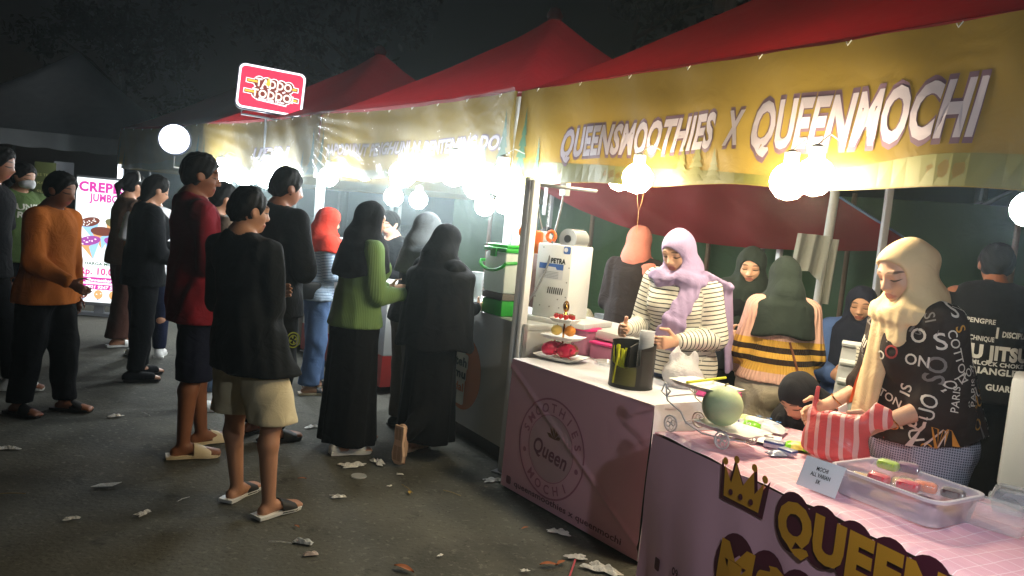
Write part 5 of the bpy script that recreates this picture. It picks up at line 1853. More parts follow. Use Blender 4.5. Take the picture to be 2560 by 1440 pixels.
m.build('crown_print', [VDK, VGOLD], pf, smooth=False)
qn = wplane(pt, 1688, 1424, -.03)
text_on('lettering', '09', lambda u, v: pfront(u, v, .005), VDK, pf, height=.03, cx=qn.x + .01, cy=qn.z - .005, bold=.03)
qn = wplane(pt, 1645, 1410, -.03)
m = MB()
m.add([pfront(qn.x + p[0], qn.z + p[1], .005) for p in rrect(.035, .05, .008)], [tuple(range(24))])
m.build('icon_print', VDK, pf, smooth=False)

# -- grey counter of the drinks stall
e3 = Vector((.52, -.854)).normalized()
tcn = thing('counter', 'grey white counter with an orange oval logo beside the pink counter', 'counter', tuple(Vector((.02, 4.69)) - e3 * 1.55) + (0,), xf(None, e3))
TL_, TD_, TH_ = 1.70, .58, .915
m = MB()
m.box((0, 0, .13), (TL_, .02, TH_ - .002), bev=.003)
tf = m.build('front_panel', WPAN, tcn)
m = MB()
m.box((.0, .022, TH_ - .035), (TL_ - .004, TD_, TH_), bev=.003)
m.build('top', WPAN, tcn)
m = MB()
m.box((TL_ - .02, .022, .10), (TL_, TD_, TH_ - .037))
m.build('side_panel', WPAN, tcn)
m = MB()
m.box((.08, .10, 0), (TL_ - .08, TD_ - .05, .125))
m.build('plinth', M('dark_board'), tcn)
m = MB()
m.box((TL_ - .012, -.006, .3), (TL_ + .006, .018, TH_ + .004))
m.build('edge_strip', M('aluminium', (190, 192, 194), rough=.3, metal=.7), tcn)
q = wplane(tcn, 1158, 930)
ORG = M('orange_print_logo', (190, 104, 40), rough=.45)
m = MB()
m.add([(q.x + p[0], -.003, q.z + p[1]) for p in disc(48, .25)], [tuple(range(48))])
m.build('logo_disc', ORG, tf, smooth=False)
m = MB()
for z0, z1, w in ((.03, .115, .115), (-.05, .03, .105), (-.21, -.05, .095)):
    m.add([(q.x - .05 + p[0], -.005 - .0004 * (z0 < 0) - .0004 * (z0 < -.1), q.z + (z0 + z1) / 2 + p[1]) for p in rrect(w * 2, z1 - z0 + .02, .02)], [tuple(range(24))])
m.add([(q.x - .0 + p[0], -.0062, q.z + .15 + p[1]) for p in rrect(.05, .09, .01)], [tuple(range(24))])
m.build('logo_bottle', M('cream_print_logo', (206, 202, 180), rough=.45), tf, smooth=False)
DG = M('dark_green_print_logo', (40, 52, 40), rough=.45)
for s_, dz, w in (('teh', .07, .17), ('mu', -.01, .16)):
    text_on('lettering', s_, lambda u, v: Vector((q.x - .03 + u, -.0085, q.z + v)), DG, tf, width=w, height=.058, cy=dz, bold=.045)
text_on('lettering', 'dal', lambda u, v: Vector((q.x - .03 + u, -.0085, q.z + v)), ORG, tf, width=.13, height=.055, cy=-.10, bold=.03)
m = MB()
m.add([(q.x - .035 + p[0], -.0083, q.z + .155 + p[1]) for p in rrect(.03, .025, .005)], [tuple(range(24))])
m.build('logo_mark', DG, tf, smooth=False)

# -- counter of the stall before that, white with a red foot
e4 = Vector((.60, -.80)).normalized()
fc = thing('counter', 'far white counter with a red band along its foot behind the queue', 'counter', (-2.05, 7.72, 0), xf(None, e4))
m = MB()
m.box((0, 0, .32), (1.75, .55, .90), bev=.006)
m.build('body', WPAN, fc)
m = MB()
m.box((.003, -.004, .06), (1.747, .546, .318))
m.build('foot_band', M('red_laminate', (150, 44, 40), rough=.4), fc)
m = MB()
m.box((-.02, -.02, .902), (1.77, .57, .93), bev=.004)
m.build('top', WPAN, fc)
f3c = thing('counter', 'pale counter of the third stall hidden behind the crowd', 'counter', (-4.0, 9.75, 0), math.atan2(-2.35, 2.13))
m = MB()
m.box((0, 0, .05), (2.6, .55, .88), bev=.006)
m.build('body', WPAN, f3c)
m = MB()
m.box((-.02, -.02, .882), (2.62, .57, .91), bev=.004)
m.build('top', WPAN, f3c)

# -- back table with clutter
bt = thing('table', 'dark work table at the back of the near stall covered in cups and bags', 'table', dp(1490, 760, 6.3).to_2d()[:] + (0,), -.42)
m = MB()
m.box((-1.0, -.3, .72), (2.6, .3, .75), bev=.004)
m.build('tabletop', M('dark_laminate', (58, 52, 50), rough=.4), bt)
for x in (-.95, 2.55):
    for y in (-.26, .26):
        m = MB()
        m.tube([(x, y, 0), (x, y, .72)], .018, 8)
        m.build('leg', STEEL, bt)

# ------------------------------------------------------------------ things on the far counters
TZ = TH_ + .001
CLR = M('clear_cup_plastic', (232, 236, 238), rough=.15, alpha=.38, spec=.7)
CLR2 = M('frosted_plastic', (226, 228, 232), rough=.3, alpha=.42, spec=.5)
MILK = M('milky_plastic', (214, 222, 216), rough=.4, var=.04, trans=.3)
GRN = M('green_plastic', (40, 168, 48), rough=.35, trans=.2, var=.05)
def on_counter(px, py, z):
    return on(px, py, z)
bk = thing('bucket', 'milky square drink bucket with green lid, handle and base', 'bucket', on(1248, 790, TZ) + Vector((.02, .10, 0)), xf(None, e3) + .1)
m = MB()
m.box((-.115, -.10, .145), (.115, .10, .40), bev=.015)
m.build('body', MILK, bk)
m = MB()
m.box((-.11, -.096, .0), (.11, .096, .10), bev=.012)
m.build('base', GRN, bk)
m = MB()
m.box((-.112, -.098, .102), (.112, .098, .143), bev=.004)
m.build('tray', M('grey_band', (96, 92, 86), rough=.5), bk)
m = MB()
m.box((-.125, -.11, .402), (.125, .11, .428), bev=.006)
m.box((-.11, -.095, .43), (.11, .095, .45), bev=.008)
m.box((-.03, -.122, .37), (.03, -.108, .425), bev=.004)
m.build('lid', GRN, bk)
m = MB()
m.tube([Vector((-.122, -.02, .34))] + [Vector((.135 * math.cos(math.pi - a), -.115 - .02 * math.sin(a), .34 - .055 * math.sin(a))) for a in np.linspace(.1, math.pi - .1, 14)] + [Vector((.122, -.02, .34))], .011, 8)
m.build('handle', GRN, bk)

WEN = M('white_enamel', (222, 224, 226), rough=.35, var=.03)
ORM = M('orange_painted_metal', (226, 106, 40), rough=.4)
sm = thing('cup_sealing_machine', 'white upright cup sealing machine lettered PETRA with orange arms', 'machine', on(1372, 802, .925) + Vector((.05, .08, 0)), xf(None, e3) + .42)
m = MB()
m.box((-.125, -.10, .02), (.125, .16, .475), bev=.008)
bd_ = m.build('housing', WEN, sm)
m = MB()
m.box((-.16, -.14, -.012), (.28, .22, .02), bev=.004)
m.build('base_plate', WEN, sm)
fm_ = lambda y: (lambda u, v: Vector((u, y, v)))
text_on('lettering', 'PETRA', fm_(-.103), M('black_ink', (30, 32, 36), rough=.5), bd_, width=.105, height=.030, cx=.035, cy=.375, bold=.05)
m = MB()
flat(m, [(-.10, .26), (.075, .26), (.075, .345), (-.10, .345)], fm_(-.1015), 0)
flat(m, [(-.10, .32), (.075, .32), (.075, .355), (-.10, .355)], fm_(-.1022), 1)
flat(m, [(-.06, .31), (.035, .31), (.02, .335), (-.045, .335)], fm_(-.1026), 0)
for q_ in range(5):
    flat(m, [(-.07, .305 - q_ * .009), (.045, .305 - q_ * .009), (.045, .302 - q_ * .009), (-.07, .302 - q_ * .009)], fm_(-.103), 2)
flat(m, rrect(.05, .045, .01), lambda u, v: Vector((u + .09, -.1016, v + .445)), 1)
flat(m, disc(14, .014), lambda u, v: Vector((u + .082, -.1024, v + .447)), 0)
m.build('sticker', [M('sticker_white', (218, 220, 228)), M('sticker_blue', (66, 104, 178)), M('sticker_grey', (150, 155, 165))], bd_, smooth=False)
for q_ in range(8):
    m = MB()
    sl_ = .006
    m.add([fm_(-.1025)(-.02 + q_ * .0145 + a + b4 * .12, .19 + b4) for a, b4 in ((-.0035, -.02), (.0035, -.02), (.0035, .02), (-.0035, .02))], [(0, 1, 2, 3)])
    m.build('vent_slot', M('black_ink'), bd_, smooth=False)
for (u_, v_) in ((-.11, .14), (.055, .14), (-.07, .09), (.0, .09), (.07, .09), (.115, .34), (.108, .25), (-.08, .45), (.11, .16)):
    m = MB()
    m.lathe([(.0045, 0), (.004, .003), (0, .0035)], seg=8)
    m.v = [Vector((u_ + v.x, -.1005 - v.z, v_ + v.y)) for v in m.v]
    m.build('screw', STEEL, bd_)
m = MB()
m.lathe([(.022, -.10), (.062, -.10), (.062, .06), (.022, .06)], seg=24)
m.v = [Vector((v.x + .06, v.z + .04, v.y + .515)) for v in m.v]
m.build('film_roll', M('silver_film', (200, 204, 208), rough=.25, metal=.6), sm)
m = MB()
m.lathe([(.0, -.104), (.024, -.104), (.024, .064), (0, .064)], seg=16)
m.v = [Vector((v.x + .06, v.z + .04, v.y + .515)) for v in m.v]
m.build('roll_core', M('black_ink'), sm)
for (u_, v_, r_) in ((-.06, .52, .03), (-.27, .53, .028), (-.28, .41, .03)):
    m = MB()
    a_ = np.linspace(0, 2 * math.pi, 18)
    m.tube([Vector((u_ + r_ * math.cos(t), -.06, v_ + r_ * math.sin(t))) for t in a_], .011, 8)
    m.build('knob', ORM, sm)
m = MB()
m.box((-.25, -.05, .40), (-.14, -.01, .545), bev=.02)
m.build('arm', ORM, sm)
m = MB()
m.lathe([(.0, -.06), (.075, -.06), (.075, .08), (0, .08)], seg=24)
m.v = [Vector((v.x - .23, v.z + .06, v.y + .47)) for v in m.v]
m.build('film_drum', M('grey_plastic', (150, 152, 156), rough=.4), sm)
m = MB()
m.tube([(-.16, -.02, .56), (-.2, -.02, .66), (-.22, -.02, .70), (-.245, -.02, .70)], .007, 6)
m.build('lever', STEEL, sm)
stt = thing('side_table', 'white enamel stand carrying the cup sealing machine', 'stand', on(1415, 880, .80) + Vector((.32, .27, -.80)), xf(None, e3) + .12)
m = MB()
m.box((-.62, -.10, .86), (.34, .34, .91), bev=.004)
m.box((-.60, -.06, .78), (.32, .34, .857), bev=.004)
m.build('tabletop', WEN, stt)
for x in (-.56, .28):
    for y in (-.02, .3):
        m = MB()
        m.box((x - .02, y - .02, 0), (x + .02, y + .02, .778))
        m.build('leg', WEN, stt)

def cup_stack(label, p, n, r=.045, h=.11, step=.012, mat=CLR, group='stacks of clear plastic cups', inv=False):
    o = thing('cup_stack', label, 'cups', p, 0, group)
    for k in range(n):
        m = MB()
        z = k * step
        m.lathe([(r * .68, z), (r * .72, z + .002), (r, z + h), (r * 1.06, z + h), (r * 1.06, z + h + .004), (r * .97, z + h)], seg=16)
        m.build('cup', mat, o)
    return o
cup_stack('stack of clear cups beside the green lidded bucket', on(1192, 770, TZ) + Vector((-.02, .1, 0)), 7, .045, .10, .022)
for k, (px_, py_, lab) in enumerate(((820, 640, 'tall steel canister at the left of the far counter, behind the red orange headscarf'), (843, 642, 'second tall steel canister on the far counter'))):
    cn = thing('canister', lab, 'canister', dp(px_, 590, 6.9 + .1 * k).to_2d()[:] + (.931,), 0)
    m = MB()
    m.lathe([(.06, 0), (.06, .27), (.062, .272), (.062, .29), (.05, .30), (0, .302)], seg=20)
    m.build('body', STEEL, cn)
    m = MB()
    m.tube([(-.06, -.02, .2), (-.085, -.05, .18), (-.085, -.05, .1), (-.06, -.02, .08)], .007, 6)
    m.build('handle', CORD, cn)
gl = thing('jar', 'small jar with yellow green lid by the steel canisters', 'jar', dp(826, 612, 6.7).to_2d()[:] + (.931,), 0)
m = MB()
m.lathe([(.04, 0), (.045, .02), (.045, .10), (.035, .12)], seg=16)
m.build('glass', CLR2, gl)
m = MB()
m.lathe([(.04, .121), (.042, .125), (.042, .15), (0, .152)], seg=16)
m.build('lid', M('lime_plastic', (170, 190, 50), rough=.4), gl)

# -- things on the white counter
QZ = QH + .001
WPL = M('white_melamine', (236, 236, 232), rough=.3, var=.02)
GLD = M('gold', (200, 150, 80), rough=.25, metal=1.0)
st = thing('tiered_stand', 'three tier white cake stand with gold post at the counter corner', 'stand', on(1402, 900, QZ), xf(None, e1) + .35)
for k, (z, w, d) in enumerate(((.012, .15, .12), (.128, .125, .095), (.225, .085, .065))):
    m = MB()
    n = 56
    def pl_(ring_, zz):
        pts = []
        for i in range(n):
            a = 2 * math.pi * i / n
            sc_ = 1.0 / max(abs(math.cos(a)), abs(math.sin(a))) ** .75
            sc_ *= ring_ * (1 + (.035 * math.cos(i * math.pi * .5) if ring_ > .9 else 0))
            pts.append((w * math.cos(a) * sc_ * .95, d * math.sin(a) * sc_ * .95, z + zz))
        return pts
    vs = pl_(.0001, 0) + pl_(.75, 0) + pl_(.95, .010) + pl_(1.0, .016) + pl_(.98, .012) + pl_(.75, -.006) + pl_(.0001, -.006)
    fs = [(j * n + i, j * n + (i + 1) % n, (j + 1) * n + (i + 1) % n, (j + 1) * n + i) for j in range(6) for i in range(n)]
    m.add(vs, fs)
    m.build('plate', WPL, st)
m = MB()
m.tube([(0, 0, .0), (0, 0, .26)], .006, 8)
m.lathe([(.006, .26), (.014, .268), (.006, .28), (.016, .295), (.017, .31), (.006, .33), (.009, .335), (0, .345)], seg=12)
m.tube([(.018 * math.cos(a), 0, .312 + .03 * math.sin(a)) for a in np.linspace(0, 2 * math.pi, 16)], .004, 6)
m.build('post', GLD, st)
def stp(x, y, z):
    return st.location + Matrix.Rotation(st.rotation_euler.z, 3, 'Z') @ Vector((x, y, z))
def dragonfruit(p, label, rz, mat):
    o = thing('dragon_fruit', label, 'fruit', p, rz, 'dragon fruits on the lowest tier')
    m = MB()
    R_ = Matrix.Rotation(1.35, 3, 'Y')
    m.lathe([(0, -.055), (.02, -.05), (.036, -.03), (.041, 0), (.037, .028), (.022, .05), (.008, .058), (0, .058)], seg=16)
    m.v = [R_ @ v + Vector((0, 0, .042)) for v in m.v]
    m.build('flesh', mat, o)
    m = MB()
    rn = random.Random(int(rz * 10))
    for k in range(22):
        a, t = rn.uniform(0, 6.28), rn.uniform(-.8, .9)
        rr_ = .041 * math.sqrt(max(0, 1 - t * t))
        c_ = Vector((rr_ * math.cos(a), rr_ * math.sin(a), t * .05))
        nn = Vector((math.cos(a), math.sin(a), .55))
        sd_ = Vector((-math.sin(a), math.cos(a), 0)) * .011
        m.add([R_ @ (c_ - sd_) + Vector((0, 0, .042)), R_ @ (c_ + sd_) + Vector((0, 0, .042)), R_ @ (c_ + nn * .019 + Vector((0, 0, .014))) + Vector((0, 0, .042))], [(0, 1, 2)])
    s_ = m.build('scales', M('dragon_scale', (214, 66, 96), rough=.45, var=.3, vs=30), o, smooth=False)
    s_['kind'] = 'stuff'
DRG = M('dragon_skin', (196, 34, 74), rough=.4, var=.2, vs=25)
dragonfruit(stp(-.055, -.035, .022), 'pink dragon fruit at the left of the lowest tier', .3, DRG)
dragonfruit(stp(.045, -.03, .022), 'pink dragon fruit at the right of the lowest tier', -.4, DRG)
def roundfruit(p, rad, mat, label, name, dz=0.9):
    o = thing(name, label, 'fruit', p, 0)
    m = MB()
    m.lathe([(0, .06 * rad)] + [(rad * math.sin(t) * (1 + .06 * math.cos(t)), rad * (1 - math.cos(t) * dz)) for t in np.linspace(.25, math.pi - .2, 12)] + [(0, rad * 1.84)], seg=18)
    m.build('flesh', mat, o)
    m = MB()
    m.tube([(0, 0, rad * 1.8), (.003, 0, rad * 2.1)], .002, 5)
    m.build('stem', BARK, o)
SNK = M('brown_snake_fruit', (116, 82, 52), rough=.5, var=.35, vs=60, bump=.6, bs=180)
roundfruit(stp(-.06, .045, .022), .04, SNK, 'brown skinned fruit behind the left dragon fruit', 'snake_fruit')
roundfruit(stp(.04, .05, .022), .038, SNK, 'brown skinned fruit behind the right dragon fruit', 'snake_fruit')
roundfruit(stp(-.03, -.03, .140), .033, M('yellow_apple', (214, 182, 96), rough=.35, var=.15, vs=20), 'yellow apple on the middle tier', 'apple')
roundfruit(stp(.035, .01, .140), .034, M('orange_peel', (224, 142, 52), rough=.45, bump=.5, bs=400), 'orange on the middle tier beside the apple', 'orange')
STRB = M('strawberry_red', (190, 44, 48), rough=.4, var=.3, vs=70)
for k, (x, y, lb) in enumerate(((-.05, -.015, 'strawberry at the left edge of the top tier'), (-.012, -.03, 'strawberry in front of the gold post on the top tier'), (.022, -.028, 'strawberry just right of the gold post'), (.05, .0, 'strawberry at the right edge of the top tier'), (.02, .03, 'strawberry behind the gold post'))):
    o = thing('strawberry', lb, 'fruit', stp(x, y, .238), k * 1.3, 'strawberries on the top tier')
    m = MB()
    m.lathe([(0, 0), (.010, .004), (.016, .014), (.014, .026), (.006, .031), (0, .032)], seg=12)
    m.build('flesh', STRB, o)
    m = MB()
    for q_ in range(6):
        a = q_ * 1.05
        m.add([(0, 0, .032), (.012 * math.cos(a - .3), .012 * math.sin(a - .3), .031), (.017 * math.cos(a), .017 * math.sin(a), .027), (.012 * math.cos(a + .3), .012 * math.sin(a + .3), .031)], [(0, 1, 2, 3)])
    m.build('calyx', M('leaf_green', (74, 110, 48), rough=.6), o, smooth=False)

PKL = M('pink_lid', (232, 60, 140), rough=.35, var=.05)
PKT = M('pink_translucent', (240, 150, 190), rough=.3, alpha=.55, spec=.5)
pk1 = thing('container', 'tall pink tub with pink lid behind the fruit stand', 'tub', on(1452, 890, QZ) + Vector((.02, .10, 0)), .3)
m = MB()
m.lathe([(.075, 0), (.082, .01), (.092, .15)], seg=24)
m.build('tub', PKT, pk1)
m = MB()
m.lathe([(.10, .151), (.102, .156), (.102, .166), (.085, .172), (0, .173)], seg=24)
m.build('lid', PKL, pk1)
pk2 = thing('container', 'low square pink box with pink lid next to the tall pink tub', 'tub', on(1505, 902, QZ) + Vector((.03, .06, 0)), -.75)
m = MB()
m.box((-.085, -.06, 0), (.085, .06, .085), bev=.012)
m.build('tub', PKT, pk2)
m = MB()
m.box((-.092, -.067, .087), (.092, .067, .103), bev=.006)
m.build('lid', PKL, pk2)
tr_ = thing('clear_tray', 'clear plastic tray lying before the low pink box', 'tray', on(1520, 912, QZ), -.7)
m = MB()
m.lathe([(.0, .002), (.06, .002), (.075, .02), (.08, .02), (.064, .0), (0, .0)], seg=20)
m.build('tray', CLR, tr_)
cb_ = thing('cool_box', 'white cool box with blue lid behind the counter', 'box', dp(1590, 900, 4.6).to_2d()[:] + (.40,), -.9)
m = MB()
m.box((-.17, -.12, -.4), (.17, .12, .31), bev=.012)
m.build('body', WEN, cb_)
m = MB()
m.box((-.18, -.13, .312), (.18, .13, .345), bev=.008)
m.build('lid', M('blue_plastic', (40, 82, 196), rough=.4), cb_)

# black mesh organiser: perforated front pocket, solid curved body
MESH = M('black_mesh_metal', (34, 33, 32), rough=.45, metal=.3)
og = thing('cutlery_organiser', 'round black mesh organiser holding yellow straws and cups', 'holder', on(1575, 965, QZ), -.35)
m = MB()
m.lathe([(.0, .0), (.112, .0), (.112, .006), (0, .006)], seg=36)
m.build('base', MESH, og)
def wall(a0, a1, z0, z1, rad=.110):
    m = MB()
    m.grid(lambda u, v: (rad * math.cos(a0 + (a1 - a0) * u), rad * math.sin(a0 + (a1 - a0) * u), z0 + (z1(u) - z0) * v), 24, 4)
    return m
wall(math.radians(-60), math.radians(70), .006, lambda u: .205 + .02 * math.sin(u * math.pi)).build('panel', MESH, og)
wall(math.radians(70), math.radians(215), .006, lambda u: .225).build('panel', MESH, og)
wall(math.radians(215), math.radians(300), .006, lambda u: .125 - .02 * math.sin(u * math.pi)).build('panel', MESH, og)
m = MB()
m.box((-.003, -.108, .006), (.003, .105, .21))
m.box((-.105, -.003, .006), (-.004, .003, .18))
m.build('divider', MESH, og)
HOL = M('hole_yellow', (196, 190, 90), rough=.7)  # yellow of the dots drawn on the pocket wall as holes
m = MB()
for iz in range(13):
    for ia in range(14):
        a = math.radians(222 + 72 * (ia + .5 * (iz % 2)) / 14)
        z = .022 + .0072 * iz
        r_ = .1108
        c_ = Vector((r_ * math.cos(a), r_ * math.sin(a), z))
        t_ = Vector((-math.sin(a), math.cos(a), 0)) * .0019
        m.add([c_ - t_, c_ - Vector((0, 0, .0026)), c_ + t_, c_ + Vector((0, 0, .0026))], [(0, 1, 2, 3)])
o_ = m.build('perforation', HOL, og, smooth=False)
o_['kind'] = 'stuff'
m = MB()
for iz in range(26):
    for ia in range(16):
        a = math.radians(-52 + 100 * (ia + .5 * (iz % 2)) / 16)
        z = .022 + .0068 * iz
        c_ = Vector((.1108 * math.cos(a), .1108 * math.sin(a), z))
        t_ = Vector((-math.sin(a), math.cos(a), 0)) * .0019
        m.add([c_ - t_, c_ - Vector((0, 0, .0026)), c_ + t_, c_ + Vector((0, 0, .0026))], [(0, 1, 2, 3)])
o_ = m.build('perforation', M('hole_grey', (110, 108, 106)), og, smooth=False)
o_['kind'] = 'stuff'
ogp = lambda x, y, z: og.location + Matrix.Rotation(og.rotation_euler.z, 3, 'Z') @ Vector((x, y, z))
STRW = M('yellow_straw', (204, 206, 46), rough=.4, var=.06, trans=.15)
for k in range(9):
    a = -.02 * k
    o = thing('drinking_straw', ['yellow straw leaning farthest out of the black organiser', 'second yellow straw in the black organiser', 'upright yellow straw in the middle of the organiser', 'yellow straw at the back of the organiser pocket', 'yellow straw nearest the front of the organiser pocket', 'yellow straw crossing the others in the organiser', 'yellow straw close to the organiser divider', 'short looking yellow straw in the organiser', 'last yellow straw of the bunch in the organiser'][k], 'straw', ogp(-.07 + .016 * (k % 4), -.06 - .012 * (k // 4), .02), 0, 'yellow straws in the organiser')
    m = MB()
    tip = Vector((rnd.uniform(-.05, .035), rnd.uniform(-.03, .03), rnd.uniform(.16, .19)))
    m.tube([(0, 0, 0), tip], .0058, 8, cap=False)
    m.build('tube', STRW, o)
cs_ = cup_stack('tall stack of clear cups standing in the black organiser', ogp(.055, .02, .012), 14, .037, .095, .0135, CLR2)
BAGW = M('white_bag_film', (232, 232, 236), rough=.3, trans=.35, wrinkle=.6, ws=25, alpha=.88)
def soft_bag(name, label, cat, p, dims, mat, seed=0, rz=0, ears=True, vox=.007):
    o = thing(name, label, cat, p, rz)
    f = Field(V3(-dims[0], -dims[1], -.02) * 1.6, V3(dims[0] * 1.6, dims[1] * 1.6, dims[2] * 1.9), vox)
    f.ell((0, 0, dims[2] * .45), (dims[0], dims[1], dims[2] * .52), k=.03)
    f.ell((dims[0] * .3, -dims[1] * .2, dims[2] * .3), (dims[0] * .7, dims[1] * .8, dims[2] * .35), k=.03)
    if ears:
        f.cap((0, 0, dims[2] * .85), (-dims[0] * .6, 0, dims[2] * 1.15), (.022, .012), (.035, .008), side=(1, 0, 0), k=.02)
        f.cap((0, 0, dims[2] * .85), (dims[0] * .75, 0, dims[2] * 1.05), (.022, .012), (.04, .008), side=(1, 0, 0), k=.02)
    f.folds(.0045, 26, seed, (1, 1, .6))
    f.cut((0, 0, -1), (0, 0, .001))
    field_obj(f, 'film', mat, o, 1)
    return o
soft_bag('plastic_bag', 'knotted white plastic bag on the counter beside the organiser', 'bag', on(1695, 970, QZ) + Vector((.02, .05, 0)), (.105, .085, .15), BAGW, 3, .3)

# -- white wire cart, melon and packets on the pink table
PZ = PH + .006
ct = thing('wire_cart', 'white scrolled wire cart with two scalloped trays', 'stand', on(1745, 1100, PZ), xf(None, e2) + .22)
WIRE = M('white_wire', (226, 224, 222), rough=.4)
def scallop_tray(z, x0, x1, y0, y1):
    m = MB()
    n = 60
    def rg(k, zz):
        o_ = []
        for i in range(n):
            a = 2 * math.pi * i / n
            s_ = k / max(abs(math.cos(a)), abs(math.sin(a))) ** .85 * (1 + (.04 * math.cos(i * math.pi / 3) if k > .9 else 0))
            o_.append(((x0 + x1) / 2 + (x1 - x0) / 2 * math.cos(a) * s_, (y0 + y1) / 2 + (y1 - y0) / 2 * math.sin(a) * s_, z + zz))
        return o_
    vs = rg(.001, 0) + rg(.8, 0) + rg(.97, .012) + rg(1.02, .012) + rg(.82, -.005) + rg(.001, -.005)
    m.add(vs, [(j * n + i, j * n + (i + 1) % n, (j + 1) * n + (i + 1) % n, (j + 1) * n + i) for j in range(5) for i in range(n)])
    m.build('tray', WPL, ct)
scallop_tray(.062, -.03, .23, -.02, .16)
scallop_tray(.195, -.19, .07, .0, .18)
for y in (-.01, .17):
    for name_, pts in (('side_scroll', [(-.185, y, .19), (-.20, y, .15), (-.17, y, .135), (-.155, y, .16), (-.18, y, .175), (-.165, y, .12), (-.09, y, .09), (-.06, y, .055), (.02, y, .035), (.12, y, .04), (.22, y, .055)]),):
        sm_ = []
        for i in range(len(pts) - 1):
            for t in (0, .5):
                sm_.append(Vector(pts[i]).lerp(Vector(pts[i + 1]), t))
        m = MB()
        m.tube(sm_ + [Vector(pts[-1])], .0036, 6)
        m.build('side_scroll', WIRE, ct)
    for x in (-.13, .12):
        m = MB()
        m.tube([(x + .032 * math.cos(a), y - .006, .034 + .032 * math.sin(a)) for a in np.linspace(0, 2 * math.pi, 18)], .004, 6)
        for q_ in range(4):
            a = q_ * math.pi / 2 + .4
            m.tube([(x + .013 * math.cos(a) + .011 * math.cos(t), y - .006, .034 + .013 * math.sin(a) + .011 * math.sin(t)) for t in np.linspace(0, 2 * math.pi, 9)], .0022, 5)
        m.build('wheel', WIRE, ct)
for x, z in ((-.13, .036), (.12, .036), (-.17, .135), (-.06, .05)):
    m = MB()
    m.tube([(x, -.01, z), (x, .17, z)], .003, 6)
    m.build('cross_wire', WIRE, ct)
ctp = lambda x, y, z: ct.location + Matrix.Rotation(ct.rotation_euler.z, 3, 'Z') @ Vector((x, y, z))
ml = thing('melon', 'pale green netted melon on the lower cart tray', 'fruit', ctp(.055, .055, .068))
MEL = M('melon_rind', (190, 206, 160), rough=.55, var=.12, vs=8)
N, L, b = nodes_of(MEL)
base = b.inputs['Base Color'].links[0].from_socket
vo = N.new('ShaderNodeTexVoronoi')
vo.feature = 'DISTANCE_TO_EDGE'
vo.inputs['Scale'].default_value = 55
tc = N.new('ShaderNodeTexCoord')
L.new(tc.outputs['Object'], vo.inputs['Vector'])
kk = math_node(N, L, 'LESS_THAN', vo.outputs['Distance'], .07)
L.new(mix_col(N, L, math_node(N, L, 'MULTIPLY', kk, .35), base, lin((206, 208, 170))), b.inputs['Base Color'])
m = MB()
m.lathe([(0, .0)] + [(.079 * math.sin(t), .079 * (1 - math.cos(t) * 1.0)) for t in np.linspace(.2, math.pi - .12, 16)] + [(.006, .153), (0, .154)], seg=28)
m.build('rind', MEL, ml)
m = MB()
m.tube([(0, 0, .152), (.003, .002, .162), (.014, .004, .166)], .004, 6)
m.build('stem', M('dry_stem', (150, 140, 96)), ml)
ys = thing('drinking_straw', 'single yellow straw lying across the upper cart tray', 'straw', ctp(-.09, .03, .214), .2)
m = MB()
m.tube([(-.03, -.03, .0), (.20, .10, .004)], .0058, 8, cap=False)
m.build('tube', STRW, ys)

def packet(name, label, cat, p, w, d, h, rz, cols, words_=None, tilt=0.0, group=None):
    """a soft flat packet with puffed middle, crimped ends and printed bands"""
    o = thing(name, label, cat, p, rz, group)
    T = Matrix.Rotation(tilt, 3, 'Y')
    def top(u, v):
        X, Y = u * 2 - 1, v * 2 - 1
        z = h * max(0, (1 - abs(X) ** 3)) * max(0, 1 - abs(Y) ** 2.5) + .0015 + .0015 * math.sin(u * 21 + v * 13)
        return T @ Vector((X * w / 2, Y * d / 2 + .002 * math.sin(u * 30) * abs(Y), z))
    m = MB()
    nu, nv = 22, 12
    m.grid(top, nu, nv)
    k = len(m.f)
    m.m = [1 if (cols[1] is not None and .30 < ((i % nu) + .5) / nu < .72) else 0 for i in range(k)]
    m.grid(lambda u, v: T @ Vector(((u * 2 - 1) * w / 2, (v * 2 - 1) * d / 2, .0)), 2, 2, 0)
    b_ = m.build('wrapper', [cols[0], cols[1] or cols[0]], o)
    for (s_, mm, hh, cy_) in words_ or ():
        text_on('lettering', s_, lambda u, v: Vector(top(.5 + u / w, .5 + v / d)) + Vector((0, 0, .002)), mm, b_, height=hh, width=min(w * .7, hh * .62 * len(s_)), cy=cy_, bold=.03)
    return o
PWH = M('white_film_pack', (228, 230, 234), rough=.3, trans=.2, wrinkle=.3, ws=30)
PBL = M('blue_print', (70, 130, 205), rough=.4)
PPU = M('violet_print', (92, 66, 150), rough=.4)
PGR = M('green_foil', (128, 204, 40), rough=.3, var=.12)
PYE = M('yellow_film', (226, 214, 110), rough=.35)
onp = lambda px, py, dz=0.0: on(px, py, PZ + dz)
packet('sachet', 'pale yellow sachet with violet print standing behind the melon', 'packet', onp(1846, 1064, .03), .11, .09, .02, 1.2, (PYE, PWH), [('SG', PPU, .022, .01)], -.9)
packet('sachet', 'white and green sachet leaning behind the melon', 'packet', onp(1872, 1070, .03), .12, .09, .02, .9, (PWH, PGR), [('95', WPL, .02, 0)], -.8)
packet('sachet', 'yellow sachet printed with blue capitals next to the tissue pack', 'packet', onp(1852, 1086, .012), .10, .08, .018, .7, (PYE, PWH), [('DEB', PPU, .018, .016), ('PRA', PPU, .018, -.012)], -.55)
tp = packet('tissue_pack', 'white tissue pack printed with blue flowers behind the napkins', 'packet', onp(1905, 1068, .012), .20, .12, .035, -.55, (PWH, None))
m = MB()
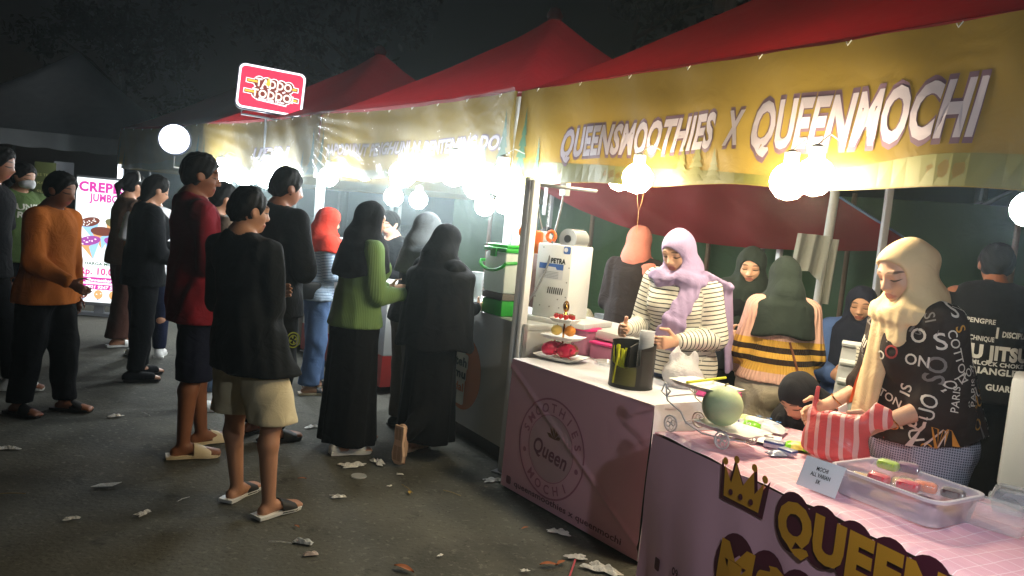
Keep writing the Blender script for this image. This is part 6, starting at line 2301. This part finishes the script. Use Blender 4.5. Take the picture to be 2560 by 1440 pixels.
for k in range(8):
    cx_, cy_ = -.06 + .04 * (k % 4), -.025 + .05 * (k // 4)
    for q_ in range(4):
        a = q_ * math.pi / 2 + k
        z_ = .0385 * max(0, 1 - abs(cx_ / .1) ** 3) * max(0, 1 - abs(cy_ / .06) ** 2.5) + .005
        m.add([Vector((cx_ + .009 * math.cos(a) + p[0], cy_ + .009 * math.sin(a) + p[1], z_)) for p in disc(7, .005)], [tuple(range(7))])
o_ = m.build('flower_print', PBL, tp, smooth=False)
o_['kind'] = 'stuff'
nk = thing('napkins', 'flat white paper napkins under the tissue pack', 'napkin', onp(1868, 1092), -.45)
for k in range(4):
    m = MB()
    m.grid(lambda u, v, k=k: ((u - .5) * .21 + k * .008, (v - .5) * .15 - k * .006, .002 + k * .003 + .004 * u * v + .002 * math.sin(u * 9 + k)), 8, 6)
    m.build('napkin', M('white_paper', (232, 232, 232), rough=.8), nk)
pc = thing('folded_cloth', 'bright pink folded cloth behind the melon', 'cloth', on(1796, 978, QZ + .031), -.6)
m = MB()
m.box((-.10, -.07, -.03), (.10, .07, .0), bev=.01)
m.build('lower_fold', M('bright_pink_cloth', (232, 96, 160), rough=.7, wrinkle=.4), pc)
m = MB()
m.grid(lambda u, v: (-.10 + .2 * u, -.07 + .14 * v, .004 + .012 * math.sin(u * 3) * math.sin(v * 3 + .5) + .003 * math.sin(u * 14)), 14, 10)
m.build('upper_fold', M('bright_pink_cloth'), pc)
def small_box(label, p, w, d, h, rz, body, band):
    o = thing('small_box', label, 'box', p, rz)
    m = MB()
    m.box((-w / 2, -d / 2, 0), (w / 2, d / 2, h), bev=.002)
    bb = m.build('carton', body, o)
    m = MB()
    m.box((-w / 2 - .0006, -d / 2 - .0006, h * .62), (w / 2 + .0006, d / 2 + .0006, h * .9))
    m.build('printed_band', band, bb)
SIL = M('silver_card', (168, 174, 190), rough=.3, metal=.3)
BLU = M('dull_blue_card', (64, 88, 146), rough=.4)
small_box('small blue and silver carton left of the green foil packet', onp(1935, 1118), .075, .045, .026, -.5, SIL, BLU)
small_box('small pale carton with blue band nearest the table front', onp(1968, 1136), .06, .04, .022, -.9, SIL, BLU)
packet('stapler_packet', 'crumpled silver packet among the small cartons', 'packet', onp(1940, 1136), .07, .05, .014, .3, (SIL, None))
packet('foil_packet', 'bright green foil packet beside the striped carrier bag', 'packet', onp(1990, 1120, .004), .11, .07, .024, -.35, (PGR, PYE), None)

# -- striped carrier bag
SB = M('striped_bag_film', (226, 108, 108), rough=.32, trans=.35, wrinkle=.45, ws=16, spec=.5)
N, L, b = nodes_of(SB)
base = b.inputs['Base Color'].links[0].from_socket
tc = N.new('ShaderNodeTexCoord')
sp = N.new('ShaderNodeSeparateXYZ')
L.new(tc.outputs['Object'], sp.inputs[0])
fr = math_node(N, L, 'FRACT', math_node(N, L, 'ADD', math_node(N, L, 'DIVIDE', math_node(N, L, 'ADD', math_node(N, L, 'MULTIPLY', sp.outputs[0], 1.0), math_node(N, L, 'MULTIPLY', sp.outputs[2], .12)), .046), 20.0))
c2_ = mix_col(N, L, math_node(N, L, 'LESS_THAN', fr, .34), base, lin((242, 206, 200)))
L.new(c2_, b.inputs['Base Color'])
for n_ in N:
    if n_.type == 'BSDF_TRANSLUCENT':
        L.new(c2_, n_.inputs[0])
cbg = thing('carrier_bag', 'red and white striped plastic carrier bag being filled on the pink table', 'bag', on(2085, 1165, PZ) + Vector((.02, .06, 0)), xf(None, e2) + .35)
f = Field(V3(-.2, -.13, -.02), V3(.24, .15, .36), .0055)
f.cap((0, 0, .05), (-.005, 0, .165), (.125, .075), (.105, .055), side=(1, 0, 0), k=.02, cap=.6)
f.cap((-.075, .0, .16), (-.095, .015, .265), (.03, .014), (.016, .009), side=(1, .3, 0), k=.025)
f.cap((.08, 0, .15), (.15, .0, .225), (.03, .022), (.035, .013), side=(.6, 0, -.8), k=.03)
f.cap((.15, 0, .225), (.165, -.005, .175), (.03, .013), (.014, .009), side=(.6, 0, -.8), k=.02)
f.cap((-.02, 0, .30), (-.02, 0, .165), (.055, .03), (.06, .032), side=(1, 0, 0), k=.02, op='sub')
f.folds(.003, 26, 5, (1, 1, .5))
f.cut((0, 0, -1), (0, 0, .001))
field_obj(f, 'film', SB, cbg, 1)
m = MB()
m.box((-.03, -.02, .10), (.04, .02, .185), bev=.004)
m.build('paper_inside', M('white_paper'), cbg)

# -- mochi sign
sg = thing('price_card', 'white folded card reading MOCHI ALL VARIAN 5K on the pink table', 'sign', onp(2037, 1228), xf(None, e2) + .16)
tl_ = Matrix.Rotation(-.42, 3, 'X')
m = MB()
m.box((-.072, 0, 0), (.072, .0015, .105), 0, tl_.to_4x4())
cdd = m.build('front', M('white_card', (232, 234, 238), rough=.6, var=.02), sg)
m = MB()
m.box((-.072, .0, 0), (.072, .0015, .10), 0, Matrix.Translation(Vector((0, .088, 0))) @ Matrix.Rotation(.42, 4, 'X'))
m.build('rear', M('white_card'), sg)
for s_, w, z in (('MOCHI', .042, .074), ('ALL VARIAN', .072, .053), ('5K', .017, .032)):
    text_on('lettering', s_, lambda u, v: tl_ @ Vector((u, -.0012, v)), M('black_ink'), cdd, width=w, height=.0135, cy=z, bold=.025)

# -- box of mochi
mbx = thing('plastic_box', 'frosted clear plastic box half full of wrapped mochi', 'box', onp(2254, 1262), xf(None, e2) + .10)
FROST = M('frosted_box', (214, 208, 222), rough=.28, alpha=.40, spec=.5, var=.05)
BW, BD, BH = .37, .26, .085
def shell(z0, z1, g0, g1, th):
    a0, a1 = rrect(BW * g0, BD * g0, .045, 6), rrect(BW * g1, BD * g1, .045, 6)
    n = len(a0)
    vs = [(p[0], p[1], z0) for p in a0] + [(p[0], p[1], z1) for p in a1] + [(p[0] * (1 - th), p[1] * (1 - th), z1) for p in a1] + [(p[0] * (1 - th), p[1] * (1 - th), z0 + .003) for p in a0]
    return vs, n
vs, n = shell(0, BH, .92, 1.0, .02)
m = MB()
m.add(vs, [(j * n + i, j * n + (i + 1) % n, (j + 1) * n + (i + 1) % n, (j + 1) * n + i) for j in range(3) for i in range(n)] + [tuple(range(n))[::-1], tuple(range(3 * n, 4 * n))])
m.build('tub', FROST, mbx)
m = MB()
o1, o2 = rrect(BW * 1.05, BD * 1.06, .05, 6), rrect(BW * .985, BD * .98, .045, 6)
m.add([(p[0], p[1], BH - .006) for p in o1] + [(p[0], p[1], BH + .003) for p in o1] + [(p[0], p[1], BH + .003) for p in o2] + [(p[0], p[1], BH - .006) for p in o2],
      [(j * n + i, j * n + (i + 1) % n, ((j + 1) % 4) * n + (i + 1) % n, ((j + 1) % 4) * n + i) for j in range(4) for i in range(n)])
m.build('rim', M('frosted_rim', (224, 220, 230), rough=.28, alpha=.62, spec=.5), mbx)
bxp = lambda x, y, z: mbx.location + Matrix.Rotation(mbx.rotation_euler.z, 3, 'Z') @ Vector((x, y, z))
MC = dict(green=(166, 196, 40), purple=(112, 52, 92), red=(206, 40, 62), orange=(222, 116, 72), dark=(74, 40, 46), cream=(214, 176, 110))
for k, (cn, x, y, z, rz, lb) in enumerate((('green', -.075, .015, .058, .2, 'lime green wrapped mochi on top of the pile'), ('purple', -.035, .06, .058, .4, 'plum wrapped mochi beside the lime green one'),
        ('red', -.07, -.035, .02, .1, 'red wrapped mochi under the lime green one'), ('cream', -.012, .005, .02, .9, 'cream wrapped mochi in the middle of the box'),
        ('red', .03, -.045, .032, .3, 'red wrapped mochi nearest the front rim'), ('orange', .055, .005, .032, .5, 'orange wrapped mochi right of the middle'),
        ('dark', .12, .04, .03, .2, 'dark wrapped mochi at the far right of the box'), ('cream', -.12, -.05, .004, .3, 'cream wrapped mochi low at the left side of the box'),
        ('orange', .05, -.07, .004, .1, 'orange wrapped mochi on the floor of the box'), ('dark', -.03, .07, .008, .0, 'dark wrapped mochi at the bottom under the plum one'))):
    o = thing('mochi', lb, 'sweet', bxp(x * 1.05, y + .012, z + .030), mbx.rotation_euler.z + rz, 'wrapped mochi in the clear box')
    m = MB()
    m.box((-.034, -.022, 0), (.034, .022, .03), bev=.012)
    m.build('cake', M('mochi_' + cn, MC[cn], rough=.4, var=.12, vs=30), o)
    m = MB()
    def wf(u, v):
        X, Y = u * 2 - 1, v * 2 - 1
        return (X * .044, Y * .026, .004 + .030 * (1 - abs(X) ** 6) * (1 - abs(Y) ** 4) + .001 * math.sin(u * 40) + .001 * math.sin(v * 30 + u * 9))
    m.grid(wf, 16, 10)
    m.build('wrapper', M('clear_wrap', (245, 245, 245), rough=.08, alpha=.2, spec=1.0), o)

for k in range(8):
    o = thing('mochi', ['wrapped mochi under the pile at the back left', 'wrapped mochi under the pile at the front left', 'wrapped mochi under the pile, second at the back', 'wrapped mochi under the pile, second at the front', 'wrapped mochi under the pile, third at the back', 'wrapped mochi under the pile, third at the front', 'wrapped mochi under the pile at the back right', 'wrapped mochi under the pile at the front right'][k], 'sweet', bxp(-.125 + .082 * (k // 2), .06 - .10 * (k % 2), .004), mbx.rotation_euler.z + .1 * (k % 3), 'wrapped mochi in the clear box')
    m = MB()
    m.box((-.034, -.022, 0), (.034, .022, .03), bev=.012)
    m.build('cake', M('mochi_' + ('cream', 'dark', 'orange', 'cream', 'purple', 'cream', 'cream', 'dark')[k]), o)
# -- clear clamshell boxes at the edge
CLM = M('clamshell_plastic', (210, 218, 224), rough=.08, alpha=.30, spec=1.0)
def clam(label, p, rz):
    o = thing('clamshell_box', label, 'box', p, rz, 'clear clamshell boxes at the table end')
    for nm, z0, z1, g in (('base', .0, .035, 1), ('lid', .037, .075, -1)):
        m = MB()
        nn = 48
        def rg(k, z, rib):
            return [((.085 * math.cos(a) + .0) / max(abs(math.cos(a)), abs(math.sin(a))) ** .9 * k * (1 + rib * math.cos(i * math.pi * .75)), .06 * math.sin(a) / max(abs(math.cos(a)), abs(math.sin(a))) ** .9 * k * (1 + rib * math.cos(i * math.pi * .75)), z) for i, a in enumerate(np.linspace(0, 2 * math.pi, nn, endpoint=False))]
        if g > 0:
            rings = [rg(.001, z0, 0), rg(.86, z0, .02), rg(.95, z1, .02), rg(1.03, z1, 0), rg(1.03, z1 + .0015, 0)]
        else:
            rings = [rg(1.03, z0, 0), rg(.95, z0 + .001, .02), rg(.84, z1 - .008, .02), rg(.7, z1, 0), rg(.6, z1 - .006, 0), rg(.001, z1 - .006, 0)]
        vs = sum(rings, [])
        m.add(vs, [(j * nn + i, j * nn + (i + 1) % nn, (j + 1) * nn + (i + 1) % nn, (j + 1) * nn + i) for j in range(len(rings) - 1) for i in range(nn)])
        m.build(nm, CLM, o, sharp=25)
    return o
clam('clear clamshell box at the table edge nearest the corner of the photo', onp(2490, 1318), xf(None, e2) + .3)
clam('clear clamshell box stacked upon the other one at the table end', onp(2490, 1318) + Vector((.02, .03, .078)), xf(None, e2) + .1) if False else None
clam('clear clamshell box standing farther back at the table end', onp(2545, 1282), xf(None, e2) + .55)
pbk = thing('paper_bag', 'pale grey paper scrap behind the clamshell boxes', 'paper', onp(2552, 1258), .4)
m = MB()
m.grid(lambda u, v: (-.05 + .1 * u, -.04 + .08 * v, .004 + .018 * abs(math.sin(u * 5 + v * 3))), 10, 8)
m.build('paper', M('grey_paper'), pbk)

# -- furniture and goods behind the stall keeper
ch = thing('plastic_chair', 'lowest of three stacked white plastic chairs behind the stall keeper', 'chair', dp(2118, 900, 4.35).to_2d()[:] + (0,), .25, 'stacked white plastic chairs')
PCH = M('white_chair_plastic', (206, 212, 220), rough=.4, var=.04)
def cback(u, v):
    a = math.radians(-150 + 120 * u)
    return (.215 * math.cos(a) * (1 + .06 * v), .20 * math.sin(a) + .20 - .05 * v - .25, .46 + .38 * v)
m = MB()
m.grid(cback, 24, 10)
m.build('backrest', PCH, ch)
m = MB()
m.tube([cback(u, 1.0) for u in np.linspace(0, 1, 20)], .017, 8)
m.build('top_rail', PCH, ch)
m = MB()
m.box((-.21, -.2, .42), (.21, .22, .45), bev=.012)
m.build('seat', PCH, ch)
for x in (-.17, .17):
    for y in (-.17, .18):
        m = MB()
        m.tube([(x, y, .42), (x * 1.15, y * 1.15, 0)], [.026, .018], 8)
        m.build('leg', PCH, ch)
CKC = M('checked_cloth', (206, 204, 196), rough=.9, var=.05)
N, L, b = nodes_of(CKC)
base = b.inputs['Base Color'].links[0].from_socket
tc = N.new('ShaderNodeTexCoord')
sp = N.new('ShaderNodeSeparateXYZ')
L.new(tc.outputs['Object'], sp.inputs[0])
k2 = None
for i in (0, 2):
    fr = math_node(N, L, 'FRACT', math_node(N, L, 'ADD', math_node(N, L, 'DIVIDE', sp.outputs[i], .019), 20.0))
    kq = math_node(N, L, 'LESS_THAN', fr, .22)
    k2 = kq if k2 is None else math_node(N, L, 'MAXIMUM', k2, kq)
L.new(mix_col(N, L, k2, base, lin((58, 58, 62))), b.inputs['Base Color'])
for k, lb in ((1, 'middle one of three stacked white plastic chairs behind the stall keeper'), (2, 'topmost of three stacked white plastic chairs, with the checked cloth on it')):
    c2 = ch.copy()
    C.objects.link(c2)
    c2.location = Vector(ch.location) + Vector((0, 0, .1 * k))
    c2['label'] = lb
    for q_ in ch.children:
        d_ = q_.copy()
        C.objects.link(d_)
        d_.parent = c2
clo = thing('checked_cloth', 'black and white checked cloth draped over the topmost white chair', 'cloth', Vector(ch.location) + Vector((0, 0, .2)), ch.rotation_euler.z)
def drape(u, v):
    q_ = Vector(cback(.12 + .80 * u, 1.0 - .0 * v))
    lo_ = .20 + .09 * math.sin(u * 5 + 1)
    out = Vector((q_.x, q_.y + .06, 0)).normalized()
    return q_ + Vector((0, -.028 - .006 * math.sin(u * 30), .016)) * (1 if v > 0 else .4) + Vector((0, -.01 * v, -lo_ * v - .01))
m = MB()
m.grid(drape, 40, 14)
m.build('cloth', CKC, clo)
pol = thing('clothes_pole', 'slanting grey pole with a pale jacket hung on it behind the stall', 'pole', dp(2040, 700, 5.9).to_2d()[:] + (0,), 0)
m = MB()
m.tube([(0, 0, 0), (.06, 0, 2.0)], .035, 10)
m.build('shaft', M('grey_concrete'), pol)
jk = thing('hanging_shirt', 'pale grey shirt hanging from the slanting pole', 'shirt', dp(2022, 640, 5.8), .1)
m = MB()
m.grid(lambda u, v: (-.13 + .24 * u - .03 * v, -.05 - .02 * math.sin(u * 14), .16 - .36 * v * (1 - .25 * math.sin(u * 3))), 20, 10)
m.grid(lambda u, v: (.10 + .09 * u - .02 * v, -.065 - .02 * math.sin(u * 9 + 1), .14 - .48 * v), 10, 10)
m.build('cloth', M('pale_grey_cotton', (168, 172, 164), rough=.9, wrinkle=.5), jk)
wb = thing('cool_box', 'white box standing at the right edge behind the stall', 'box', dp(2620, 1000, 3.9).to_2d()[:] + (.0,), -.6)
m = MB()
m.box((-.16, -.16, .42), (.22, .2, .98), bev=.02)
m.build('body', M('white_chair_plastic'), wb)
m = MB()
m.box((-.14, -.14, 0), (.2, .18, .418))
m.build('stand', M('dark_board'), wb)
sto = thing('plastic_stool', 'green plastic stool behind the stall keeper', 'stool', dp(2215, 1070, 3.75).to_2d()[:] + (0,), .2)
GST = M('green_stool_plastic', (42, 140, 96), rough=.4)
m = MB()
m.box((-.16, -.16, .52), (.16, .16, .56), bev=.012)
m.build('seat', GST, sto)
for x in (-.13, .13):
    for y in (-.13, .13):
        m = MB()
        m.tube([(x, y, .52), (x * 1.25, y * 1.25, 0)], .02, 8)
        m.build('leg', GST, sto)
# stool for the seated one
for lab, pp_, hh in (('dark stool under the seated person in navy headscarf', dp(2150, 790, 4.80), .52), ('low dark stool under the crouching person', dp(2135, 960, 3.66), .32)):
    o = thing('plastic_stool', lab, 'stool', pp_.to_2d()[:] + (0,), .4)
    m = MB()
    m.box((-.15, -.15, hh - .04), (.15, .15, hh), bev=.01)
    m.build('seat', M('dark_laminate'), o)
    for x in (-.12, .12):
        for y in (-.12, .12):
            m = MB()
            m.tube([(x, y, hh - .04), (x * 1.2, y * 1.2, 0)], .017, 8)
            m.build('leg', M('dark_laminate'), o)

# clutter on the back table
btp = lambda x, y, z=.751: bt.location + Matrix.Rotation(bt.rotation_euler.z, 3, 'Z') @ Vector((x, y, z))
soft_bag('plastic_bag', 'clear bag of pale snacks on the back table', 'bag', btp(-.05, -.12), (.075, .06, .14), M('snack_bag', (206, 200, 168), rough=.4, var=.4, vs=45, wrinkle=.6, ws=30), 8, 0, False)
cu = thing('plastic_cup', 'clear plastic cup on the back table near the salmon headscarf', 'cup', btp(.10, -.18))
m = MB()
m.lathe([(.03, 0), (.032, .002), (.045, .11), (.047, .112), (.043, .11)], seg=16)
m.build('cup', CLR, cu)
m = MB()
m.lathe([(.029, .003), (.036, .05), (0, .05)], seg=16)
m.build('drink', M('pale_drink', (206, 206, 200)), cu)
wr = thing('wrapped_box', 'pale wrapped box lying on the back table', 'box', btp(.0, .1), .2)
m = MB()
m.box((-.14, -.06, 0), (.14, .06, .05), bev=.008)
m.build('carton', M('pale_card', (150, 142, 138), rough=.6), wr)
soft_bag('plastic_bag', 'grey rumpled bag at the left of the back table', 'bag', btp(-.35, 0), (.11, .08, .11), M('grey_bag', (120, 116, 116), rough=.4, wrinkle=.6, ws=20), 9, 0, False)
soft_bag('plastic_bag', 'dark rumpled bag on the back table', 'bag', btp(-.6, .05), (.12, .08, .14), M('dark_bag', (70, 66, 66), rough=.4, wrinkle=.6, ws=20), 11, 0, False)
cup_stack('stack of clear cups on the back table near the pole', btp(1.7, -.05), 6, .045, .10, .02)
lm = thing('vegetable_bag', 'bag with green leaves and white onions on the back table', 'bag', btp(1.35, -.1), 0)
m = MB()
m.box((-.08, -.05, 0), (.08, .05, .09), bev=.03)
m.build('leaves', M('leaf_green'), lm)
m = MB()
m.lathe([(0, .07), (.03, .08), (.04, .11), (.02, .14), (0, .145)], (.05, 0, 0), 12)
m.build('onion', WPL, lm)
for k in range(5):
    o = thing('bottle', ['clear bottle standing far along the back table', 'squat bottle beside the far clear bottle', 'bottle with white cap on the back table', 'tall thin bottle behind the green leaves', 'last bottle at the end of the back table'][k], 'bottle', btp(1.5 + .16 * k, .12 - .05 * (k % 2)), 0, 'bottles on the back table')
    m = MB()
    hq = (.2, .14, .22, .26, .18)[k]
    m.lathe([(.03, 0), (.032, .01), (.032, hq * .65), (.013, hq * .85), (.013, hq)], seg=14)
    m.build('glass', M('grey_glass', (120, 124, 122), rough=.1, alpha=.5, spec=.9), o)
    m = MB()
    m.lathe([(.015, hq), (.015, hq + .018), (0, hq + .019)], seg=12)
    m.build('cap', WPL, o)

# hanging leads near the white corner pole
hc_ = thing('power_cable', 'grey power cable looping from the banner down to the sealing machine', 'cable')
m = MB()
ps = [dp(1412, 468, 5.0), dp(1400, 530, 4.95), dp(1382, 600, 4.85), dp(1370, 660, 4.8), dp(1345, 715, 4.75), dp(1318, 760, 4.72), dp(1306, 800, 4.74)]
sm_ = []
for i in range(len(ps) - 1):
    for t in np.linspace(0, 1, 4, endpoint=False):
        p0, p1, p2, p3 = ps[max(i - 1, 0)], ps[i], ps[i + 1], ps[min(i + 2, len(ps) - 1)]
        sm_.append(.5 * ((2 * p1) + (p2 - p0) * t + (2 * p0 - 5 * p1 + 4 * p2 - p3) * t * t + (3 * p1 - p0 - 3 * p2 + p3) * t ** 3))
m.tube(sm_ + [ps[-1]], .0065, 6)
m.build('lead', M('grey_cable', (92, 92, 94), rough=.5), hc_)
jb = thing('socket_box', 'small grey socket box hanging just under the banner edge', 'socket', dp(1413, 470, 5.0), -.9)
m = MB()
m.box((-.03, -.02, -.05), (.03, .02, .05), bev=.004)
m.build('case', M('grey_enamel'), jb)
wc = thing('wind_chime', 'bunch of hanging packets and chain beside the white corner pole', 'hanger', dp(1372, 455, 5.2))
m = MB()
m.box((-.022, -.008, -.22), (.0, .008, -.01), bev=.003)
m.build('packet', SIL, wc)
for k in range(9):
    m = MB()
    m.tube([(.018 + .006 * math.cos(a) * (k % 2), .006 * math.cos(a) * (1 - k % 2), -.12 - .024 * k + .014 * math.sin(a)) for a in np.linspace(0, 2 * math.pi, 9)], .002, 5)
    m.build('link', STEEL, wc)
wl = thing('wire_loop', 'thin wire loop hanging below the warm bulb', 'wire', dp(1602, 478, 4.35))
m = MB()
m.tube([(-.02, 0, .0), (-.012, 0, -.06), (.0, 0, -.11), (.012, 0, -.06), (.016, 0, .0)], .0018, 5)
m.tube([(.0, 0, -.11), (.002, 0, -.24)], .0014, 5)
m.build('wire', M('copper_wire', (150, 110, 70), rough=.4), wl)

# ------------------------------------------------------------------ litter on the ground
TIS = M('white_tissue', (222, 220, 214), rough=.9, wrinkle=.6, ws=40)
LFB = M('dry_brown_leaf', (158, 92, 52), rough=.8, var=.3, vs=25)
LFY = M('dry_yellow_leaf', (170, 140, 50), rough=.8)
STK = M('bamboo_skewer', (150, 132, 92), rough=.7)
def litter(name, label, cat, px, py, size, kind, mat, rz=0.0, seed=0, group=None):
    o = thing(name, label, cat, on(px, py, .0), rz, group)
    rn = random.Random(seed)
    m = MB()
    if kind == 'tissue':
        ph_ = [rn.uniform(0, 6) for _ in range(5)]
        def fn(u, v):
            X, Y = u * 2 - 1, v * 2 - 1
            r_ = 1 + .25 * math.sin(3 * math.atan2(Y, X) + ph_[0]) + .15 * math.sin(7 * math.atan2(Y, X) + ph_[1])
            return (X * size * r_, Y * size * .5 * r_, .004 + abs(.35 * size * math.sin(u * 7 + ph_[2] + v * 3) * math.sin(v * 6 + ph_[3])) * max(0, 1 - max(abs(X), abs(Y)) ** 4))
        m.grid(fn, 14, 12)
    elif kind == 'leaf':
        def fn(u, v):
            w = math.sin(math.pi * u) ** .8 * .33
            return ((u - .5) * size * 2, (v - .5) * 2 * size * w, .004 + size * .22 * abs(v - .5) + size * .12 * math.sin(u * 4))
        m.grid(fn, 10, 4)
    elif kind == 'stick':
        m.tube([(-size, 0, .004), (0, .004, .006), (size, 0, .004)], .0022, 5)
    elif kind == 'card':
        m.grid(lambda u, v: ((u - .5) * size * 2 + (v - .5) * size * .8, (v - .5) * size * .9, .004 + .006 * u * v), 4, 3)
    elif kind == 'lid':
        m.lathe([(size, 0), (size, .005), (size * .94, .006), (size * .86, .003), (0, .003)], seg=24)
    elif kind == 'pouch':
        m.grid(lambda u, v: ((u - .5) * size * 2, (v - .5) * size * .7, .004 + .35 * size * (1 - (2 * u - 1) ** 4) * (1 - (2 * v - 1) ** 4) * (1 + .3 * math.sin(u * 12 + v * 7))), 14, 10)
    m.build({'tissue': 'paper', 'leaf': 'blade', 'stick': 'splint', 'card': 'paper', 'lid': 'disc', 'pouch': 'wrapper'}[kind], mat, o, smooth=kind != 'card')
LG = 'crumpled tissues on the ground'
for a in (('paper_scrap', 'crumpled white tissue on the ground nearest the white clogs', 'litter', 882, 1165, .065, 'tissue', TIS, .5, 1, LG), ('paper_scrap', 'crumpled white tissue between the clogs and the raised sole', 'litter', 945, 1157, .055, 'tissue', TIS, 2.2, 2, LG),
          ('paper_scrap', 'small white tissue right of the black slides', 'litter', 845, 1243, .035, 'tissue', TIS, .2, 3, LG), ('paper_scrap', 'white tissue at the foot of the pink counter front, far end', 'litter', 1230, 1202, .05, 'tissue', TIS, .4, 4, LG),
          ('paper_scrap', 'white tissue half under the pink counter front', 'litter', 1398, 1332, .05, 'tissue', TIS, -.3, 5, LG), ('paper_scrap', 'white tissue crossed by a pink straw at the lower edge', 'litter', 1440, 1394, .045, 'tissue', TIS, .1, 6, LG),
          ('paper_scrap', 'largest white tissue at the lower edge by the counter corner', 'litter', 1506, 1424, .075, 'tissue', TIS, -.5, 7, LG), ('paper_scrap', 'round pale tissue on the dark ground', 'litter', 358, 1285, .035, 'tissue', TIS, 1.2, 8, LG),
          ('paper_scrap', 'small printed scrap on the dark ground farthest toward the corner', 'litter', 178, 1298, .03, 'tissue', TIS, .7, 9, LG), ('paper_scrap', 'grey tissue behind the black clad legs', 'litter', 780, 1068, .045, 'tissue', TIS, .7, 10, LG),
          ('paper_scrap', 'pale scrap on dark ground left of the maroon shirt', 'litter', 288, 1041, .04, 'tissue', TIS, .7, 11, LG), ('paper_scrap', 'tiny white scrap beside the single bare sandal', 'litter', 632, 1030, .03, 'tissue', TIS, .1, 12, LG),
          ('paper_scrap', 'white scrap on the ground before the raised sole', 'litter', 1000, 1187, .018, 'tissue', TIS, .1, 13, LG), ('paper_scrap', 'tiny white scrap in the open ground by the stick', 'litter', 975, 1216, .015, 'tissue', TIS, 1, 14, LG),
          ('paper_scrap', 'tiny scrap in the middle of the open ground', 'litter', 1100, 1390, .015, 'tissue', TIS, 1, 15, LG), ('paper_scrap', 'little pale curl at the lower edge of the open ground', 'litter', 1312, 1428, .018, 'tissue', TIS, .2, 16, LG),
          ('paper_scrap', 'crumpled glossy scrap glinting at the far left', 'litter', 20, 1122, .05, 'tissue', TIS, .4, 17, LG)):
    litter(*a)
litter('paper_card', 'flat white four sided card on the dark ground', 'litter', 266, 1214, .05, 'card', TIS, .35)
litter('crumpled_wrapper', 'crumpled white wrapper with a thin stick on the ground', 'litter', 757, 1358, .045, 'pouch', M('grey_white_wrapper', (196, 198, 194), rough=.5, wrinkle=.6, ws=40), -.1)
litter('crumpled_wrapper', 'stained oval wrapper on the ground under the thin stick one', 'litter', 777, 1388, .032, 'pouch', M('stained_wrapper', (196, 176, 164), rough=.6, var=.45, vs=60), .4)
LS = 'thin bamboo splints on the ground'
litter('bamboo_splint', 'thin bamboo splint lying on a yellow leaf', 'litter', 1018, 1223, .07, 'stick', STK, -1.0, 0, LS)
litter('bamboo_splint', 'thin bamboo splint alone on the open ground', 'litter', 1130, 1234, .06, 'stick', STK, -.55, 0, LS)
litter('bamboo_splint', 'white stick joined to the crumpled wrapper', 'litter', 700, 1358, .05, 'stick', TIS, .05, 0, LS)
litter('bamboo_splint', 'pale splint on the dark ground at the far left', 'litter', 28, 1236, .06, 'stick', STK, .3, 0, LS)
litter('bamboo_splint', 'pale curved splint on the dark ground left of the slides', 'litter', 458, 1250, .04, 'stick', TIS, 1.2, 0, LS)
litter('bamboo_splint', 'pale straw lying left of the beige slides', 'litter', 362, 1035, .06, 'stick', TIS, -.6, 0, LS)
litter('plastic_disc', 'clear round cup lid lying on the ground before the clogs', 'litter', 897, 1191, .045, 'lid', CLR)
LL = 'dry leaves on the ground'
for i_, (px_, py_, sz_, mm, lb) in enumerate(((1010, 1424, .05, LFB, 'brown dry leaf at the lower edge of the open ground'), (1372, 1414, .045, LFB, 'larger brown leaf beside the pink straw'), (1402, 1409, .035, LFB, 'smaller brown leaf nearest the pink straw'),
        (1024, 1233, .03, LFY, 'yellow leaf under the bamboo splint'), (742, 1318, .022, LFB, 'small orange leaf above the crumpled wrapper'), (755, 1198, .025, LFB, 'pale brown leaf near the tip of the slide'), (1312, 1322, .022, LFB, 'small tan leaf near the counter foot'))):
    litter('dry_leaf', lb, 'leaf', px_, py_, sz_, 'leaf', mm, i_ * .7 - .4, 0, LL)
o = thing('drinking_straw', 'pink straw lying on the ground toward the camera', 'straw', on(1434, 1415, .004), 1.35)
m = MB()
m.tube([(-.13, 0, .004), (.045, 0, .010)], .0045, 7)
m.build('tube', M('pink_straw', (196, 84, 96), rough=.4), o)
